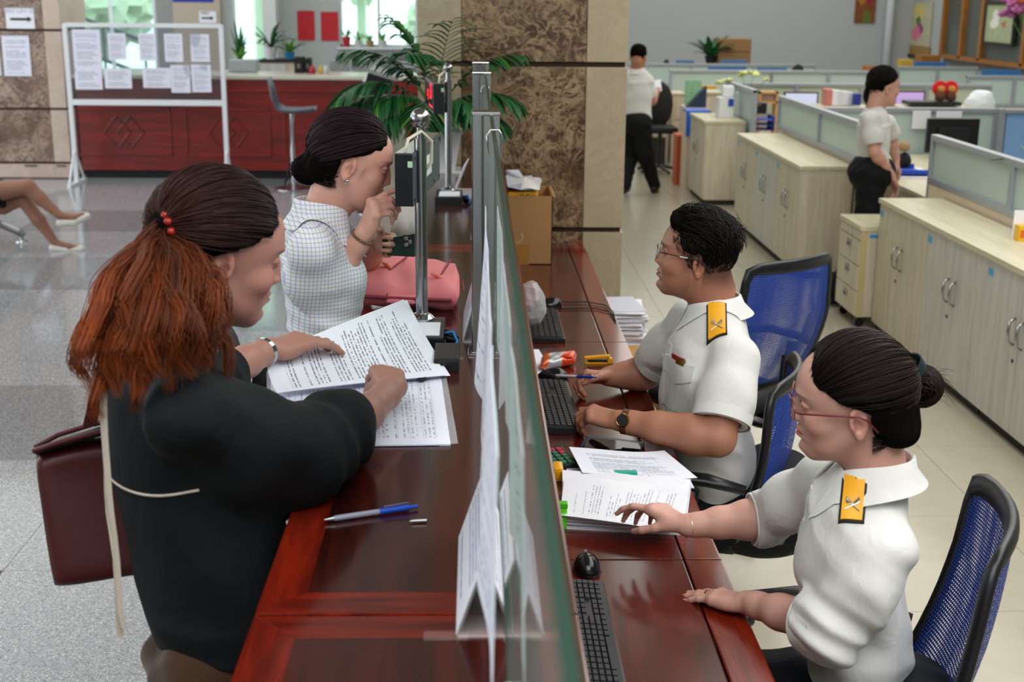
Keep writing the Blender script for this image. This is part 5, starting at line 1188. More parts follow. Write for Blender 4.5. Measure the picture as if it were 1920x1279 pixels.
# stack of documents and folder before the front woman
dz = DZ; sd = thing('document_stack', 'thick stack of documents in a clear sleeve under the front woman\'s hand', 'paper stack', onz(1170, 960, DZ))
rnd = random.Random(4)
for k in range(9):
    z0 = DZ+.0035*k; j = lambda: rnd.uniform(-.006, .006)
    P = [onz(1052, 990, DZ), onz(1285, 1003, DZ), onz(1292, 922, DZ), onz(1056, 903, DZ)]
    P = [Vector((p.x+j()+(-.0 if i in (0, 3) else -.0), p.y+j(), z0+.003)) for i, p in enumerate(P)]
    bm = nb(); sheet(bm, *P, 4, 2, .003); mk('sheet_bundle', bm, plain('bundle_%d' % k, ['dcdde6', 'c6c8d4', 'e2e2ea'][k % 3], .6), sd)
P = [onz(1050, 966, DZ+.036), onz(1262, 998, DZ+.036), onz(1293, 918, DZ+.036), onz(1058, 897, DZ+.040)]
bm = nb(); sheet(bm, *P, 12, 10, .0008, lambda u, v: .003*math.sin(3*u+v)); mk('top_sheet', bm, printed('stack_print', 38, .1, '4a4d58', 'dfe0e6', rot=True, seed=9, dens=.5, short=.6), sd)
P = [p+Vector((0, 0, .0035)) for p in P]; bm = nb(); sheet(bm, *P, 16, 12, .0005, lambda u, v: .003*math.sin(3*u+v)+.0022*math.sin(17*u+9*v)*max(0, v-.5)); mk('clear_sleeve', bm, clear('sleeve2', 'eef0f6', .12, .07), sd)
tabp = printed('table_print', 30, .14, '5a6270', 'e4e6f2', table=True, seed=13, dens=.4, top=.2)
P = [onz(1040, 915, DZ+.010), onz(1302, 915, DZ+.004), onz(1280, 872, DZ+.004), onz(1062, 862, DZ+.006)]
P[0] = onz(1062, 905, DZ+.004)
bm = nb(); sheet(bm, *P, 6, 5, .0015); mk('printed_form', bm, printed('form3', 22, .05, '4a4f5e', 'd5d9e4', table=True, seed=15, dens=.36, top=.05), label='form lying under the curled table sheet on the staff desk', cat='paper')
P = [onz(1092, 886, DZ+.035), onz(1308, 893, DZ+.012), onz(1246, 842, DZ+.022), onz(1067, 838, DZ+.03)]
bm = nb(); sheet(bm, *P, 12, 8, .0006, lambda u, v: -.010*math.sin(PI*u)+.004*math.sin(5*u)); mk('curled_table_sheet', bm, tabp, label='curled sheet printed with a table, lying behind the document stack', cat='paper')
g0, g1 = onz(1130, 893, DZ+.012), onz(1194, 890, DZ+.012)
er = thing('green_glue_case', 'teal green case between the curled sheet and the form', 'case', (g0+g1)/2)
mk('case', bx((g0.x, g0.y-.008, DZ+.006), (g1.x, g0.y+.014, DZ+.024), .005), M['green'], er); mk('cap', bx((g0.x-.004, g0.y-.006, DZ+.008), (g0.x, g0.y+.012, DZ+.022), .002), M['clearp'], er)
def rect(px, z): return [onz(x, y, z) for x, y in px]
def flat(name, px, z0, z1, mat, parent=None, bev=.002, **k):
    bm = nb(); P = rect(px, z0); lo = [bm.verts.new((p.x, p.y, z0)) for p in P]; hi = [bm.verts.new((p.x, p.y, z1)) for p in P]
    bm.faces.new(lo[::-1]); bm.faces.new(hi)
    n = len(P)
    for i in range(n): bm.faces.new((lo[i], lo[(i+1) % n], hi[(i+1) % n], hi[i]))
    if bev: bmesh.ops.bevel(bm, geom=bm.edges[:], offset=bev, segments=2, affect='EDGES', profile=.7)
    return mk(name, bm, mat, parent, **k)
ph = thing('mobile_phone', 'black smartphone with blue case lying on the staff desk', 'phone', onz(1150, 840, DZ))
flat('case', [(1088, 842), (1199, 854), (1208, 834), (1102, 820)], DZ+.001, DZ+.009, plain('case_blue', '1b3f66', .3), ph)
flat('screen', [(1091, 840), (1197, 851), (1205, 833), (1103, 820)], DZ+.009, DZ+.0105, plain('phone_glass', '08090c', .04), ph, bev=0)
ca = thing('calculator', 'black calculator with green and red keys beside the phone', 'calculator', (.185, 3.12, DZ))
Mc = Matrix.Translation((.196, 3.12, DZ)) @ Matrix.Rotation(.25, 4, 'Z')
mk('body', bx((-.055, -.075, .001), (.055, .075, .014), .003, Mc), M['black'], ca)
mk('display', bx((-.05, .04, .014), (-.02, .07, .0155), 0, Mc), plain('lcd', '6f7a68', .3), ca)
km = [plain('calc_key_green', '2a6a52', .4), plain('calc_key_red', 'b02a3c', .4)]
for i in range(5):
    for j in range(5): mk('key', bx((-.046+i*.019, -.062+j*.024, .014), (-.032+i*.019, -.046+j*.024, .0175), 0, Mc), km[1] if j == 4 or (i == 4 and j > 2) else km[0], ca)
bm = nb(); c0 = onz(1047, 882, DZ+.02); box(bm, (c0.x-.014, c0.y-.03, DZ), (c0.x+.012, c0.y+.03, DZ+.035), .01); mk('yellow_tape_roll', bm, M['yellow'], label='yellow object peeking out beside the counter wall', cat='desk item')
c0 = onz(1058, 975, DZ+.02); hl = thing('highlighter', 'bright green highlighter standing by the document stack', 'marker', (c0.x, c0.y, DZ))
mk('body', bx((c0.x-.012, c0.y-.008, DZ), (c0.x+.006, c0.y+.01, DZ+.05), .004), plain('lime', '5ad21e', .35), hl); mk('cap', bx((c0.x-.013, c0.y-.009, DZ+.05), (c0.x+.007, c0.y+.011, DZ+.062), .003), plain('lime_cap', '49b016', .35), hl)
# paper stack beside the pillar on a carton
fx, fy = .72, 5.35
c1 = thing('carton', 'flat tan carton on the floor beside the desk, under the paper stack', 'box', (.85, 5.3, 0))
cz = .44; a, b = onz(1160, 655, cz), onz(1238, 690, cz)
mk('carton_body', bx((.60, 4.90, .0), (1.0, 5.45, cz), .004), plain('carton_tan', 'b98e4e', .75), c1); mk('carton_tape', bx((.78, 4.89, cz-.1), (.84, 5.46, cz+.0015)), plain('tape_tan2', 'a8772e', .3), c1)
ps = thing('paper_stack', 'tall uneven stack of white papers on the floor carton by the pillar', 'paper stack', (.85, 5.1, cz))
a = onz(1150, 648, cz); X0 = onz(1133, 600, cz).x; yS = onz(1180, 648, cz).y; Ys = (yS, yS+.30)
x0 = ony(1160, 640, yS).x-.045; x1 = ony(1217, 640, yS).x
ztop = ony(1180, 585, yS).z; n = 26
for k in range(n):
    z0 = cz+(ztop-cz)*k/n; dx = rnd.uniform(-.012, .012); w2 = rnd.uniform(-.014, .01)
    Mq = Matrix.Translation(((x0+x1)/2+dx-.03*k/n, yS+.15+rnd.uniform(-.01, .01), z0)) @ Matrix.Rotation(rnd.uniform(-.12, .12), 4, 'Z')
    hx = (x1-x0)/2; mk('sheet_bundle', bx((-hx, -.14, 0), (hx+w2, .14, (ztop-cz)/n*.85), .0015, Mq), [M['paper'], plain('pg1', 'c9ccd8', .7), M['white']][k % 3], ps)
# ---------------------------------------------------------------- bodies: smooth surfaces grown from blended volumes
import openvdb as vdb
A3 = lambda v: np.array(tuple(v), dtype=np.float32)
class Vol:
    def __init__(s, lo, hi, vox, T=None):
        s.lo = A3(lo); s.vox = vox; s.n = np.ceil((A3(hi)-s.lo)/vox).astype(int)+1
        s.F = np.full(s.n, .06, np.float32); s.T = T
    def win(s, lo, hi):
        a = np.clip(np.floor((lo-s.lo)/s.vox).astype(int), 0, s.n); b = np.clip(np.ceil((hi-s.lo)/s.vox).astype(int)+1, 0, s.n)
        if (b <= a).any(): return None
        sl = tuple(slice(int(x), int(y)) for x, y in zip(a, b))
        g = [s.lo[i]+s.vox*np.arange(a[i], b[i], dtype=np.float32) for i in range(3)]
        return sl, g[0][:, None, None], g[1][None, :, None], g[2][None, None, :]
    def put(s, sl, d, k, op):
        F = s.F[sl]
        if op < 0: d = -d
        if op < 0:   # smooth max
            if k > 0: h = np.clip(.5-.5*(d-F)/k, 0, 1); r = d*(1-h)+F*h+k*h*(1-h)
            else: r = np.maximum(F, d)
            h = None
        else:
            if k > 0: h = np.clip(.5+.5*(F-d)/k, 0, 1); r = F*(1-h)+d*h-k*h*(1-h)
            else: r = np.minimum(F, d)
        s.F[sl] = r
    def cone(s, a, b, ra, rb, k=.01, op=1, sq=None):
        """round cone from a to b; sq = (axis, factor) flattens it along an axis"""
        a, b = A3(a), A3(b); m = max(ra, rb)*(max(1, 1/sq[1] if sq and sq[1] < 1 else 1, sq[1] if sq else 1))+k+.012
        w_ = s.win(np.minimum(a, b)-m, np.maximum(a, b)+m)
        if w_ is None: return
        sl, X, Y, Z = w_; ab = b-a; L2 = float(ab@ab)+1e-12
        px, py, pz = X-a[0], Y-a[1], Z-a[2]
        t = np.clip((px*ab[0]+py*ab[1]+pz*ab[2])/L2, 0, 1)
        dx, dy, dz = px-t*ab[0], py-t*ab[1], pz-t*ab[2]
        if sq:
            n = A3(Vector(sq[0]).normalized()); f = sq[1]; q = (dx*n[0]+dy*n[1]+dz*n[2]); d = np.sqrt(np.maximum(dx*dx+dy*dy+dz*dz+q*q*(1/f**2-1), 0))
            r = ra+(rb-ra)*t; D = (d-r)*(f if f < 1 else 1)
        else: D = np.sqrt(dx*dx+dy*dy+dz*dz)-(ra+(rb-ra)*t)
        s.put(sl, D, k, op)
    def chain(s, pts, rs, k=.01, op=1, sq=None):
        for i in range(len(pts)-1): s.cone(pts[i], pts[i+1], rs[i], rs[i+1], k, op, sq)
    def ell(s, c, r, k=.01, op=1, R=None):
        c, r = A3(c), A3(r); m = float(r.max())+k+.012
        w_ = s.win(c-m, c+m)
        if w_ is None: return
        sl, X, Y, Z = w_; x, y, z = X-c[0], Y-c[1], Z-c[2]
        if R is not None:
            Q = np.array(R.to_3x3().transposed() if hasattr(R, 'to_3x3') else R, dtype=np.float32)
            x, y, z = Q[0, 0]*x+Q[0, 1]*y+Q[0, 2]*z, Q[1, 0]*x+Q[1, 1]*y+Q[1, 2]*z, Q[2, 0]*x+Q[2, 1]*y+Q[2, 2]*z
        k0 = np.sqrt((x/r[0])**2+(y/r[1])**2+(z/r[2])**2); k1 = np.sqrt((x/r[0]**2)**2+(y/r[1]**2)**2+(z/r[2]**2)**2)+1e-6
        s.put(sl, k0*(k0-1)/k1, k, op)
    def half(s, c, n, k=.005, lo=None, hi=None):
        """cut away everything on the side n of the plane through c"""
        sl, X, Y, Z = s.win(s.lo if lo is None else A3(lo), s.lo+s.vox*s.n if hi is None else A3(hi)); n = A3(Vector(n).normalized()); c = A3(c)
        s.put(sl, -((X-c[0])*n[0]+(Y-c[1])*n[1]+(Z-c[2])*n[2]), k, -1)
    def disp(s, fn, band=.03):
        idx = np.nonzero(np.abs(s.F) < band); P = [s.lo[i]+s.vox*idx[i].astype(np.float32) for i in range(3)]
        s.F[idx] += fn(*P).astype(np.float32)
    def mesh(s, xf=None, smooth=0):
        for ax in range(3):
            ii = [slice(None)]*3
            for e in (0, -1): ii[ax] = e; s.F[tuple(ii)] = np.maximum(s.F[tuple(ii)], s.vox)
        g = vdb.FloatGrid(.06); g.copyFromArray(np.ascontiguousarray(s.F)); P, T_, Q_ = g.convertToPolygons(0.0, 0.0)
        P = P.astype(np.float32)*s.vox+s.lo
        # orientation: make normals point out (volume positive)
        q = Q_.astype(np.int64)
        a, b, c = P[q[:, 0]], P[q[:, 1]], P[q[:, 2]]; vol = np.einsum('ij,ij->i', a, np.cross(b, c)).sum()
        if vol < 0: Q_ = Q_[:, ::-1]; T_ = T_[:, ::-1]
        if smooth:
            E_ = np.concatenate([Q_[:, [0, 1]], Q_[:, [1, 2]], Q_[:, [2, 3]], Q_[:, [3, 0]]]).astype(np.int64)
            for _ in range(smooth):
                S = np.zeros_like(P); N = np.zeros(len(P), np.float32)
                for u, v in ((0, 1), (1, 0)): np.add.at(S, E_[:, u], P[E_[:, v]]); np.add.at(N, E_[:, u], 1)
                P = P*.5+.5*S/np.maximum(N, 1)[:, None]
        if xf is not None: P0 = P; P = (np.array(xf, dtype=np.float32)[:3, :3] @ P.T).T+np.array(xf, dtype=np.float32)[:3, 3]; return P, T_, Q_, P0
        return P, T_, Q_, P
def np_mesh(name, pieces, cols=None):
    """pieces: list of (P, tris, quads); cols: list of per-vertex colour arrays"""
    off = 0; VP, LP, SZ = [], [], []
    for P, T_, Q_ in pieces:
        VP.append(P)
        if len(T_): LP.append((T_.astype(np.int64)+off).ravel()); SZ.append(np.full(len(T_), 3))
        if len(Q_): LP.append((Q_.astype(np.int64)+off).ravel()); SZ.append(np.full(len(Q_), 4))
        off += len(P)
    V = np.concatenate(VP); L = np.concatenate(LP).astype(np.int32); S = np.concatenate(SZ).astype(np.int32)
    me = bpy.data.meshes.new(name); me.vertices.add(len(V)); me.vertices.foreach_set('co', V.astype(np.float32).ravel())
    me.loops.add(len(L)); me.loops.foreach_set('vertex_index', L)
    me.polygons.add(len(S)); st = np.concatenate([[0], np.cumsum(S)[:-1]]).astype(np.int32); me.polygons.foreach_set('loop_start', st)
    try: me.polygons.foreach_set('loop_total', S)
    except Exception: pass
    me.update(calc_edges=True); me.polygons.foreach_set('use_smooth', np.ones(len(S), bool))
    if cols is not None:
        C = np.concatenate(cols).astype(np.float32); at = me.color_attributes.new('Col', 'FLOAT_COLOR', 'POINT')
        at.data.foreach_set('color', np.concatenate([C, np.ones((len(C), 1), np.float32)], 1).ravel())
    me.validate(); return me
def G(x, s): return np.exp(-(x/s)**2)
def skin_mat(name, rough=.5):
    t = NT(name); a = t.n('ShaderNodeVertexColor'); a.layer_name = 'Col'; v = t.coord()
    n1 = t.noise(v, 38, 4, .6); c = t.mix(t.math('MULTIPLY', t.math('SUBTRACT', n1, .35, clamp=True), .5, clamp=True), a.outputs[0], (.42, .14, .09, 1))
    t.set(Base_Color=c, Roughness=rough, Subsurface_Weight=.12, Subsurface_Radius=(.010, .004, .002), Subsurface_Scale=1.0, Specular_IOR_Level=.35)
    t.bump(t.noise(v, 420, 2, .5), .25, .0006); return t.m
def hair_mat(name, rough=.5, spec=.2):
    t = NT(name); a = t.n('ShaderNodeVertexColor'); a.layer_name = 'Col'
    t.set(Base_Color=a.outputs[0], Roughness=rough, Specular_IOR_Level=spec, Anisotropic=.4); return t.m
SKINM = skin_mat('skin'); HAIRM = hair_mat('hair')
def lin(h): return np.array(srgb(h)[:3], np.float32)
HAIRB = plain('hair_base', '0b0706', .85, spec=.05)
def head_frame(ear_mid, fwd, up, s=1.0):
    f = Vector(fwd).normalized(); l = Vector(up).cross(f).normalized(); u = f.cross(l).normalized()
    M_ = Matrix((f, l, u)).transposed().to_4x4() @ Matrix.Scale(s, 4); M_.translation = Vector(ear_mid); return M_
def head_mesh(F, skin, lip, male=False, vox=.0021, jaw=1.0, nose=1.0, neck_to=None, neck_r=.05, brow='1a1210', chin=1.0, eye_open=1.0, smile=0, stubble=None, fat=0):
    """F: frame (x forward, y left, z up) at the centre of the skull at eye height; neck_to: world point of the neck base"""
    V = Vol((-.125, -.105, -.25), (.135, .105, .14), vox)
    V.ell((-.006, 0, .030), (.094, .074, .082), 0)
    V.ell((.030, 0, .030), (.062, .064, .062), .02)
    V.ell((.020, 0, -.022), (.069, .0625+fat, .092), .02)
    V.ell((.030, 0, -.070), (.050, .047*jaw+fat, .042), .02)
    for s in (-1, 1):
        V.cone((-.004, s*(.054*jaw+fat*.8), -.048), (.060, s*.016, -.100*chin), .011, .011, .026)
        V.ell((.052, s*.041, -.030), (.026, .022, .022), .018)
        V.ell((.036, s*.036, -.058), (.026, .016, .030), .014)
    Fi = F.inverted()
    nb_ = Fi @ Vector(neck_to) if neck_to is not None else Vector((-.045, 0, -.2))
    V.cone((-.028, 0, -.055), nb_, neck_r*.97, neck_r, .022); V.cone((-.040, 0, -.02), nb_+Vector((-.01, 0, 0)), neck_r*.9, neck_r, .02)
    V.cone((.012, 0, -.095*chin), (nb_.x+.03, nb_.y, nb_.z+.02), .018, .022, .02)
    n_ = nose
    def face(x, y, z):
        ay = np.abs(y); w_ = 1/(1+np.exp(-(x-.035)/.008)); b = 0
        b = b+.0042*G(z-.022, .009)*G(ay-.026, .018)-.0105*G(ay-.030, .015)*G(z-.002, .011)-.004*G(y, .012)*G(z-.010, .010)
        t = np.clip((.012-z)/.047, 0, 1); h = (.003+.0165*t**1.15)*n_; drop = 1/(1+np.exp(-(z+.0385)/.0017)); up_ = 1/(1+np.exp(-(.016-z)/.004))
        b = b+h*drop*up_*G(y, .0062+.0036*t)+.009*n_*G(ay-.0125, .0062)*G(z+.0345, .0065)-.0025*G(ay-.008, .003)*G(z+.041, .003)
        b = b+.0042*G(y, .026)*G(z+.063, .018)+.0046*G(y, .018)*G(z+.0565, .0036)-.0050*G(y, .022-.0*z)*G(z+.0622-.004*smile*(ay/.02)**2, .0017)+.0058*G(y, .015)*G(z+.0682, .0046)-.0042*G(y, .02)*G(z+.0785, .0052)+.0085*chin*G(y, .017)*G(z+.096, .012)
        b = b-.0018*G(ay-.024-(-.045-z)*.35, .004)*G(z+.05, .016)*(1+smile)+.003*smile*G(ay-.036, .014)*G(z+.035, .014)
        return -(b*w_)
    V.disp(face, .04)
    er = .0118
    for s in (-1, 1):
        V.ell((.0735, s*.0305, .0015), (er+.0022, er+.0042, er+.0005), .004)
        if eye_open > 0: V.ell((.0885, s*.031, .0008), (.011, .0125, .0036*eye_open), .0012, -1)
        # ear
        R_ = Matrix.Rotation(.22, 3, 'Y') @ Matrix.Rotation(s*.38, 3, 'Z')
        c = Vector((-.014, s*.0745, -.010))
        V.ell(c, (.0175, .0058, .0300), .004, 1, R_); V.ell(c+R_ @ Vector((.004, s*.0045, -.004)), (.0085, .0055, .0145), .002, -1, R_); V.ell(c+R_ @ Vector((-.003, s*.0055, .013)), (.010, .004, .010), .002, -1, R_)
        V.ell(c+R_ @ Vector((.003, 0, -.026)), (.008, .0050, .009), .004, 1, R_); V.ell(c+R_ @ Vector((.013, s*.002, -.006)), (.004, .004, .007), .003, 1, R_)
    P, T_, Q_, P0 = V.mesh(F, 1)
    x, y, z = P0.T; ay = np.abs(y); C = np.tile(lin(skin), (len(P0), 1)); fr = 1/(1+np.exp(-(x-.05)/.006))
    def blend(m, c, a=1): nonlocal C; C = C*(1-(m*a)[:, None])+c*(m*a)[:, None]
    blush = C[0]*np.array([1.05, .78, .74], np.float32); blend(G(ay-.042, .02)*G(z+.03, .022)*fr, blush, .6); blend(G(ay, .014)*G(z+.035, .010)*fr, blush, .45); blend(G(x+.014, .022)*G(z+.010, .034)/(1+np.exp(-(ay-.0745)/.0012)), blush, .8)
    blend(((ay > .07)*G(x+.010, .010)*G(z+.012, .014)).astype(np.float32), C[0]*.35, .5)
    lw_ = .0215+.002*smile; m = (1/(1+np.exp((ay-lw_)/.0015)))*fr*(1/(1+np.exp(-(z+.0745+.00*ay)/.001)))*(1/(1+np.exp((z+.0535+(ay/lw_)**2*.006)/.001))); m = m*(1/(1+np.exp(-(z+.0745-(ay/lw_)**2*.011)/.001))); blend(m, lin(lip), .85)
    blend(G(z+.0622, .0011)*(ay < lw_)*fr, lin('3a1210'), .75)
    zb = .0225-.10*np.clip(ay-.03, 0, 1)**1*.9+.0*ay; m = G(z-zb, .0030 if male else .0019)*(1/(1+np.exp(-(ay-.011)/.002)))*(1/(1+np.exp((ay-.050)/.003)))*fr; blend(m, lin(brow), .92 if male else .8)
    ex = np.sqrt(((ay-.0308)/.0145)**2+((z-.0012)/.0052)**2); blend(G(ex-1.0, .16)*fr*((z > -.001)*1.0+.35*(z <= -.001)), lin('20120e'), .8)
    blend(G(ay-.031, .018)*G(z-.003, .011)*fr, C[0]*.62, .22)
    blend(G(ay-.0075, .003)*G(z+.0415, .0022)*fr, lin('2a0f0c'), .9)
    if stubble: blend(((z < -.045)*(x > .0)*G(z+.08, .04)).astype(np.float32), lin(stubble), .22)
    me = (P, T_, Q_); return me, C, er
def eyes(parent, F, er, look=(1, 0, 0), closed=False):
    lk = Vector(look).normalized()
    for s in (-1, 1):
        bm = nb(); bmesh.ops.create_uvsphere(bm, u_segments=20, v_segments=14, radius=er, matrix=F @ Matrix.Translation((.0735, s*.0305, .0015)))
        e = mk('eye', bm, M['eyewhite'], parent, smooth=True)
        q = lk.to_track_quat('Z', 'Y').to_matrix().to_4x4(); bm = nb()
        lathe(bm, [(.0060, -.0012), (.0056, .0004), (.003, .0014), (0, .0017)], (0, 0, 0), 18, F @ Matrix.Translation(Vector((.0735, s*.0305, .0015))+lk*(er-.00135)) @ q @ Matrix.Scale(1.0, 4)); mk('iris', bm, M['iris'], e, smooth=True)
M['eyewhite'] = plain('eye_white', 'cfc8c2', .15, noise=0); M['iris'] = plain('iris_dark', '120a08', .06, noise=0)
# ---- hands
def hand(V, wrist, knuck, palm_n, side, curls, spread=0.0, s=1.0, thumb=(.7, .5), thumb_curl=(.3, .3), fat=1.0, k=.0035):
    """wrist -> knuck is the direction of the hand; palm_n points out of the palm; side +1: the thumb lies towards palm_n x dir"""
    w_ = Vector(wrist); d = (Vector(knuck)-w_).normalized(); n = Vector(palm_n); n = (n-d*n.dot(d)).normalized(); t = n.cross(d).normalized()*side   # t: towards thumb
    L = .083*s; offs = [.030, .0105, -.0095, -.0275]; lens = [(.042, .025, .020), (.046, .028, .021), (.042, .026, .020), (.033, .020, .018)]; rad = [.0088, .009, .0086, .0076]; back = [.0, .004, .0, -.008]
    V.ell(w_+d*.008*s, (.020*s, .020*s, .016*s), .015, 1, Matrix((d, t, n)).transposed())
    tips = []; joints = []
    for i in range(4):
        base = w_+d*(L+back[i]*s)+t*offs[i]*s*.82
        V.cone(w_+d*.012*s+t*offs[i]*.55*s, base, .0125*s*fat, .0102*s*fat, .010, 1, (n, .95)); V.ell(base-n*.0035*s, (.0115*s, .0095*s, .0095*s), .005, 1, Matrix((d, t, n)).transposed()); V.cone(w_+d*.02*s+t*offs[i]*.5*s+n*.004, base+n*.003, .011*s*fat, .009*s*fat, .010)
    V.ell(w_+d*.038*s+t*.020*s+n*.009*s, (.026*s, .014*s, .013*s), .008, 1, Matrix((d, t, n)).transposed()); V.ell(w_+d*.040*s-t*.020*s+n*.006*s, (.030*s, .012*s, .011*s), .008, 1, Matrix((d, t, n)).transposed())
    for i in range(4):
        base = w_+d*(L+back[i]*s)+t*offs[i]*s*.82; ang = 0; p = base; c = curls[i]; sp = spread*(1.5-i)*.5; dd = (d*math.cos(sp)+t*math.sin(sp)).normalized(); r = rad[i]*s*fat; js = [base]
        for j in range(3):
            ang += c[j]; dj = (dd*math.cos(ang)+n*math.sin(ang)).normalized(); q = p+dj*lens[i][j]*s
            r2 = r*(.92 if j < 2 else .82); V.cone(p, q, r, r2, k if j else .006); V.ell(q, (r2*1.04,)*3, .002) if j < 2 else None
            p = q; r = r2; js.append(q)
        tips.append((p, dj, n*math.cos(ang)-dd*math.sin(ang), r)); joints.append(js)
    b0 = w_+d*.022*s+t*.020*s+n*.006*s; a, b = thumb; dt = (d*math.cos(a)+t*math.sin(a)+n*b).normalized(); p1 = b0+dt*.040*s; V.cone(b0, p1, .0135*s*fat, .0112*s*fat, .010)
    inward = (-t*.8+d*.35+n*.25).normalized(); d2 = (dt*math.cos(thumb_curl[0])+inward*math.sin(thumb_curl[0])).normalized(); p2 = p1+d2*.031*s; V.cone(p1, p2, .0108*s*fat, .0100*s*fat, .004)
    d3 = (dt*math.cos(sum(thumb_curl))+inward*math.sin(sum(thumb_curl))).normalized(); p3 = p2+d3*.025*s; V.cone(p2, p3, .0104*s*fat, .0080*s*fat, .003)
    up_t = d3.cross(n.cross(d3)).normalized(); tips.append((p3, d3, -(n*.6-t*.6).normalized(), .008*s)); joints.append([b0, p1, p2, p3]); return tips, joints
def nails(parent, tips, which=range(5), col=None):
    for i in which:
        p, dj, nn, r = tips[i]; up_ = -(nn-dj*nn.dot(dj)).normalized() if i < 4 else nn; sd = dj.cross(up_).normalized()
        bm = nb(); bmesh.ops.create_uvsphere(bm, u_segments=12, v_segments=8, radius=1, matrix=basis(p+up_*r*.78+dj*r*.15, dj*r*.85, sd*r*.62, up_*r*.28)); mk('nail', bm, col or M['skinline'], parent, smooth=True)
def lerp(a, b, t): return Vector(a).lerp(Vector(b), t)
def arm(V, sh, el, wr, r=(.042, .036, .036, .024), fat=1.0):
    """upper arm and forearm, tapering, with the swell of the muscles"""
    sh, el, wr = map(Vector, (sh, el, wr)); f = fat
    V.chain([sh, lerp(sh, el, .45), el], [r[0]*f, r[1]*1.06*f, r[1]*.92*f], .02)
    V.chain([el, lerp(el, wr, .22), lerp(el, wr, .6), lerp(el, wr, .88), wr], [r[2]*.98*f, r[2]*1.08*f, r[2]*.84*f, r[3]*.98*f, r[3]*.92*f], .015)
# ---- fabric folds: a bundle of bent waves
def folds(amp, dirs, seed=0, k0=60, fade=None):
    rs = np.random.RandomState(seed); W_ = [(A3(Vector(d).normalized()), rs.uniform(.7, 1.5)*k0, rs.uniform(0, 6), rs.normal(size=3)*9, rs.uniform(0, 6), rs.normal(size=3)*7, rs.uniform(0, 6)) for d in dirs]
    def f(x, y, z):
        o = 0
        for d, k, ph, wv, p2, mv, p3 in W_:
            s_ = (x*d[0]+y*d[1]+z*d[2])*k+ph+1.7*np.sin(x*wv[0]+y*wv[1]+z*wv[2]+p2)
            m_ = np.clip(.5+.8*np.sin(x*mv[0]+y*mv[1]+z*mv[2]+p3), 0, 1)
            o = o+(np.abs(np.sin(s_*.5))**1.5-.5)*m_
        o = o*amp
        if fade is not None: o = o*fade(x, y, z)
        return o
    return f
# ---- hair
class Strands:
    def __init__(s): s.V = []; s.F = []; s.C = []; s.n = 0
    def add(s, pts, r0, r1, c0, c1, seg=3, flat=1.0):
        pts = np.array([tuple(p) for p in pts], np.float32); n = len(pts); t = np.gradient(pts, axis=0); t /= np.linalg.norm(t, axis=1)[:, None]+1e-9
        ref = np.array([.13, .21, .97], np.float32); a = np.cross(t, ref); a /= np.linalg.norm(a, axis=1)[:, None]+1e-6; b = np.cross(t, a)
        u = np.linspace(0, 1, n)[:, None]; r = (r0*(1-u)+r1*u)*(1-.75*np.clip((u-.85)/.15, 0, 1))
        ring = [pts+a*r*math.cos(2*PI*k/seg)+b*r*flat*math.sin(2*PI*k/seg) for k in range(seg)]
        V = np.stack(ring, 1).reshape(-1, 3); s.V.append(V); s.C.append(np.repeat(c0*(1-u)+c1*u, seg, 0))
        i = np.arange(n-1)[:, None]*seg; k = np.arange(seg)[None, :]; k2 = (k+1) % seg
        s.F.append((np.stack([i+k, i+k2, i+seg+k2, i+seg+k], -1).reshape(-1, 4)+s.n)); s.n += len(V)
    def piece(s): return np.concatenate(s.V), np.zeros((0, 3), int), np.concatenate(s.F)
    def cols(s): return np.concatenate(s.C)
def scalp_r(d, bulge=0.0):
    """distance from the skull centre (-.006, 0, .03) to the scalp along unit direction d (n, 3)"""
    return 1/np.sqrt((d[:, 0]/.100)**2+(d[:, 1]/.080)**2+(d[:, 2]/.0885)**2)+bulge
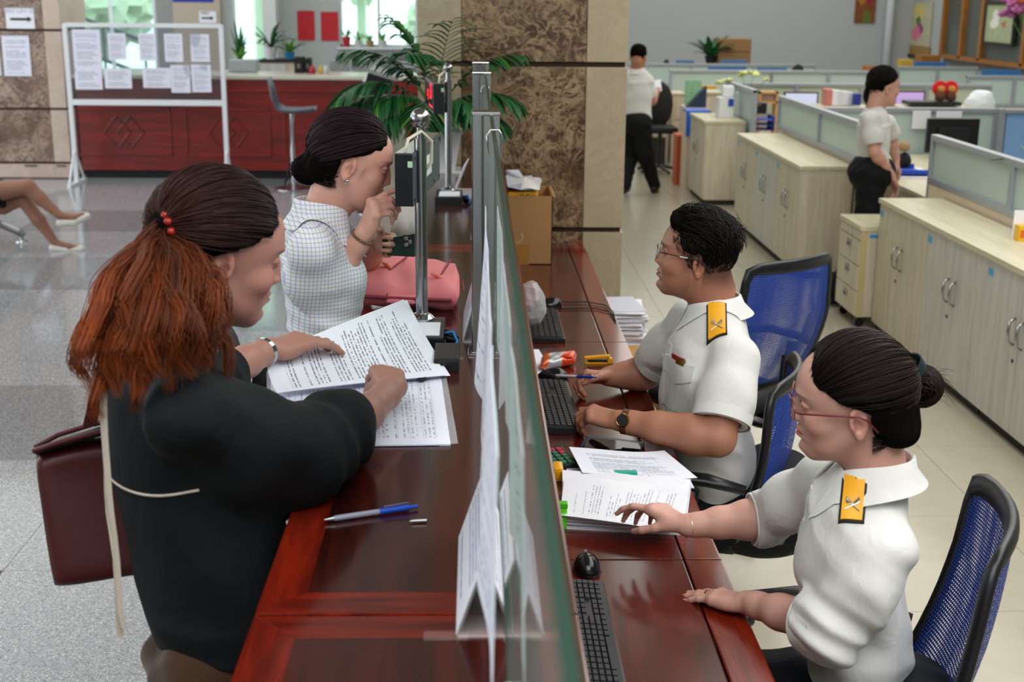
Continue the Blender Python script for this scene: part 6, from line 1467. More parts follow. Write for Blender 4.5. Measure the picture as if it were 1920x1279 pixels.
# ---------------------------------------------------------------- clothing helpers
from mathutils.bvhtree import BVHTree
def torso(V, rings, f, k=.03):
    for (c0, w0, d0), (c1, w1, d1) in zip(rings, rings[1:]):
        V.cone(c0, c1, w0, w1, k, 1, (f, (d0+d1)/(w0+w1)))
def bvh_of(P, T_, Q_): return BVHTree.FromPolygons([tuple(p) for p in P], [tuple(int(i) for i in q) for q in Q_]+[tuple(int(i) for i in t) for t in T_])
def patch(name, bvh, c, u, v, wd, hg, d, mat, parent, th=.002, nu=8, nv=8, shape=None, lift=0.0, smooth=True, **kw):
    """a thin piece of cloth or badge that follows the surface below it; c: centre, d: towards the surface"""
    c, u, v, d = Vector(c), Vector(u).normalized(), Vector(v).normalized(), Vector(d).normalized()
    bm = nb(); uvl = bm.loops.layers.uv.verify(); top, bot = [], []
    for j in range(nv+1):
        rt, rb = [], []
        for i in range(nu+1):
            a, b = 2*i/nu-1, 2*j/nv-1
            if shape: a, b = shape(a, b)
            p = c+u*a*wd/2+v*b*hg/2; hit, nn, _, _ = bvh.ray_cast(p-d*.12, d, .3)
            if hit is None: hit = p
            rt.append(bm.verts.new(hit-d*(th+lift))); rb.append(bm.verts.new(hit+d*.003))
        top.append(rt); bot.append(rb)
    # calm outliers
    for rows in (top,):
        for j in range(nv+1):
            for i in range(nu+1):
                nbv = [rows[jj][ii].co for jj, ii in ((j-1, i), (j+1, i), (j, i-1), (j, i+1)) if 0 <= jj <= nv and 0 <= ii <= nu]
                m_ = sum(nbv, Vector())/len(nbv); dd = (rows[j][i].co-m_).dot(d)
                if abs(dd) > .006: rows[j][i].co -= d*dd
    def fc(q, uv):
        f = bm.faces.new(q)
        for l, t in zip(f.loops, uv): l[uvl].uv = t
    for j in range(nv):
        for i in range(nu):
            uv = [(i/nu, j/nv), ((i+1)/nu, j/nv), ((i+1)/nu, (j+1)/nv), (i/nu, (j+1)/nv)]
            fc([top[j][i], top[j][i+1], top[j+1][i+1], top[j+1][i]], uv)
    ring = [(0, i) for i in range(nu)]+[(j, nu) for j in range(nv)]+[(nv, i) for i in range(nu, 0, -1)]+[(j, 0) for j in range(nv, 0, -1)]
    for k in range(len(ring)):
        a, b = ring[k], ring[(k+1) % len(ring)]; fc([bot[a[0]][a[1]], bot[b[0]][b[1]], top[b[0]][b[1]], top[a[0]][a[1]]], [(0, 0)]*4)
    return mk(name, bm, mat, parent, smooth='auto' if smooth else False, **kw)
def button(bvh, c, d, r, mat, parent, name='button'):
    hit, nn, _, _ = bvh.ray_cast(Vector(c)-Vector(d).normalized()*.12, Vector(d).normalized(), .3)
    if hit is None: return
    bm = nb(); lathe(bm, [(0, 0), (r, 0), (r, .0012), (r*.7, .002), (0, .0016)], seg=14, M=Matrix.Translation(hit) @ nn.to_track_quat('Z', 'Y').to_matrix().to_4x4()); return mk(name, bm, mat, parent, smooth='auto')
def collar(parent, N, f, l, u, rx, ry, mat, h=.030, flap=.045, point=.034, open_=.5, spread=1.0, drop=1.0, bv=None):
    """shirt collar around the neck; N: neck base centre; f forward, l left, u up along the neck"""
    N, f, l, u = Vector(N), Vector(f).normalized(), Vector(l).normalized(), Vector(u).normalized(); n = 36; bm = nb(); uvl = bm.loops.layers.uv.verify(); rows = []
    for i in range(n+1):
        s = i/n*2-1; th = PI+s*(PI-open_*.5); ft = abs(s)**3
        e = Vector((0, 0, 0)); dr = f*math.cos(th)+l*math.sin(th)
        def P(r, z): return N+f*(math.cos(th)*(rx+r))+l*(math.sin(th)*(ry+r))+u*z
        dz = -.030*drop*ft   # the front sits lower
        fl = flap+point*ft; o = .010+.012*spread*ft
        pr = [P(-.002, dz-.012), P(.000, dz+h*.55), P(.0015, dz+h), P(.005, dz+h+.003), P(.0085, dz+h), P(.0085+o*.5, dz+h-fl*.45), P(.0085+o*1.5+.010*(1-ft), dz+h-fl)]
        if i in (0, n): pr = [p for p in pr]
        if ft > .3: pr[-1] = pr[-1]+f*.030*(ft-.3)
        if bv:
            for q in (4, 5, 6):
                h_, *_ = bv.ray_cast(pr[q]+Vector((0, 0, .12)), Vector((0, 0, -1)), .3)
                if h_ is not None and h_.z > pr[q].z-.002: pr[q] = Vector((pr[q].x, pr[q].y, min(h_.z+(.003, .005, .006)[q-4], N.z+h+.004)))+dr*.001
        rows.append([bm.verts.new(p) for p in pr]+[bm.verts.new(pr[-1]-dr*.0022), bm.verts.new(pr[-2]-dr*.0022), bm.verts.new(pr[1]+dr*.001)])
    m_ = len(rows[0])
    for A_, B_, i in zip(rows, rows[1:], range(n)):
        for k in range(m_):
            k2 = (k+1) % m_; fc = bm.faces.new((A_[k], A_[k2], B_[k2], B_[k]))
            for lp, t in zip(fc.loops, ((i/n, k/m_), (i/n, k2/m_), ((i+1)/n, k2/m_), ((i+1)/n, k/m_))): lp[uvl].uv = t
    bm.faces.new(rows[0]); bm.faces.new(rows[-1][::-1])
    return mk('collar', bm, mat, parent, smooth='auto')
def band(name, c, axis, r, w_, th, mat, parent, seg=28, sq=None, smooth='auto'):
    """a ring around a limb"""
    ax = Vector(axis).normalized(); a, b = frame_of(ax)
    if sq is not None: a = (Vector(sq[0])-ax*Vector(sq[0]).dot(ax)).normalized(); b = ax.cross(a); ra, rb = r*sq[1], r
    else: ra = rb = r
    bm = nb(); rows = []
    for k in range(seg):
        an = 2*PI*k/seg; e = a*math.cos(an)*ra+b*math.sin(an)*rb; o = a*math.cos(an)*(ra+th)+b*math.sin(an)*(rb+th)
        rows.append([bm.verts.new(Vector(c)+e-ax*w_/2), bm.verts.new(Vector(c)+o-ax*w_/2), bm.verts.new(Vector(c)+o+ax*w_/2), bm.verts.new(Vector(c)+e+ax*w_/2)])
    for k in range(seg):
        A_, B_ = rows[k], rows[(k+1) % seg]
        for q in range(4): bm.faces.new((A_[q], A_[(q+1) % 4], B_[(q+1) % 4], B_[q]))
    return mk(name, bm, mat, parent, smooth=smooth)
def epaulette(parent, bvh, c, u, v, L, wd, d):
    """yellow shoulder board with black rim, silver button and sprig"""
    e = patch('epaulette', bvh, c, u, v, L+.008, wd+.008, d, M['blackm'], parent, th=.006, nu=10, nv=6, lift=.0)
    patch('board', bvh, c, u, v, L, wd, d, M['epy'], e, th=.0085, nu=10, nv=6)
    c, u, v, d = Vector(c), Vector(u).normalized(), Vector(v).normalized(), Vector(d).normalized()
    def at(a, b, z=.0095):
        p = c+u*a*L/2+v*b*wd/2; h, *_ = bvh.ray_cast(p-d*.12, d, .3); return (h or p)-d*z
    button(bvh, c+u*L*.42, d, .0055, M['silver'], e)
    o_ = bpy.data.objects[-1] if False else None
    bm = nb()
    tube(bm, [at(-.25, -.62), at(-.38, -.35), at(-.42, 0), at(-.38, .35), at(-.25, .62)], .0012, 5)
    tube(bm, [at(-.62, -.7), at(-.42, .1), at(-.30, .6)], .0012, 5); tube(bm, [at(-.62, .7), at(-.42, -.1), at(-.30, -.6)], .0012, 5)
    for s in (-1, 1):
        for q in range(4): tube(bm, [at(-.36+.05*q, s*(.2+.14*q)), at(-.28+.06*q, s*(.14+.14*q))], .0014, 4)
    mk('silver_sprig', bm, M['silver'], e)
    return e
M['epy'] = plain('epaulette_yellow', 'e2a012', .5, bump=.0003); M['silver'] = plain('silver', 'b8bab8', .3, 1)
def cloth(name, col, rough=.75, noise=.03, bump=.0008, bscale=22, sheen=.15):
    t = NT(name); v = t.coord(); c = srgb(col); n = t.noise(v, 8, 3)
    t.set(Base_Color=t.mix(n, tuple(x*(1-noise) for x in c[:3])+(1,), tuple(min(1, x*(1+noise)) for x in c[:3])+(1,)), Roughness=rough, Sheen_Weight=sheen, Specular_IOR_Level=.25)
    w1 = t.noise(t.mapping(v, (1, 1, .55)), bscale, 4, .55, 1.4); fine = t.noise(v, 900, 2)
    t.bump(t.math('ADD', w1, t.math('MULTIPLY', fine, .05)), .55, bump*6); return t.m
M['shirt'] = cloth('white_shirt', 'd2d2cf', .7); M['shirt2'] = cloth('shirt_pocket', 'bfc0be', .7); M['black_cloth'] = cloth('black_trousers', '090a0f', .8, sheen=0); M['navy_cloth'] = cloth('navy_trousers', '0a0c16', .8, sheen=0)
M['blouse'] = cloth('black_blouse', '04070b', .8, bump=.001, sheen=0); M['brownp'] = cloth('brown_trousers', '3a2415', .85)
def gingham(name):
    t = NT(name); v = t.n('ShaderNodeSeparateXYZ', i_0=t.coord('Object'))
    # pattern axes follow the torso: up, and around
    a = t.math('MULTIPLY', t.math('ADD', v.outputs[0], t.math('MULTIPLY', v.outputs[1], .35)), 105); b = t.math('MULTIPLY', v.outputs[2], 105)
    c = srgb('dcdde2')
    out = c
    for k, (q, col) in enumerate(((a, '8a8fb2'), (b, '8fa79a'))):
        f = t.math('FRACT', q); ln = t.math('LESS_THAN', f, .24); alt = t.math('LESS_THAN', t.math('FRACT', t.math('MULTIPLY', q, .5)), .5)
        cc = t.mix(alt, srgb('9a92c4'), srgb('90aa9c'))
        out = t.mix(t.math('MULTIPLY', ln, .62), out, cc)
    t.set(Base_Color=out, Roughness=.7, Specular_IOR_Level=.25); t.bump(t.noise(t.coord(), 24, 4, .55, 1.2), .5, .004); return t.m
M['gingham'] = gingham('gingham_shirt')
def trousers(parent, pelvis, knees, ankles, mat, r=(.145, .085, .065, .055), f=None, vox=.007, shoes=True, name='trousers'):
    pts = [Vector(p) for p in [pelvis]+list(knees)+list(ankles)]; lo = Vector([min(p[i] for p in pts)-.22 for i in range(3)]); hi = Vector([max(p[i] for p in pts)+.22 for i in range(3)])
    V = Vol(lo, hi, vox); p = Vector(pelvis); side = (Vector(knees[0])-Vector(knees[1])); side.z = 0; side.normalize()
    for k, a, s in zip(knees, ankles, (1, -1)):
        h = p+side*.085*s; V.cone(h, k, r[0]*.66, r[1], .04); V.cone(k, a, r[1]*.95, r[3], .02)
    V.ell(p, (r[0]*1.05, r[0]*1.15, r[0]*.9), .04); V.disp(folds(.006, [(1, 0, .5), (0, 1, .6), (.5, .5, 1)], 5, 70))
    P, T_, Q_, _ = V.mesh(None, 1); o = mk_me(name, np_mesh(name, [(P, T_, Q_)]), mat, parent)
    if shoes:
        for k, a in zip(knees, ankles):
            d = Vector(f).normalized() if f is not None else Vector((-1, 0, 0)); a = Vector(a); W_ = Vol(a+Vector((-.3, -.3, -.15)), a+Vector((.3, .3, .12)), .006)
            W_.cone(a+Vector((0, 0, -.035))-d*.02, a+d*.15+Vector((0, 0, -.05)), .042, .034, .03); W_.half((a.x, a.y, .004), (0, 0, -1)); P, T_, Q_, _ = W_.mesh(); mk_me('shoe', np_mesh('shoe', [(P, T_, Q_)]), M['black'], parent)
def hair_cap(V, F=None, grow=.007, hx=None, extra=None):
    V.ell((-.006, 0, .030), (.094+grow, .074+grow, .082+grow*1.15), 0)
    if extra: extra(V)
    sl, X, Y, Z = V.win(V.lo, V.lo+V.vox*V.n)
    zz, xx = hx; line = np.interp(Z, zz, xx).astype(np.float32); line = line-.10*np.maximum(np.abs(Y)-.035, 0)*(Z > .0)+.12*np.abs(Y)*(Z > .045)
    V.F[sl] = np.maximum(V.F[sl], (X-line)*.8)
HXF = ([-.12, -.085, -.05, -.02, .004, .016, .026, .042, .056, .07, .09, .14], [-.06, -.055, -.044, -.038, -.034, -.008, .020, .044, .060, .066, .062, .05])
HXM = ([-.12, -.09, -.05, -.03, -.015, .0, .02, .045, .07, .09, .14], [-.06, -.055, -.040, -.030, .012, .016, .040, .058, .072, .080, .085])
def pulled(S, F, tie, n, rng, hx, c0, c1, lift=.010, r=.0007, seg=12, jitter=.003, root_w=1.0, sides=3):
    """strands lying over the scalp from their roots to the tie (all in head space)"""
    C0 = np.array([-.006, 0, .030]); T = np.array(tie); dT = (T-C0); rT = np.linalg.norm(dT); dT = dT/rT; k = 0
    Fm = np.array(F)[:3, :3]; Fo = np.array(F)[:3, 3]
    while k < n:
        d = rng.normal(size=3); d /= np.linalg.norm(d)
        if rng.rand() < .45:  # roots along the hairline
            d[0] = abs(d[0])*.9; d[2] = abs(d[2]); d /= np.linalg.norm(d)
        p = C0+d*scalp_r(d[None])[0]; hl = np.interp(p[2], *hx)+(.12*abs(p[1]) if p[2] > .045 else -.10*max(abs(p[1])-.035, 0)*(p[2] > 0))
        if p[0] > hl or p[2] < -.085: continue
        om = math.acos(max(-1, min(1, float(d@dT))));
        if om < .12: continue
        t = np.linspace(0, 1, seg); D = (np.sin((1-t)*om)[:, None]*d+np.sin(t*om)[:, None]*dT)/math.sin(om); D /= np.linalg.norm(D, axis=1)[:, None]
        rr = scalp_r(D)+.0035+lift*np.sin(PI*t)**.8*(.55+.6*rng.rand())*min(1, om); w_ = np.clip((t-.8)/.2, 0, 1)**2; rr = rr*(1-w_)+rT*w_
        P = C0+D*rr[:, None]+rng.normal(size=3)*jitter*t[:, None]*(1-w_)[:, None]
        if ((np.abs(P[:, 0]+.010) < .020) & (np.abs(P[:, 2]+.010) < .030) & (np.abs(P[:, 1]) > .05)).any(): continue
        c = .7+.6*rng.rand(); P = P @ Fm.T+Fo; S.add(P, r*root_w, r, c0*c, c1*c, sides); k += 1
# ---------------------------------------------------------------- people
def hair_obj(parent, F, hx, c0, c1, tie=None, n=1500, extra=None, lift=.010, seed=0, more=None, base='140b09', grow=.006, vox=.003, name='hair', ridges=.0012):
    V = Vol((-.20, -.13, -.16), (.13, .13, .17), vox); hair_cap(V, grow=grow, hx=hx, extra=extra)
    V.disp(lambda x, y, z: ridges*np.sin(260*y+60*x+90*z)); P, T_, Q_, _ = V.mesh(F)
    S = Strands(); rng = np.random.RandomState(seed)
    if tie is not None: pulled(S, F, tie, n, rng, hx, lin(c0), lin(c1), lift, seg=15)
    if more: more(S, rng)
    pieces, cols = [(P, T_, Q_)], [np.tile(lin(base), (len(P), 1))]
    if S.n: pieces.append(S.piece()); cols.append(S.cols())
    me = np_mesh(name, pieces, cols); n0 = len(T_)+len(Q_); mi = np.zeros(len(me.polygons), np.int32); mi[:n0] = 1; me.polygons.foreach_set('material_index', mi)
    return mk_me(name, me, [HAIRM, HAIRB], parent)
def tolocal(F, p): return F.inverted() @ Vector(p)
def col_of(P, skin, tips=None, seed=0):
    C = np.tile(lin(skin), (len(P), 1))
    if tips:
        for p, dj, nn, r in tips:
            d = np.linalg.norm(P-A3(p), axis=1); m = np.exp(-(d/.014)**2)[:, None]*.35; C = C*(1-m)+lin(skin)*np.array([1.1, .8, .75])*m
    return C
def limb_vol(pts, pad=.07, vox=.0032):
    pts = [Vector(p) for p in pts]; return Vol([min(p[i] for p in pts)-pad for i in range(3)], [max(p[i] for p in pts)+pad for i in range(3)], vox)
def add_sleeve(VS, pts, rs, c, axis, r_arm, fold=None, k=.028, depth=.03):
    """a sleeve grown apart, cut square at the cuff c, then blended onto the shirt"""
    W_ = Vol(VS.lo, VS.lo+VS.vox*(VS.n-1), VS.vox); W_.n = VS.n; W_.F = np.full(VS.n, .06, np.float32); W_.chain(pts, rs, .03)
    for f in fold or []: W_.disp(f)
    c = Vector(c); ax = Vector(axis).normalized(); W_.half(c, ax, .003); W_.cone(c-ax*depth, c+ax*.05, r_arm+.004, r_arm+.006, .003, -1)
    h = np.clip(.5+.5*(W_.F-VS.F)/k, 0, 1); m_ = W_.F*(1-h)+VS.F*h-k*h*(1-h); VS.F = np.where((VS.F < .05) & (W_.F < .05), m_, np.minimum(VS.F, W_.F)).astype(np.float32)

# ================= seated officer in the middle
mp = thing('person', 'man in white short sleeved uniform and glasses sitting at the desk, pen in hand', 'person', (.80, 3.42, 0))
F = head_frame((.597, 3.419, 1.2245), (-.967, .196, .162), (.159, -.035, .987), 1.0)
sk, lp = 'a5725c', '8e4c44'
fm = Vector((-.985, .17, 0)); lm = Vector((0, 0, 1)).cross(fm)       # facing, left
Y0 = 3.42
def ctr2(a, b, Y): return (ony(a[0], a[1], Y)+ony(b[0], b[1], Y))/2
def wid2(a, b, Y): return (ony(a[0], a[1], Y)-ony(b[0], b[1], Y)).length
nb0 = Vector((.655, Y0, 1.085))
head, HC, er = head_mesh(F, sk, lp, True, neck_to=nb0, neck_r=.060, fat=.006, brow='0c0807', stubble='4a3a34')
# fade of short hair on the sides
P0 = (np.array(F.inverted(), dtype=np.float32)[:3, :3] @ head[0].T).T+np.array(F.inverted(), dtype=np.float32)[:3, 3]
mfade = (1/(1+np.exp((P0[:, 0]-.028)/.006)))*(1/(1+np.exp(-(P0[:, 2]+.030-.25*np.clip(-P0[:, 0], 0, 1))/.012)))*(1-G(P0[:, 0]+.012, .017)*G(P0[:, 2]+.008, .030))
mfade = np.maximum(mfade, (P0[:, 0] < -.03)/(1+np.exp(-(P0[:, 2]+.055)/.010)))*(np.abs(P0[:, 1]) < .079)
HC = HC*(1-mfade[:, None]*.86)+lin('120d0c')*(mfade[:, None]*.86)
# arms
shN, shF = ony(1372, 662, 3.235)+Vector((0, .02, 0)), ony(1262, 612, 3.60)
shN = Vector((.685, 3.25, .985)); shF = Vector((.62, 3.59, 1.0))
elN, wrN = onz(1345, 822, .805), onz(1162, 789, .815)
knN = onz(1092, 772, .825)
elF, wrF = Vector((.52, 3.74, .80)), onz(1138, 706, .80); knF = onz(1082, 704, .815)
VA = limb_vol([shN, elN, wrN, knN], .08, .003); arm(VA, shN, elN, wrN, (.052, .047, .050, .031))
tN, jN = hand(VA, wrN+(knN-wrN)*.02, knN, (0, .35, -1), 1, [(.45, .75, .35), (.6, .9, .4), (.7, .95, .4), (.8, .9, .4)], .1, .98, (.65, .35), (.2, .3), 1.08)
aN = VA.mesh(None, 1)[:3]
VA = limb_vol([shF, elF, wrF, knF], .08, .003); arm(VA, shF, elF, wrF, (.050, .045, .046, .029))
tF, jF = hand(VA, wrF, knF, (.25, -.45, -.85), -1, [(.75, .95, .5), (.85, 1.0, .6), (.95, 1.0, .6), (1.0, 1.0, .6)], .05, .98, (.55, .25), (.35, .5), 1.05)
aF = VA.mesh(None, 1)[:3]
# torso rings: from neck to pelvis, taken from the outline
rg = [(nb0+Vector((.008, 0, -.055)), .075, .060), (Vector((.662, 3.42, .985)), .150, .090), (Vector((.632, 3.42, .91)), .165, .104), (Vector((.636, 3.42, .82)), .165, .110), (Vector((.652, 3.42, .70)), .165, .112), (Vector((.68, 3.42, .60)), .165, .112), (Vector((.70, 3.42, .55)), .16, .110)]
VT = Vol((.42, 3.08, .46), (1.0, 3.78, 1.16), .008); torso(VT, [(c, a*.86, b*.82) for c, a, b in rg], fm); core = VT.mesh(None, 1)[:3]
bd = np_mesh('body', [head, aN, aF, core], [HC, col_of(aN[0], sk, tN), col_of(aF[0], sk, tF), col_of(core[0], sk)])
body = mk_me('body', bd, SKINM, mp); eyes(mp, F, er, (1, .03, -.02)); nails(mp, tN, (0, 1, 4)); nails(mp, tF, (4,))
# shirt
VS = Vol((.38, 3.06, .48), (1.02, 3.84, 1.18), .004); torso(VS, rg, fm, .03)
for sh in (shN, shF): VS.cone(nb0+Vector((.01, 0, -.065)), sh, .052, .055, .03)
cuN = lerp(shN, elN, .80); cuF = lerp(shF, elF, .80)
ff = folds(.0075, [(1, 0, .7), (.4, .6, -.8), (1, .3, -.5), (.2, 1, .4)], 3, 46, lambda x, y, z: 1.0*(.35+.65/(1+np.exp((z-.98)/.03))))
VS.disp(ff); VS.disp(folds(.009, [(.6, 0, 1), (.3, .5, 1)], 8, 70, lambda x, y, z: np.exp(-((z-.70)/.09)**2)*1.0))
add_sleeve(VS, [shN, lerp(shN, elN, .5), lerp(shN, elN, 1.1)], [.062, .073, .076], cuN, elN-shN, .048, [ff]); add_sleeve(VS, [shF, lerp(shF, elF, .5), lerp(shF, elF, 1.05)], [.060, .066, .066], cuF, elF-shF, .046, [ff])
VS.cone(nb0+Vector((.0, 0, -.03)), nb0+Vector((-.0, 0, .12)), .058, .062, .004, -1)
sP = VS.mesh(None, 1)[:3]; shirt = mk_me('shirt', np_mesh('shirt', [sP]), M['shirt'], mp); BV = bvh_of(*sP)
un = (Vector(F.translation)-nb0).normalized()
collar(shirt, nb0+Vector((-.002, 0, .002)), fm, lm, (un+Vector((0, 0, .6))).normalized(), .072, .070, M['shirt'], .034, .050, .045, 1.0, bv=BV)
band('cuff', cuN-(elN-shN).normalized()*.014, elN-shN, .0755, .030, .0022, M['shirt'], shirt); band('cuff', cuF-(elF-shF).normalized()*.014, elF-shF, .0665, .028, .0022, M['shirt'], shirt)
# pocket, badge, placket, epaulette
toS = Vector((.55, .83, 0)).normalized(); back = Vector((.9, .4, 0)).normalized()
pc = ony(1256, 722, 3.28); uS = Vector((.83, -.55, 0)).normalized()
patch('pocket', BV, pc+Vector((0, 0, -.02)), uS, (0, 0, 1), .112, .115, toS, M['shirt2'], shirt, .003)
patch('pocket_flap', BV, pc+Vector((0, 0, .030)), uS, (0, 0, 1), .118, .052, toS, M['shirt2'], shirt, .007, shape=lambda a, b: (a, b if b > 0 else b*(1.25-.75*abs(a))))
patch('name_badge', BV, ony(1264, 679, 3.30), uS, (0, 0, 1), .052, .021, toS, plain('badge_red', '8c1c22', .3), shirt, .006, 4, 3)
patch('badge_plate', BV, ony(1270, 679, 3.30)+uS*.006, uS, (0, 0, 1), .034, .014, toS, plain('badge_gold', '8a6a2c', .3, .8), shirt, .0072, 4, 3)
for k in range(4): button(BV, Vector((.5, 3.375-.00*k, .93-.085*k)), Vector((1, .12, 0)), .006, M['white'], shirt)
patch('placket', BV, Vector((.52, 3.385, .84)), (.12, -1, 0), (.0, 0, 1), .032, .30, (1, .12, 0), M['shirt'], shirt, .0018, 3, 18)
patch('far_pocket_flap', BV, ony(1230, 665, 3.52)+Vector((0, 0, -.01)), (.5, .8, 0), (0, 0, 1), .09, .04, (1, -.35, 0), M['shirt'], shirt, .004)
ec = ony(1341, 606, 3.30); nrm = Vector((0, -.1, -1)); epaulette(shirt, BV, Vector((.642, 3.31, 1.06)), (.15, 1, .0), (1, -.15, 0), .105, .045, (.10, .45, -1))
trousers(mp, (.83, 3.42, .52), [(.42, 3.53, .50), (.42, 3.31, .50)], [(.40, 3.53, .10), (.40, 3.31, .10)], M['navy_cloth'], (.17, .085, .07, .055), (-1, 0, 0))
# hair: short black, fuller on top
def man_more(S, rng):
    C0 = np.array([-.006, 0, .030]); k = 0; Fm = np.array(F)[:3, :3]; Fo = np.array(F)[:3, 3]
    while k < 3000:
        d = rng.normal(size=3); d /= np.linalg.norm(d); p = C0+d*scalp_r(d[None])[0]
        if p[0] > np.interp(p[2], *HXM)+.004 or p[2] < -.06: continue
        top = np.clip((p[2]-.045)/.04, 0, 1); side = 1-top
        g = np.array([-.75, .25*np.sign(p[1])*.6+.3, .35])*top+np.array([-.45, 0, -.8])*side+rng.normal(size=3)*.18
        if p[0] > .055 and top > .3: g = np.array([-.15, .35, 1.0])+rng.normal(size=3)*.22
        g = g-d*(g@d)*.9; g /= np.linalg.norm(g); L = (.012+.040*top)*(.7+.6*rng.rand()); n_ = 5; P = []
        for i in range(n_):
            t = i/(n_-1); q = p+d*(.004+.016*top*math.sin(PI*min(1, t*1.1)))+g*L*t; P.append(q)
        c = .6+.9*rng.rand(); S.add(np.array(P) @ Fm.T+Fo, .0009, .0005, lin('0c0a0a')*c, lin('17110f')*c); k += 1
def man_extra(V):
    V.ell((.020, 0, .088), (.068, .062, .032), .012); V.ell((.066, .012, .088), (.026, .048, .026), .010); V.ell((-.05, 0, .05), (.056, .066, .060), .015)
hair_obj(mp, F, HXM, '0c0a0a', '17110f', None, 0, man_extra, more=man_more, base='0b0909', grow=.003, seed=2, ridges=.002, vox=.0026)
def glasses(parent, F, rim, temple, lens_w=.052, lens_h=.034, z=-.002, x=.104, round_=.5, r=.0011, tip=True):
    g = mk('glasses', (lambda b: (tube(b, [F @ Vector(p) for p in ((x+.001, .010, z+.008), (x+.005, 0, z+.012), (x+.001, -.010, z+.008))], r, 6), b)[1])(nb()), rim, parent)
    for s in (-1, 1):
        pts = []; cx = s*(.010+lens_w/2)
        for k in range(29):
            a = 2*PI*k/28; ca, sa = math.cos(a), math.sin(a); e = .75; yy = cx+lens_w/2*math.copysign(abs(ca)**e, ca); zz = z+lens_h/2*math.copysign(abs(sa)**e, sa); pts.append(F @ Vector((x-.30*max(0, abs(yy)-.01)**1.35*1.0, yy, zz)))
        bm = nb(); tube(bm, pts, r, 6, False); mk('rim', bm, rim, g, smooth=True)
        bm = nb(); vs = [bm.verts.new(p) for p in pts[:-1]]; c_ = bm.verts.new(sum((v.co for v in vs), Vector())/len(vs)+(F.to_3x3() @ Vector((.001, 0, 0)))); [bm.faces.new((vs[i], vs[(i+1) % 28], c_)) for i in range(28)]; mk('lens', bm, M['lens'], g, smooth=True)
        y1 = s*(.010+lens_w); x1 = x-.30*lens_w**1.35
        bm = nb(); tube(bm, [F @ Vector(p) for p in ((x1, y1, z+.006), (x1-.008, s*.073, z+.008), (.03, s*.0785, z+.008), (-.012, s*.0845, z+.010), (-.028, s*.082, z+.002), (-.048, s*.078, z-.022))], [r, r*1.3, r*1.3, r*1.3, r*1.5, r*1.6], 6); mk('temple', bm, temple, g, smooth=True)
        if tip: bm = nb(); tube(bm, [F @ Vector((.040, s*.0788, z+.008)), F @ Vector((.018, s*.0798, z+.0085))], r*1.5, 6); mk('temple_inlay', bm, M['silver'], g)
    return g
M['lens'] = clear('lens', 'dfe8ee', .02, .04)
glasses(mp, F, M['steel'], M['black'])
# wrist watch on the near arm
wt = thing('wrist_watch', 'gold rimmed watch with brown leather strap on the man\'s near wrist', 'watch', lerp(wrN, elN, .06))
wc_ = lerp(wrN, elN, .07); ax = (elN-wrN).normalized(); band('strap', wc_, ax, .0315, .018, .0024, plain('strap_brown', '5a3018', .5), wt)
fd = Vector((-.05, -.80, -.15)); fd = Vector((.0, -.90, .35)); fd = (fd-ax*fd.dot(ax)).normalized(); Mq = Matrix.Translation(wc_+fd*.032) @ fd.to_track_quat('Z', 'Y').to_matrix().to_4x4()
bm = nb(); lathe(bm, [(0, 0), (.018, 0), (.0185, .004), (.0165, .0075), (.0155, .0065), (0, .0065)], seg=24, M=Mq); mk('case', bm, plain('gold', 'b8924a', .25, 1), wt, smooth='auto')
bm = nb(); lathe(bm, [(0, .0064), (.0153, .0064), (.0153, .0068), (0, .0068)], seg=24, M=Mq); mk('dial', bm, M['black'], wt)
pc_ = (jF[0][3]+jF[4][3])/2+Vector((0, -.004, .004)); pdv = (onz(1118, 708, .83)-onz(1035, 703, .80)).normalized()
pen(onz(1035, 704, .795), onz(1118, 708, .835), 'blue pen held in the man\'s far hand', M['white'], M['blue'], .0042)
rg_ = lerp(jN[3][0], jN[3][1], .45); band('ring', rg_, jN[3][1]-jN[3][0], .0085, .003, .0008, M['silver'], mp)

# ================= front seated woman
wp3 = thing('person', 'woman in white uniform with red glasses and hair in a bun, sitting nearest the camera', 'person', (.82, 2.2, 0))
F3 = head_frame((.6628, 2.1686, 1.2144), (-.97, .239, -.049), (-.08, -.119, .99), .97); sk3, lp3 = 'c4978a', 'b8484e'
f3 = Vector((-.95, .31, 0)).normalized(); l3 = Vector((0, 0, 1)).cross(f3)
nb3 = Vector((.715, 2.165, 1.085))
head, HC, er = head_mesh(F3, sk3, lp3, False, neck_to=nb3, neck_r=.049, brow='4a362e', jaw=.98, nose=.85, eye_open=.5)
shN, shF = Vector((.715, 2.06, .975)), Vector((.67, 2.33, 1.0))
elN, wrN, knN = Vector((.635, 2.07, .825)), onz(1402, 1130, .782), onz(1345, 1120, .768)
elF, wrF, knF = onz(1500, 1022, .86), onz(1288, 986, .852), onz(1228, 952, .868)
elF = Vector((.60, 2.47, .865))
VA = limb_vol([shN, elN, wrN, knN], .08, .0028); arm(VA, shN, elN, wrN, (.040, .036, .038, .0245))
tN, jN = hand(VA, wrN, knN, (0, 0, -1), 1, [(.10, .12, .05), (.06, .12, .05), (.04, .12, .05), (.05, .15, .05)], .06, .93, (.25, .35), (.1, .1), .92)
aN = VA.mesh(None, 1)[:3]
VA = limb_vol([shF, elF, wrF, knF], .10, .0028); arm(VA, shF, elF, wrF, (.038, .035, .037, .0235))
tF, jF = hand(VA, wrF, knF, (-.15, -.05, -1), -1, [(.20, .45, .35), (.35, .65, .4), (.45, .7, .4), (.55, .7, .4)], .30, .95, (.55, .55), (.25, .35), .88)
aF = VA.mesh(None, 1)[:3]
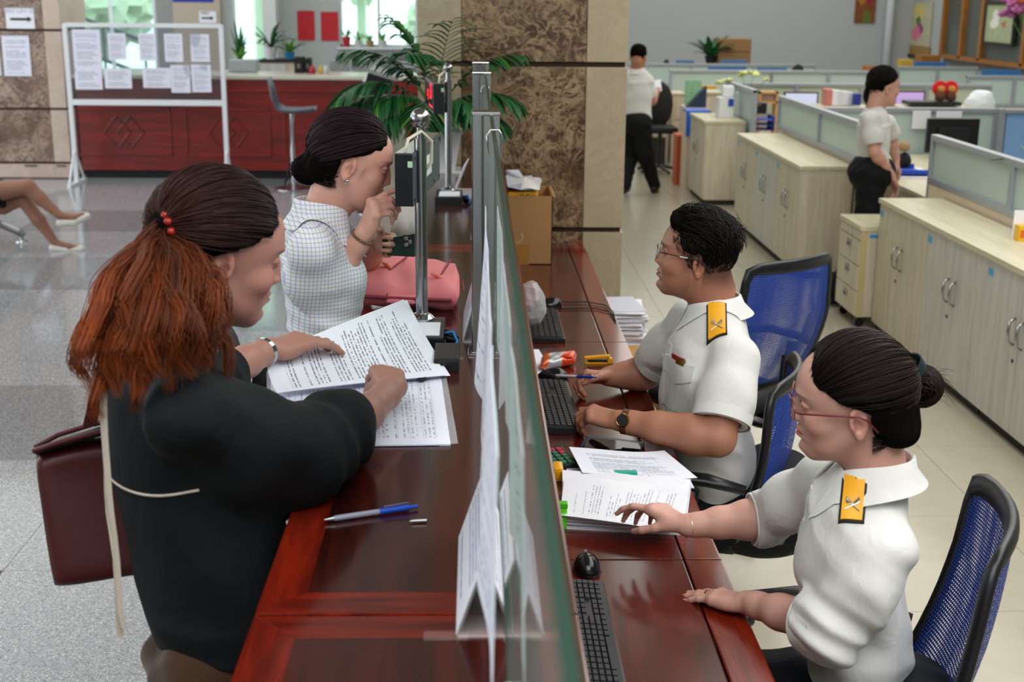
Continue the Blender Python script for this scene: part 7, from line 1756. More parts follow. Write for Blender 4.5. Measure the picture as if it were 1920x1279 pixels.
rg3 = [(nb3+Vector((.003, 0, -.05)), .060, .052), (Vector((.70, 2.19, .985)), .125, .070), (Vector((.695, 2.20, .92)), .138, .080), (Vector((.705, 2.205, .86)), .132, .078), (Vector((.725, 2.21, .77)), .118, .076), (Vector((.735, 2.21, .69)), .128, .086), (Vector((.745, 2.21, .62)), .14, .098)]
VT = Vol((.46, 1.92, .52), (.98, 2.48, 1.16), .008); torso(VT, [(c, a*.86, b*.8) for c, a, b in rg3], f3); core = VT.mesh(None, 1)[:3]
bd = np_mesh('body', [head, aN, aF, core], [HC, col_of(aN[0], sk3, tN), col_of(aF[0], sk3, tF), col_of(core[0], sk3)])
mk_me('body', bd, SKINM, wp3); eyes(wp3, F3, er, (1, 0, -.35)); nails(wp3, tN, (0, 1, 2, 3)); nails(wp3, tF, (0,))
VS = Vol((.40, 1.86, .58), (1.0, 2.62, 1.18), .0038); torso(VS, rg3, f3, .03)
for s in (-1, 1): VS.ell(Vector((.645, 2.215, .915))+l3*.055*s, (.040, .050, .052), .04)
for sh in (shN, shF): VS.cone(nb3+Vector((.01, 0, -.06)), sh, .044, .046, .03)
cuN = lerp(elN, wrN, .24); cuF = lerp(elF, wrF, .16)
ff = [folds(.010, [(1, 0, 1.2), (.8, .2, .9), (1, -.3, .4)], 14, 62, lambda x, y, z: np.exp(-(((x-.69)/.10)**2+((y-2.04)/.10)**2+((z-.90)/.13)**2))),
    folds(.010, [(.7, 0, 1.2), (.9, .2, 1.5)], 15, 95, lambda x, y, z: np.exp(-(((x-.62)/.08)**2+((y-2.08)/.10)**2+((z-.83)/.07)**2))), folds(.0065, [(1, 0, .8), (.5, .8, .3), (0, .4, 1)], 21, 50)]
for f_ in ff+[folds(.005, [(.2, .2, 1)], 23, 60, lambda x, y, z: np.exp(-((z-.70)/.06)**2))]: VS.disp(f_)
add_sleeve(VS, [shN, lerp(shN, elN, .4), elN, lerp(elN, wrN, .40)], [.050, .061, .062, .056], cuN, wrN-elN, .036, ff)
add_sleeve(VS, [shF, lerp(shF, elF, .5), elF, lerp(elF, wrF, .35)], [.048, .056, .054, .050], cuF, wrF-elF, .034, ff)
VS.half((.77, 2.2, .645), (0, 0, -1), .004); VS.cone(nb3+Vector((0, 0, -.03)), nb3+Vector((-.02, 0, .12)), .049, .052, .004, -1)
sP = VS.mesh(None, 1)[:3]; shirt = mk_me('shirt', np_mesh('shirt', [sP]), M['shirt'], wp3); BV = bvh_of(*sP)
collar(shirt, nb3+Vector((.002, 0, .0)), f3, l3, (0, 0, 1), .060, .058, M['shirt'], .030, .046, .040, 1.1, bv=BV)
for c_, a_, r_ in ((cuN, wrN-elN, .0545), (cuF, wrF-elF, .050)):
    for q in range(2): band('rolled_cuff', Vector(c_)-a_.normalized()*(.012+.026*q), a_, r_+.001+.002*q, .030, .004, M['shirt'], shirt)
epaulette(shirt, BV, Vector((.662, 2.10, 1.06)), (.35, 1.0, .0), (1, -.35, 0), .105, .036, (.25, .65, -1))
for k in range(3): button(BV, Vector((.5, 2.22, .97-.075*k)), Vector((1, -.1, 0)), .0055, M['white'], shirt)
patch('placket', BV, Vector((.56, 2.235, .90)), (-.3, -1, 0), (0, 0, 1), .028, .26, (1, -.2, 0), M['shirt'], shirt, .002, 3, 16)
trousers(wp3, (.80, 2.2, .56), [(.42, 2.36, .53), (.42, 2.14, .53)], [(.42, 2.36, .10), (.42, 2.14, .10)], M['navy_cloth'], (.15, .085, .065, .05), (-1, 0, 0))
bunw = onx(1730, 722, .82); bunl = tolocal(F3, ony(1727, 724, 2.20)); tiel = tolocal(F3, ony(1705, 690, 2.19))
def w3_extra(V):
    V.ell((-.062, 0, -.012), (.060, .068, .055), .03); V.ell((-.085, .02, -.045), (.040, .050, .032), .02); V.ell(bunl, (.036, .034, .038), .006); V.cone(tiel, bunl, .020, .022, .01)
def w3_more(S, rng):
    Fm = np.array(F3)[:3, :3]; Fo = np.array(F3)[:3, 3]; b = np.array(bunl); c0, c1 = lin('1a1210'), lin('2c1c16')
    for k in range(420):  # coils of the bun
        a0 = rng.uniform(0, 6.28); ax = rng.normal(size=3)*.35+np.array([.2, 1, .1]); ax /= np.linalg.norm(ax); u = np.cross(ax, [.3, .1, 1.]); u /= np.linalg.norm(u); v = np.cross(ax, u); off = rng.uniform(-.024, .024); R_ = .039*math.sqrt(max(.1, 1-(off/.037)**2)); t = np.linspace(0, rng.uniform(1.2, 2.6), 9)
        P = b+ax*off+(u*np.cos(t+a0)[:, None]+v*np.sin(t+a0)[:, None])*R_*(1+.05*rng.rand()); c = .6+.8*rng.rand(); S.add(P @ Fm.T+Fo, .0008, .0006, c0*c, c1*c)
    for k in range(240):  # the low loop below the band
        d = np.array([-.9-.2*rng.rand(), rng.uniform(-.2, .75), -.75+.3*rng.rand()]); st = np.array([-.04, .062*rng.uniform(-.3, 1.1), -.045-.03*rng.rand()]); en = np.array(tiel)+rng.normal(size=3)*.004; mid = np.array([-.118, .03+.02*rng.rand(), -.062+.02*rng.rand()]); t = np.linspace(0, 1, 12)[:, None]
        P = st*(1-t)**2+2*mid*t*(1-t)+en*t**2; c = .6+.8*rng.rand(); S.add(P @ Fm.T+Fo, .0008, .0006, c0*c, c1*c)
    for k in range(40):  # fly-away ends
        st = b+rng.normal(size=3)*.012+np.array([-.02, 0, .01]); d = np.array([-.8, rng.uniform(-.3, .3), rng.uniform(-1, .4)]); t = np.linspace(0, 1, 6)[:, None]; P = st+d*t*.035+np.array([0, 0, -.01])*t**2; S.add(P @ Fm.T+Fo, .0004, .0002, c0, c1)
hair_obj(wp3, F3, HXF, '1a1210', '2c1c16', tuple(tiel), 1900, w3_extra, lift=.012, more=w3_more, base='140d0b', seed=4, grow=.007)
band('hair_band', F3 @ tiel, (F3.to_3x3() @ (bunl-tiel)).normalized(), .025, .020, .003, plain('band_teal', '18252b', .45), wp3)
glasses(wp3, F3, plain('rim_copper', '9a5c4c', .3, .6), plain('temple_red', '6a1626', .3), .050, .036, -.004, .102, tip=False, r=.0013)
band('bracelet', lerp(wrF, elF, .05), wrF-elF, .0235, .003, .0016, M['silver'], wp3); band('ring', lerp(jN[1][0], jN[1][1], .5), jN[1][1]-jN[1][0], .0082, .004, .0009, plain('gold_ring', 'd2a040', .2, 1), wp3)

# ================= second customer, plaid shirt
wp2 = thing('person', 'woman in pale checked shirt with clipped up dark hair, hand raised to her chin', 'person', (-.42, 3.15, 0))
F2 = head_frame((-.2862, 3.10, 1.5129), (.958, .147, -.245), (.239, .059, .969), .94); sk2, lp2 = 'cb9c8c', 'b4625c'
f2 = Vector((.97, .24, 0)).normalized(); l2 = Vector((0, 0, 1)).cross(f2); nb2 = Vector((-.365, 3.09, 1.375))
head, HC, er = head_mesh(F2, sk2, lp2, False, neck_to=nb2+Vector((0, 0, -.02)), neck_r=.047, brow='3a2a26', nose=.92)
shN, elN, wrN = Vector((-.375, 2.955, 1.325)), onz(592, 583, 1.155), ony(682, 440, 3.03); knN = ony(700, 396, 3.01)
shF, elF, wrF = Vector((-.37, 3.25, 1.33)), Vector((-.31, 3.42, 1.17)), ony(712, 452, 3.28); knF = ony(735, 462, 3.20)
VA = limb_vol([shN, elN, wrN, knN, ony(748, 372, 3.0)], .08, .0027); arm(VA, shN, elN, wrN, (.041, .038, .038, .0245))
tN, jN = hand(VA, wrN, knN, (.75, .55, -.25), -1, [(.85, .25, .05), (1.15, .9, .5), (1.25, 1.0, .6), (1.3, 1.0, .6)], .06, .93, (.25, .75), (.25, .4), .9)
aN = VA.mesh(None, 1)[:3]
VA = limb_vol([shF, elF, wrF, knF], .09, .003); arm(VA, shF, elF, wrF, (.039, .036, .036, .0235)); tF, jF = hand(VA, wrF, knF, (0, -1, .1), 1, [(.3, .5, .3)]*4, .05, .92, (.5, .5), (.3, .3), .9)
aF = VA.mesh(None, 1)[:3]
rg2 = [(nb2+Vector((-.005, 0, -.055)), .062, .055), (Vector((-.378, 3.10, 1.29)), .125, .074), (Vector((-.370, 3.11, 1.22)), .132, .084), (Vector((-.365, 3.11, 1.15)), .124, .080), (Vector((-.37, 3.12, 1.05)), .120, .080), (Vector((-.38, 3.13, .96)), .145, .105)]
VT = Vol((-.62, 2.86, .90), (-.12, 3.38, 1.44), .008); torso(VT, [(c, a*.86, b*.8) for c, a, b in rg2], f2); core = VT.mesh(None, 1)[:3]
mk_me('body', np_mesh('body', [head, aN, aF, core], [HC, col_of(aN[0], sk2, tN), col_of(aF[0], sk2, tF), col_of(core[0], sk2)]), SKINM, wp2); eyes(wp2, F2, er, (1, 0, -.05)); nails(wp2, tN, (0,)); nails(wp2, tF, (4,))
VS = Vol((-.66, 2.80, .93), (-.10, 3.48, 1.46), .0038); torso(VS, rg2, f2, .03)
for s in (-1, 1): VS.ell(Vector((-.312, 3.125, 1.225))+l2*.055*s, (.040, .050, .052), .04)
for sh in (shN, shF): VS.cone(nb2+Vector((-.01, 0, -.05)), sh, .044, .048, .03)
cuN, cuF = lerp(shN, elN, .62), lerp(shF, elF, .55)
ff = [folds(.0065, [(1, 0, .8), (.6, .6, .5), (.4, -.3, 1)], 31, 48)]
VS.disp(ff[0]); VS.disp(folds(.006, [(.5, .2, 1), (.3, .1, 1)], 33, 80, lambda x, y, z: np.exp(-((z-1.10)/.07)**2)))
add_sleeve(VS, [shN, lerp(shN, elN, .4), lerp(shN, elN, .8)], [.054, .060, .058], cuN, elN-shN, .040, ff); add_sleeve(VS, [shF, lerp(shF, elF, .4), lerp(shF, elF, .75)], [.052, .056, .054], cuF, elF-shF, .038, ff)
VS.cone(nb2+Vector((0, 0, -.04)), nb2+Vector((.02, 0, .12)), .048, .052, .004, -1)
sP = VS.mesh(None, 1)[:3]; shirt = mk_me('shirt', np_mesh('shirt', [sP]), M['gingham'], wp2); BV = bvh_of(*sP)
collar(shirt, nb2+Vector((.0, 0, .006)), f2, l2, (.15, .0, 1), .060, .058, M['gingham'], .046, .062, .045, 1.2, 1.5, bv=BV)
for k in range(3): button(BV, Vector((-.1, 3.14, 1.25-.07*k)), Vector((-1, -.1, 0)), .005, M['white'], shirt)
trousers(wp2, (-.40, 3.14, .93), [(-.36, 3.26, .62), (-.36, 3.0, .62)], [(-.42, 3.26, .28), (-.42, 3.0, .28)], M['black_cloth'], (.15, .085, .065, .05), (1, 0, 0))
stool(-.44, 3.14, .80, 0, 'bar stool under the woman in the checked shirt, mostly hidden')
tie2 = tolocal(F2, ony(583, 302, 3.10)); bun2 = tolocal(F2, ony(577, 318, 3.10))
def w2_extra(V): V.ell((-.060, 0, .0), (.060, .066, .062), .03); V.ell(bun2, (.038, .040, .034), .012); V.cone((-.07, -.02, -.03), bun2, .04, .034, .02)
def w2_more(S, rng):
    Fm = np.array(F2)[:3, :3]; Fo = np.array(F2)[:3, 3]; b = np.array(bun2); c0, c1 = lin('1c1216'), lin('35212a')
    for k in range(750):
        st = np.array([-.03-.03*rng.rand(), -.06*rng.uniform(-.2, 1.1), -.02-.05*rng.rand()]); mid = b+np.array([-.008, -.030*rng.uniform(-1, 1.2), -.03+.02*rng.rand()]); en = b+np.array([-.038, rng.uniform(-.025, .025), rng.uniform(-.02, .02)]); t = np.linspace(0, 1, 10)[:, None]
        P = st*(1-t)**2+2*mid*t*(1-t)+en*t**2; c = .6+.8*rng.rand(); S.add(P @ Fm.T+Fo, .0008, .0005, c0*c, c1*c)
    for k in range(60):  # loose wisps from the knot
        st = b+np.array([-.03, rng.uniform(-.02, .02), rng.uniform(-.02, .02)]); t = np.linspace(0, 1, 8)[:, None]; P = st+np.array([-.012, rng.uniform(-.01, .01), -.05*rng.uniform(.5, 1.1)])*t+np.array([-.012, 0, 0])*np.sin(3*t); S.add(P @ Fm.T+Fo, .0004, .0002, c0*1.3, c1*1.3)
    for k in range(5):  # wisp before the ear
        t = np.linspace(0, 1, 8)[:, None]; P = np.array([.030, -.074, -.002])+np.array([-.006, 0, -.030])*t+np.array([-.006, 0, 0])*np.sin(PI*t)+rng.normal(size=3)*.0025; S.add(P @ Fm.T+Fo, .00025, .0001, c1, c1*1.6)
hair_obj(wp2, F2, HXF, '1c1216', '35212a', tuple(tie2), 1900, w2_extra, lift=.014, more=w2_more, base='170f12', seed=6, grow=.007)
cl2 = F2 @ tie2; ud = (F2.to_3x3() @ Vector((.35, 0, 1))).normalized(); fd_ = (F2.to_3x3() @ Vector((1, 0, -.35))).normalized(); sd = ud.cross(fd_)
Mc2 = basis(cl2+ud*.006, fd_, sd, ud)
bm = nb(); box(bm, (-.014, -.024, -.032), (.012, .020, .004), .004, Mc2); box(bm, (-.016, -.026, .004), (.006, .016, .024), .004, Mc2 @ Matrix.Rotation(-.3, 4, 'Y'))
for k in range(4): box(bm, (.010, -.022+.011*k, -.034), (.015, -.016+.011*k, .0), .001, Mc2)
mk('hair_clip', bm, M['black'], wp2)
ea = F2 @ Vector((-.010, -.082, -.042)); bm = nb(); bmesh.ops.create_icosphere(bm, subdivisions=2, radius=.0042, matrix=Matrix.Translation(ea)); bmesh.ops.create_icosphere(bm, subdivisions=2, radius=.0028, matrix=Matrix.Translation(ea+Vector((-.003, 0, -.006)))); mk('earring', bm, M['silver'], wp2, smooth=True)
axb = (knN-wrN).normalized(); wb_ = lerp(wrN, elN, .03); a_, b_ = frame_of((wrN-elN).normalized()); bm = nb()
for k in range(20):
    an = 2*PI*k/20; bmesh.ops.create_icosphere(bm, subdivisions=2, radius=.0042, matrix=Matrix.Translation(wb_+a_*.0262*math.cos(an)+b_*.0262*math.sin(an)))
mk('bead_bracelet', bm, plain('beads', '6e5440', .4, noise=.4, nscale=90), wp2, smooth=True)
P_ = [ony(717, 479, 3.17), ony(777, 482, 3.15), ony(777, 438, 3.15), ony(716, 449, 3.17)]
ph2 = thing('mobile_phone', 'dark green cased smartphone held up by the woman in the checked shirt', 'phone', sum(P_, Vector())/4)
bm = nb(); sheet(bm, *P_, 2, 2, .009); bmesh.ops.bevel(bm, geom=bm.edges[:], offset=.001, segments=1, affect='EDGES'); mk('case', bm, plain('case_green', '12382e', .4), ph2)
u_ = (P_[1]-P_[0]).normalized(); v_ = (P_[3]-P_[0]).normalized(); n_ = u_.cross(v_).normalized(); c_ = P_[2]-u_*.016-v_*.020
mk('camera_bump', bx((-.012, -.016, -.002), (.012, .016, .002), .002, basis(c_+n_*.001, u_, v_, n_)), plain('camera_bump', '20242a', .2), ph2)
for a, b in ((-.005, -.008), (-.005, .008), (.005, 0)):
    bm = nb(); lathe(bm, [(0, 0), (.0055, 0), (.0055, .002), (.004, .0025), (0, .002)], seg=16, M=basis(c_+n_*.0028+u_*a+v_*b, u_, v_, n_)); mk('lens', bm, M['steel'], ph2)

# ================= first customer, black blouse, auburn ponytail
wp1 = thing('person', 'woman in black blouse with long auburn ponytail leaning on the counter over a form', 'person', (-.46, 1.92, 0))
F1 = head_frame((-.3837, 1.9517, 1.5211), (.885, .411, -.22), (.238, .007, .971), .97); sk1, lp1 = 'a07468', '8a4a48'
f1 = Vector((.84, .54, 0)).normalized(); l1 = Vector((0, 0, 1)).cross(f1); nb1 = Vector((-.445, 1.915, 1.385))
head, HC, er = head_mesh(F1, sk1, lp1, False, neck_to=nb1+Vector((0, 0, -.02)), neck_r=.049, brow='1c1210', eye_open=.45, nose=.95)
shN, elN, wrN, knN = Vector((-.405, 1.775, 1.315)), onz(588, 862, 1.172), onz(738, 728, 1.175), onz(716, 676, 1.19)
shF, elF, wrF, knF = Vector((-.52, 2.06, 1.31)), Vector((-.50, 2.36, 1.19)), onz(505, 655, 1.20), onz(560, 640, 1.205)
VA = limb_vol([shN, elN, wrN, knN], .09, .0027); arm(VA, shN, elN, wrN, (.040, .037, .039, .0265))
tN, jN = hand(VA, wrN, knN, (-.25, .30, -1), -1, [(.75, 1.0, .4), (1.15, 1.25, .8), (1.25, 1.3, .8), (1.3, 1.3, .8)], .04, .98, (.30, .55), (.45, .5), 1.04); aN = VA.mesh(None, 1)[:3]
VA = limb_vol([shF, elF, wrF, knF], .10, .0027); arm(VA, shF, elF, wrF, (.038, .036, .037, .026))
tF, jF = hand(VA, wrF, knF, (.05, .25, -1), 1, [(.25, .35, .2), (.3, .4, .2), (.35, .4, .25), (.4, .45, .25)], .10, 1.0, (-.42, .10), (-.1, .1), 1.0)
aF = VA.mesh(None, 1)[:3]
rg1 = [(nb1+Vector((-.005, 0, -.04)), .062, .055), (Vector((-.465, 1.915, 1.29)), .130, .078), (Vector((-.462, 1.925, 1.21)), .138, .090), (Vector((-.432, 1.925, 1.12)), .132, .106), (Vector((-.412, 1.93, 1.02)), .138, .116), (Vector((-.392, 1.93, .93)), .140, .120), (Vector((-.385, 1.93, .86)), .138, .116)]
VT = Vol((-.74, 1.68, .80), (-.24, 2.22, 1.44), .008); torso(VT, [(c, a*.84, b*.78) for c, a, b in rg1], f1); core = VT.mesh(None, 1)[:3]
mk_me('body', np_mesh('body', [head, aN, aF, core], [HC, col_of(aN[0], sk1, tN), col_of(aF[0], sk1, tF), col_of(core[0], sk1)]), SKINM, wp1); eyes(wp1, F1, er, (1, 0, -.5)); nails(wp1, tF, (0, 4)); nails(wp1, tN, (4,))
VS = Vol((-.78, 1.60, .82), (.02, 2.42, 1.44), .0042); torso(VS, rg1, f1, .03)
for sh in (shN, shF): VS.cone(nb1+Vector((-.01, 0, -.04)), sh, .046, .052, .03)
cuN = lerp(elN, wrN, .40); cuF = lerp(elF, wrF, .30)
ff = [folds(.0065, [(1, .2, 1), (1, .3, .3), (.6, .9, .4)], 41, 58, lambda x, y, z: 1/(1+np.exp(-(x+.44)/.03))), folds(.0045, [(1, .1, .3), (.2, 1, .2)], 44, 40)]
for f_ in ff+[folds(.008, [(.1, .1, 1)], 45, 60, lambda x, y, z: np.exp(-((z-.93)/.04)**2))]: VS.disp(f_)
ff.append(folds(.008, [(.5, .9, 1.2), (.3, .8, 1.4)], 47, 120, lambda x, y, z: np.exp(-(((x+.40)/.06)**2+((y-1.80)/.10)**2+((z-1.28)/.13)**2))))
eU = elN+Vector((0, 0, .022))
add_sleeve(VS, [shN, lerp(shN, elN, .45)+Vector((0, -.01, -.005)), lerp(shN, elN, .85)+Vector((0, -.01, .0)), eU, lerp(elN, wrN, .25)+Vector((0, 0, .020)), lerp(elN, wrN, .6)+Vector((0, 0, .008))], [.058, .080, .080, .066, .064, .050], cuN+Vector((0, 0, .006)), wrN-elN, .032, ff)
add_sleeve(VS, [shF, lerp(shF, elF, .5), elF, lerp(elF, wrF, .4)], [.055, .070, .066, .052], cuF, wrF-elF, .032, ff)
VS.half((-.47, 1.93, .898), (0, 0, -1), .006); VS.half((-.295, 1.93, .90), (1, 0, 0), .012, (-.42, 1.60, .82), (.02, 2.4, 1.09))
VS.cone(nb1+Vector((0, 0, -.03)), nb1+Vector((.02, 0, .12)), .050, .056, .004, -1)
sP = VS.mesh(None, 1)[:3]; shirt = mk_me('blouse', np_mesh('blouse', [sP]), M['blouse'], wp1); BV = bvh_of(*sP)
# cream cord round the waist, and the hanging ribbon
cord = []
for k in range(15):
    a = k/14; p = Vector((-.60+.20*a, 1.80, 1.185-.010*math.sin(PI*a)+.012*a)); d = Vector((.15, 1, 0)); h, nn, _, _ = BV.ray_cast(Vector((p.x, 1.4, p.z)), Vector((0, 1, 0)), 1.0)
    if h is not None and h.y < 1.9: cord.append(h+Vector((0, -.0015, 0)))
M['cream_ribbon'] = plain('cream_ribbon', 'b9b0a4', .7)
if len(cord) > 3: bm = nb(); tube(bm, cord, .0022, 6); mk('waist_cord', bm, M['cream_ribbon'], shirt, smooth=True)
def ribbon(px, Y, wd, name, parent, mat, tw=0, th=.0015):
    bm = nb(); pts = [ony(x, y, Y) for x, y in px]; n = len(pts); rows = []
    for i, p in enumerate(pts):
        a = .6*math.sin(i*1.3+tw); s = Vector((math.cos(a), math.sin(a), 0)); nn = Vector((-math.sin(a), math.cos(a), 0)); rows.append([bm.verts.new(p-s*wd/2), bm.verts.new(p+s*wd/2), bm.verts.new(p+s*wd/2+nn*th), bm.verts.new(p-s*wd/2+nn*th)])
    for A_, B_ in zip(rows, rows[1:]):
        for q in range(4): bm.faces.new((A_[q], A_[(q+1) % 4], B_[(q+1) % 4], B_[q]))
    bm.faces.new(rows[0]); bm.faces.new(rows[-1][::-1]); return mk(name, bm, mat, parent, smooth='auto')
rpts = [(196, 700), (193, 740), (194, 780), (196, 830), (199, 880), (202, 925), (205, 960), (211, 1000), (216, 1050), (219, 1100), (222, 1150), (226, 1195)]
ribbon(rpts, 1.79, .010, 'hanging_ribbon', shirt, M['cream_ribbon']); ribbon([(x+2+.006*(y-700), y) for x, y in rpts][:-1]+[(233, 1180)], 1.785, .008, 'hanging_ribbon', shirt, M['cream_ribbon'], 1.5)
# hem band and trousers
trousers(wp1, (-.415, 1.93, .86), [(-.41, 2.00, .46), (-.41, 1.86, .46)], [(-.42, 2.00, .09), (-.43, 1.86, .09)], M['brownp'], (.112, .080, .075, .08), (.8, .5, 0))
# hair
tie1w = ony(306, 428, 1.885); tie1 = tolocal(F1, tie1w)
def w1_extra(V): V.ell((-.05, 0, .01), (.070, .070, .070), .03); V.cone((-.06, 0, -.01), tie1, .045, .010, .03)
def bez(a, b, c, d, t): return a*(1-t)**3+3*b*t*(1-t)**2+3*c*t*t*(1-t)+d*t**3
def w1_more(S, rng):
    a = np.array(tie1w); c0, c1 = lin('341810'), lin('8c4420')
    ends = [((172, 700), 1.80), ((200, 712), 1.77), ((235, 700), 1.75), ((275, 690), 1.74), ((320, 690), 1.73), ((365, 665), 1.74), ((400, 640), 1.78), ((432, 655), 1.88)]
    locks = []
    for k in range(44):
        i = (k+.5)/44*(len(ends)-1); j = int(min(len(ends)-2, i)); fr = i-j; left = 1-(k+.5)/44
        e = np.array(ony(*ends[j][0], ends[j][1]).lerp(ony(*ends[j+1][0], ends[j+1][1]), fr))+rng.normal(size=3)*np.array([.006, .016, .024])
        b_ = a+np.array([-.036*left+.014, -.014, -.012-.02*(1-left)])+rng.normal(size=3)*.008; c_ = e+np.array([-.030*left+.012, -.016*rng.rand()-.008, .12])+rng.normal(size=3)*.009
        locks.append((b_, c_, e, rng.uniform(0, 6.28), rng.uniform(12, 17), rng.uniform(.55, 1.35)*(.42+.85*left), left))  # left locks brighter: rim light from the windows put into their colour
    for k in range(2200):
        b_, c_, e, ph, fq, br, left = locks[k % 44]; o = rng.normal(size=3); t = np.linspace(0, 1, 30)[:, None]
        P = bez(a+rng.normal(size=3)*.006, b_+o*.007, c_+o*.006, e+o*np.array([.005, .005, .004]), t)
        p_ = ph+rng.normal()*.12; am = .012*t**1.1; P = P+am*np.concatenate([np.sin(fq*t**.9+p_), .7*np.cos(fq*t**.9+p_), .3*np.sin(fq*t+p_+1)], 1)+.0015*np.sin(40*t+k)*t
        q = br*(.75+.5*rng.rand()); S.add(P, .0010, .0007, c0*q, c1*q)
    for k in range(120):  # loose strands beside the face and neck
        st = np.array(F1 @ Vector((-.05-.03*rng.rand(), -.064, -.035-.02*rng.rand()))); e = np.array(ony(405+35*rng.rand(), 600+60*rng.rand(), 1.86)); t = np.linspace(0, 1, 14)[:, None]; m_ = (st+e)/2+np.array([.0, -.03, .02])
        P = st*(1-t)**2+2*m_*t*(1-t)+e*t**2; P = P+.004*t*np.sin(12*t+k); S.add(P, .0007, .0005, c0*.7, c1*.7)
hair_obj(wp1, F1, HXF, '150b0a', '3a1c14', tuple(tie1), 2100, w1_extra, lift=.013, more=w1_more, base='160c0a', seed=9, grow=.007)
bm = nb()
for k in range(9):
    an = 2*PI*k/9; q = F1.to_3x3(); bmesh.ops.create_icosphere(bm, subdivisions=2, radius=.0065, matrix=Matrix.Translation(tie1w+Vector((.012+.006*math.cos(an*2), -.006-.021*math.cos(an), .021*math.sin(an)))))
mk('hair_tie', bm, plain('tie_red', '8a1a0e', .12), wp1, smooth=True)
# metal watch on the far wrist
wt = thing('wrist_watch', 'silver link watch on the wrist of the woman holding the form', 'watch', lerp(wrF, elF, .12)); wc_ = lerp(wrF, elF, .10); ax = (wrF-elF).normalized(); a_, b_ = frame_of(ax)
for k in range(16):
    an = 2*PI*k/16; d = a_*math.cos(an)+b_*math.sin(an); mk('link', bx((-.006, -.0062, -.0015), (.006, .0062, .0015), .001, basis(wc_+d*.0285, ax, d.cross(ax), d)), M['chrome'], wt)
# ---- tote bag on her shoulder
tb = thing('tote_bag', 'dark burgundy leather tote bag hanging at the ponytailed woman\'s back', 'bag', ony(160, 1090, 1.95)); Yt = 1.98
M['burgundy'] = plain('burgundy_leather', '420d12', .42, noise=.2, nscale=14, bump=.0012)
bl_, br_, tr_, tl_ = [ony(*q, Yt) for q in ((103, 1092), (262, 1072), (262, 800), (60, 845))]
bm, _ = cushion(bl_, br_+Vector((.05, .02, 0)), tr_+Vector((.05, .02, 0)), tl_, .12, 22, 20, .5, dz=lambda u, v, s: (-.035*v+.006*math.sin(7*u+3*v)))
mk('body', bm, M['burgundy'], tb, smooth=True)
bm = nb(); tube(bm, [ony(*q, Yt-.035) for q in ((62, 846), (110, 830), (175, 812), (235, 800))], .0045, 6); tube(bm, [ony(*q, Yt+.03) for q in ((66, 838), (110, 815), (175, 795), (235, 785))], .0045, 6); mk('top_edge', bm, plain('burgundy_edge', '4a1416', .5), tb, smooth=True)
mk('gusset', (lambda bm: (sheet(bm, ony(64, 846, Yt-.035), ony(235, 800, Yt-.035), ony(235, 785, Yt+.03), ony(66, 838, Yt+.03), 4, 4, .002, lambda u, v: -.008*math.sin(PI*v)), bm)[1])(nb()), M['blackm'], tb)
ribbon([(168, 800), (176, 765), (186, 725), (196, 680), (215, 640)], Yt-.05, .022, 'strap', tb, M['burgundy']); ribbon([(232, 800), (226, 765), (220, 725), (220, 690), (228, 650)], Yt-.02, .020, 'strap', tb, M['burgundy'])
# ---------------------------------------------------------------- office chairs with blue mesh backs
def mesh_mat(name, col, hole=.30, scale=150):
    t = NT(name); uv = t.n('ShaderNodeSeparateXYZ', i_0=t.coord('UV')); u = t.math('MULTIPLY', uv.outputs[0], scale); v = t.math('MULTIPLY', uv.outputs[1], scale)
    row = t.math('FLOOR', v); u = t.math('ADD', u, t.math('MULTIPLY', t.math('MODULO', row, 2), .5))
    fu, fv = t.math('SUBTRACT', t.math('FRACT', u), .5), t.math('SUBTRACT', t.math('FRACT', v), .5)
    d = t.math('SQRT', t.math('ADD', t.math('MULTIPLY', fu, fu), t.math('MULTIPLY', fv, fv)))
    t.set(Base_Color=srgb(col), Roughness=.6, Alpha=t.math('GREATER_THAN', d, hole)); return t.m
M['mesh_blue'] = mesh_mat('blue_mesh', '1a3f9a', .30, 62); M['mesh_blue2'] = mesh_mat('blue_mesh_inner', '163a92', .36, 62)
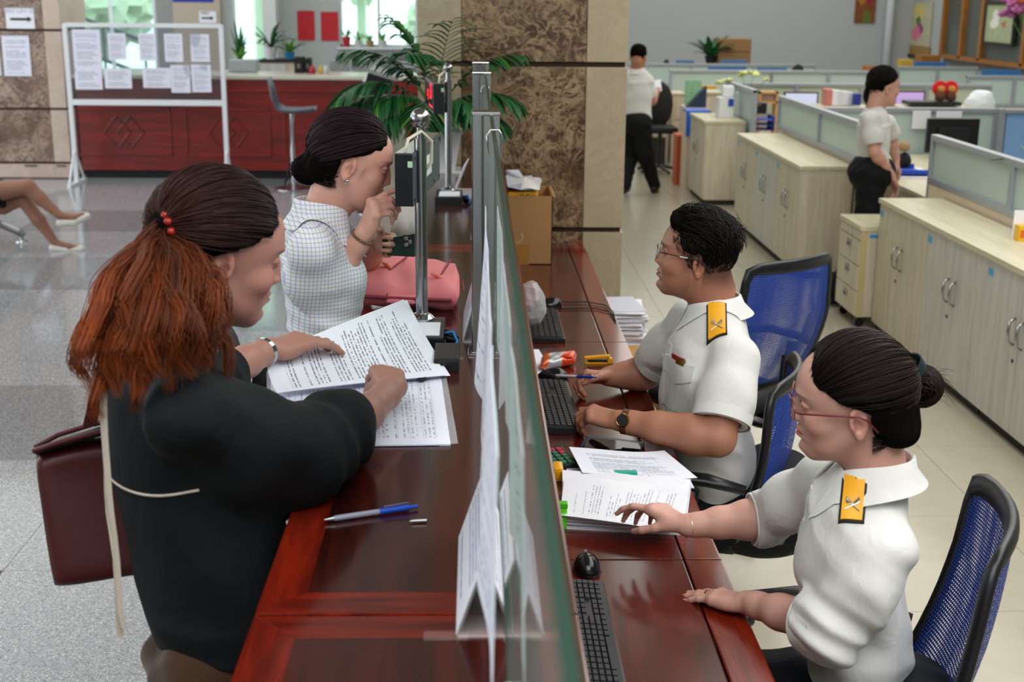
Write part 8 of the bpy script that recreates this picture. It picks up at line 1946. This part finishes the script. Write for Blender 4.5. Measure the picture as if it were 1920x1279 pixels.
def mesh_chair(x, y, rz, lab, hb=.0, back_z=(.56, 1.0), w=.46, tilt=.12, arms=True, zs=.46):
    t = thing('office_chair', lab, 'chair', (x, y, 0), rz, 'blue mesh office chairs')
    z0, z1 = back_z; pts = []
    def bp(u, v):  # u -1..1 across, v 0..1 up; curved back, sitter faces +x
        ww = w/2*(.80+.20*math.sin(PI*(.15+.7*v))) if v < .6 else w/2*(.96-.10*(v-.6)); return Vector((-.23-tilt*v*(z1-z0)*2.2+.05*u*u-.03*math.sin(PI*v), u*ww, z0+(z1-z0)*v))
    per = [(-1+2*k/10, 0) for k in range(11)]+[(1, k/10) for k in range(1, 11)]+[(1-2*k/10, 1) for k in range(1, 11)]+[(-1, 1-k/10) for k in range(1, 10)]
    loop = []
    for u, v in per:
        cu = u*(1-.06*(abs(u)*abs(2*v-1))**6); cv = .5+(v-.5)*(1-.06*(abs(u)*abs(2*v-1))**6); loop.append(bp(cu, cv))
    bm = nb(); n = len(loop); rings = []
    for i, p in enumerate(loop):
        a, b = loop[i-1], loop[(i+1) % n]; tg = (b-a).normalized(); nn = Vector((1, 0, .1)).normalized(); s_ = tg.cross(nn).normalized(); hw = .020 if p.z < z1-.03 else .026
        rings.append([bm.verts.new(p+s_*hw*math.cos(q)+nn*.013*math.sin(q)) for q in [2*PI*k/8 for k in range(8)]])
    for i in range(n):
        for k in range(8): bm.faces.new((rings[i][k], rings[i][(k+1) % 8], rings[(i+1) % n][(k+1) % 8], rings[(i+1) % n][k]))
    mk('back_frame', bm, M['black'], t, smooth=True, local=True)
    for off, mt, nm in ((.006, M['mesh_blue'], 'mesh_panel'), (-.010, M['mesh_blue2'], 'inner_mesh')):
        bm = nb(); uvl = bm.loops.layers.uv.verify(); N_ = 12; g = [[bm.verts.new(bp((2*i/N_-1)*.96, .02+.96*j/N_)-Vector((off, 0, 0))) for i in range(N_+1)] for j in range(N_+1)]
        for j in range(N_):
            for i in range(N_):
                f = bm.faces.new((g[j][i], g[j][i+1], g[j+1][i+1], g[j+1][i]))
                for l, uv in zip(f.loops, ((i, j), (i+1, j), (i+1, j+1), (i, j+1))): l[uvl].uv = (uv[0]/N_, uv[1]/N_)
        mk(nm, bm, mt, t, smooth=True, local=True)
    bm, _ = cushion((.24, -.24, zs), (.24, .24, zs), (-.22, .22, zs), (-.22, -.24, zs), .08, 14, 14, .5); mk('seat', bm, M['blackm'], t, smooth=True, local=True)
    bm = nb(); tube(bm, [(-.18, 0, zs-.05), (-.30, 0, zs-.02), (-.30, 0, z0+.12)], [.03, .03, .02], 8, flat=1); mk('back_support', bm, M['black'], t, smooth=True, local=True)
    if arms:
        for s in (-1, 1):
            bm = nb(); tube(bm, [(-.05, s*.22, zs-.03), (-.06, s*.28, zs+.02), (-.08, s*.285, zs+.18)], [.018, .02, .022], 8); tube(bm, [(-.22, s*.275, zs+.19), (-.12, s*.285, zs+.21), (.02, s*.285, zs+.21), (.12, s*.28, zs+.19), (.14, s*.275, zs+.16)], [.02, .028, .028, .024, .012], 10, flat=.6); mk('armrest', bm, M['black'], t, smooth=True, local=True)
    bm = nb(); tube(bm, [(0, 0, .10), (0, 0, zs-.04)], [.028, .022], 12); mk('gas_column', bm, M['black'], t, smooth='auto', local=True)
    for k in range(5):
        a = 2*PI*k/5+.3; c_, s_ = math.cos(a), math.sin(a); bm = nb(); tube(bm, [(0, 0, .115), (.15*c_, .15*s_, .10), (.29*c_, .29*s_, .07)], [.028, .022, .016], 8); L_ = mk('leg', bm, M['black'], t, smooth=True, local=True)
        bm = nb(); lathe(bm, [(0, -.02), (.026, -.02), (.028, 0), (.026, .02), (0, .02)], seg=14, M=Matrix.Translation((.29*c_, .29*s_, .028)) @ Matrix.Rotation(a, 4, 'Z') @ Matrix.Rotation(PI/2, 4, 'Y')); mk('castor', bm, M['black'], L_, local=True)
    return t
mesh_chair(.60, 3.50, PI-.35, 'blue mesh office chair the seated man is using', tilt=.08, back_z=(.46, .90))
mesh_chair(.93, 4.62, PI-.95, 'empty blue mesh office chair behind the seated man', tilt=.10, back_z=(.56, 1.01))
mesh_chair(.62, 2.24, PI-.30, 'blue mesh office chair nearest the camera, used by the woman with the bun', tilt=.12, back_z=(.52, 1.0), w=.47)
# ---------------------------------------------------------------- people farther away
def far_person(lab, F, skin, lip, male, nb_, hips, sh, el, wr, kn, fwd, knees, ankles, hairx, tie=None, curl=(.3, .5, .3), rs=(.13, .08), sleeve_to=.75, palm=(0, 0, -1), extra=None, tail=None):
    t = thing('person', lab, 'person', (hips[0], hips[1], 0)); f = Vector(fwd).normalized(); nb_ = Vector(nb_); hips = Vector(hips)
    head, HC, er = head_mesh(F, skin, lip, male, vox=.003, neck_to=nb_, neck_r=.05, smile=0 if male else 1)
    P, C = [head], [HC]
    for s, e, w_, k_, sd in zip(sh, el, wr, kn, (1, -1)):
        V = limb_vol([s, e, w_, k_], .09, .0045); arm(V, s, e, w_); hand(V, w_, k_, palm, sd, [curl]*4, .05, .95); a = V.mesh(None, 1)[:3]; P.append(a); C.append(col_of(a[0], skin))
    mk_me('body', np_mesh('body', P, C), SKINM, t); eyes(t, F, er, (1, 0, 0))
    rg_ = [(nb_+Vector((0, 0, -.05)), .06, .05), (nb_.lerp(hips, .22), rs[0], rs[1]*.9), (nb_.lerp(hips, .5), rs[0]*.98, rs[1]*1.1), (nb_.lerp(hips, .8), rs[0]*.95, rs[1]), (hips+Vector((0, 0, .05)), rs[0]*1.02, rs[1]*1.15)]
    V = Vol(Vector(hips)-Vector((.4, .4, .1)), nb_+Vector((.4, .4, .12)), .006); torso(V, rg_, f)
    for s in sh: V.cone(nb_+Vector((0, 0, -.06)), s, .045, .048, .03)
    ff = [folds(.005, [(1, 0, .8), (.3, 1, .6)], 5, 50)]; V.disp(ff[0])
    for s, e in zip(sh, el): s, e = Vector(s), Vector(e); add_sleeve(V, [s, lerp(s, e, .5), lerp(s, e, 1)], [.052, .058, .056], lerp(s, e, sleeve_to), e-s, .04, ff)
    V.cone(nb_, nb_+Vector((0, 0, .1)), .05, .052, .004, -1); a = V.mesh(None, 1)[:3]; sh_ = mk_me('shirt', np_mesh('shirt', [a]), M['shirt'], t)
    collar(sh_, nb_+Vector((0, 0, -.012)), f, Vector((0, 0, 1)).cross(f), (0, 0, 1), .058, .058, M['shirt'], .028, .045, .035, 1.0)
    trousers(t, hips, knees, ankles, M['black_cloth'], (.14, .085, .07, .06), f, shoes=True)
    hair_obj(t, F, hairx, '0c0a0a', '17110f', tie, 500 if tie else 0, extra, more=tail, base='0b0909', vox=.004, seed=3); return t
Yw = 8.15
g = lambda x, y, Y: ony(x, y, Y)
Fw = head_frame(g(1657, 163, Yw), (.93, .25, -.02), (.03, .05, 1), 1.02)
nw = g(1640, 208, Yw)
def tailw(S, rng):
    a = np.array(g(1634, 152, Yw))
    for k in range(260):
        e = np.array(g(1630+rng.uniform(-5, 8), 196, Yw))+rng.normal(size=3)*.008; t = np.linspace(0, 1, 10)[:, None]; m_ = (a+e)/2+np.array([-.05, 0, .01]); S.add(a*(1-t)**2+2*m_*t*(1-t)+e*t**2, .0018, .0012, lin('0c0a0a'), lin('17110f'))
hw = g(1634, 322, Yw); 
far_person('smiling woman with black ponytail in white shirt standing among the partitions', Fw, 'c99a88', 'b0544c', False, nw, hw, [g(1664, 232, Yw+.14), g(1632, 224, Yw-.13)][::1], [g(1672, 262, Yw+.2), g(1640, 285, Yw-.16)], [g(1680, 300, Yw+.2), g(1672, 330, Yw-.10)], [g(1684, 320, Yw+.2), g(1680, 352, Yw-.08)], (.95, .2, 0), [(hw.x+.03, Yw+.08, .42), (hw.x-.02, Yw-.08, .42)], [(hw.x, Yw+.08, .08), (2.30, 8.02, .08)], HXF, tuple(tolocal(Fw, g(1634, 150, Yw))), tail=tailw)
Ym = 12.75
Fm_ = head_frame(g(1197, 106, Ym), (.42, .88, -.30), (.05, .25, .95), 1.0); nm_ = g(1192, 132, Ym); hm = g(1192, 228, Ym)
far_person('man in white short sleeved shirt walking away down the aisle reading a paper', Fm_, 'a8745c', '8e4c44', True, nm_, hm, [g(1165, 150, Ym+.02), g(1215, 152, Ym-.02)], [g(1172, 190, Ym+.2), g(1223, 192, Ym+.02)], [g(1200, 185, Ym+.35), g(1232, 172, Ym+.25)], [g(1212, 178, Ym+.40), g(1233, 166, Ym+.32)], (.3, .95, 0), [(hm.x-.02, Ym+.12, .40), (hm.x+.10, Ym-.02, .40)], [(hm.x-.10, Ym-.1, .10), (1.80, 12.86, .08)], HXM, None, (.7, .8, .4), (.15, .095), .7, extra=lambda V: V.ell((.0, 0, .075), (.08, .07, .04), .02))
bm = nb(); q = g(1228, 166, Ym+.36); sheet(bm, q+Vector((-.05, 0, -.06)), q+Vector((.07, 0, -.02)), q+Vector((.06, .06, .09)), q+Vector((-.05, .06, .06)), 4, 4, .001, lambda u, v: .008*math.sin(4*u)); mk('held_paper', bm, M['paper'], label='white paper held by the man walking away', cat='paper')
# crossed legs on the waiting bench at the left edge
Yl = 9.72; lp_ = thing('person', 'seated person with crossed bare legs and white flat shoes at the left edge', 'person', (-4.2, 10.0, 0))
V = Vol((-5.0, 9.5, 0), (-2.8, 10.5, .75), .007); L_ = lambda x, y, Y=Yl: g(x, y, Y)
k1, k2 = L_(52, 350), L_(42, 372, Yl+.10); a1, a2 = L_(112, 404, Yl-.02), L_(104, 456, Yl+.06)
V.chain([L_(-90, 352), L_(0, 358), k1, L_(75, 372), a1], [.085, .072, .056, .050, .031], .02); V.chain([L_(-90, 380, Yl+.12), L_(5, 384, Yl+.12), k2, L_(72, 412, Yl+.08), a2], [.085, .07, .054, .050, .030], .02)
V.chain([a1, L_(140, 408, Yl-.02), L_(158, 402, Yl-.02)], [.030, .028, .020], .015); V.chain([a2, L_(130, 464, Yl+.05), L_(146, 465, Yl+.05)], [.030, .028, .020], .015)
P, T_, Q_, _ = V.mesh(None, 1); mk_me('legs', np_mesh('legs', [(P, T_, Q_)], [np.tile(lin('8e6552'), (len(P), 1))]), SKINM, lp_)
V = Vol((-5.2, 9.4, .3), (-3.5, 10.6, 1.0), .008); V.chain([L_(-90, 350), L_(6, 364, Yl+.03)], [.13, .105], .02); V.half(L_(12, 364, Yl), (1, .05, .25), .006); P, T_, Q_, _ = V.mesh(None, 1); mk_me('skirt', np_mesh('skirt', [(P, T_, Q_)]), M['navy_cloth'], lp_)
for h_, m1, t_, Yq in (((113, 418), (140, 416), (163, 405), Yl-.02), ((100, 465), (126, 468), (152, 467), Yl+.05)):
    V = Vol(L_(60, 500, Yq-.1), L_(200, 370, Yq+.1)+Vector((.1, .1, .05)), .0045); V.chain([L_(*h_, Yq), L_(*m1, Yq), L_(*t_, Yq)], [.032, .030, .026], .015); d = (L_(*t_, Yq)-L_(*h_, Yq)).normalized()
    top = L_(m1[0]-6, m1[1]-9, Yq); V.ell(top, (.050, .022, .030), .004, -1); V.half(L_(*m1, Yq)+Vector((0, 0, -.034)), Vector((0, 0, -1)) if Yq > Yl else Vector((d.z, 0, -d.x)), .003); P, T_, Q_, _ = V.mesh(None, 1); s_ = mk_me('shoe', np_mesh('shoe', [(P, T_, Q_)]), plain('shoe_white', 'd6d2ca', .4), lp_)
    p_ = L_(*t_, Yq)+Vector((-.02, 0, .024)); mk('bow', bx(p_-Vector((.014, .012, .004)), p_+Vector((.014, .012, .006)), .003), plain('bow_cream', 'cdbf9a', .4), s_)
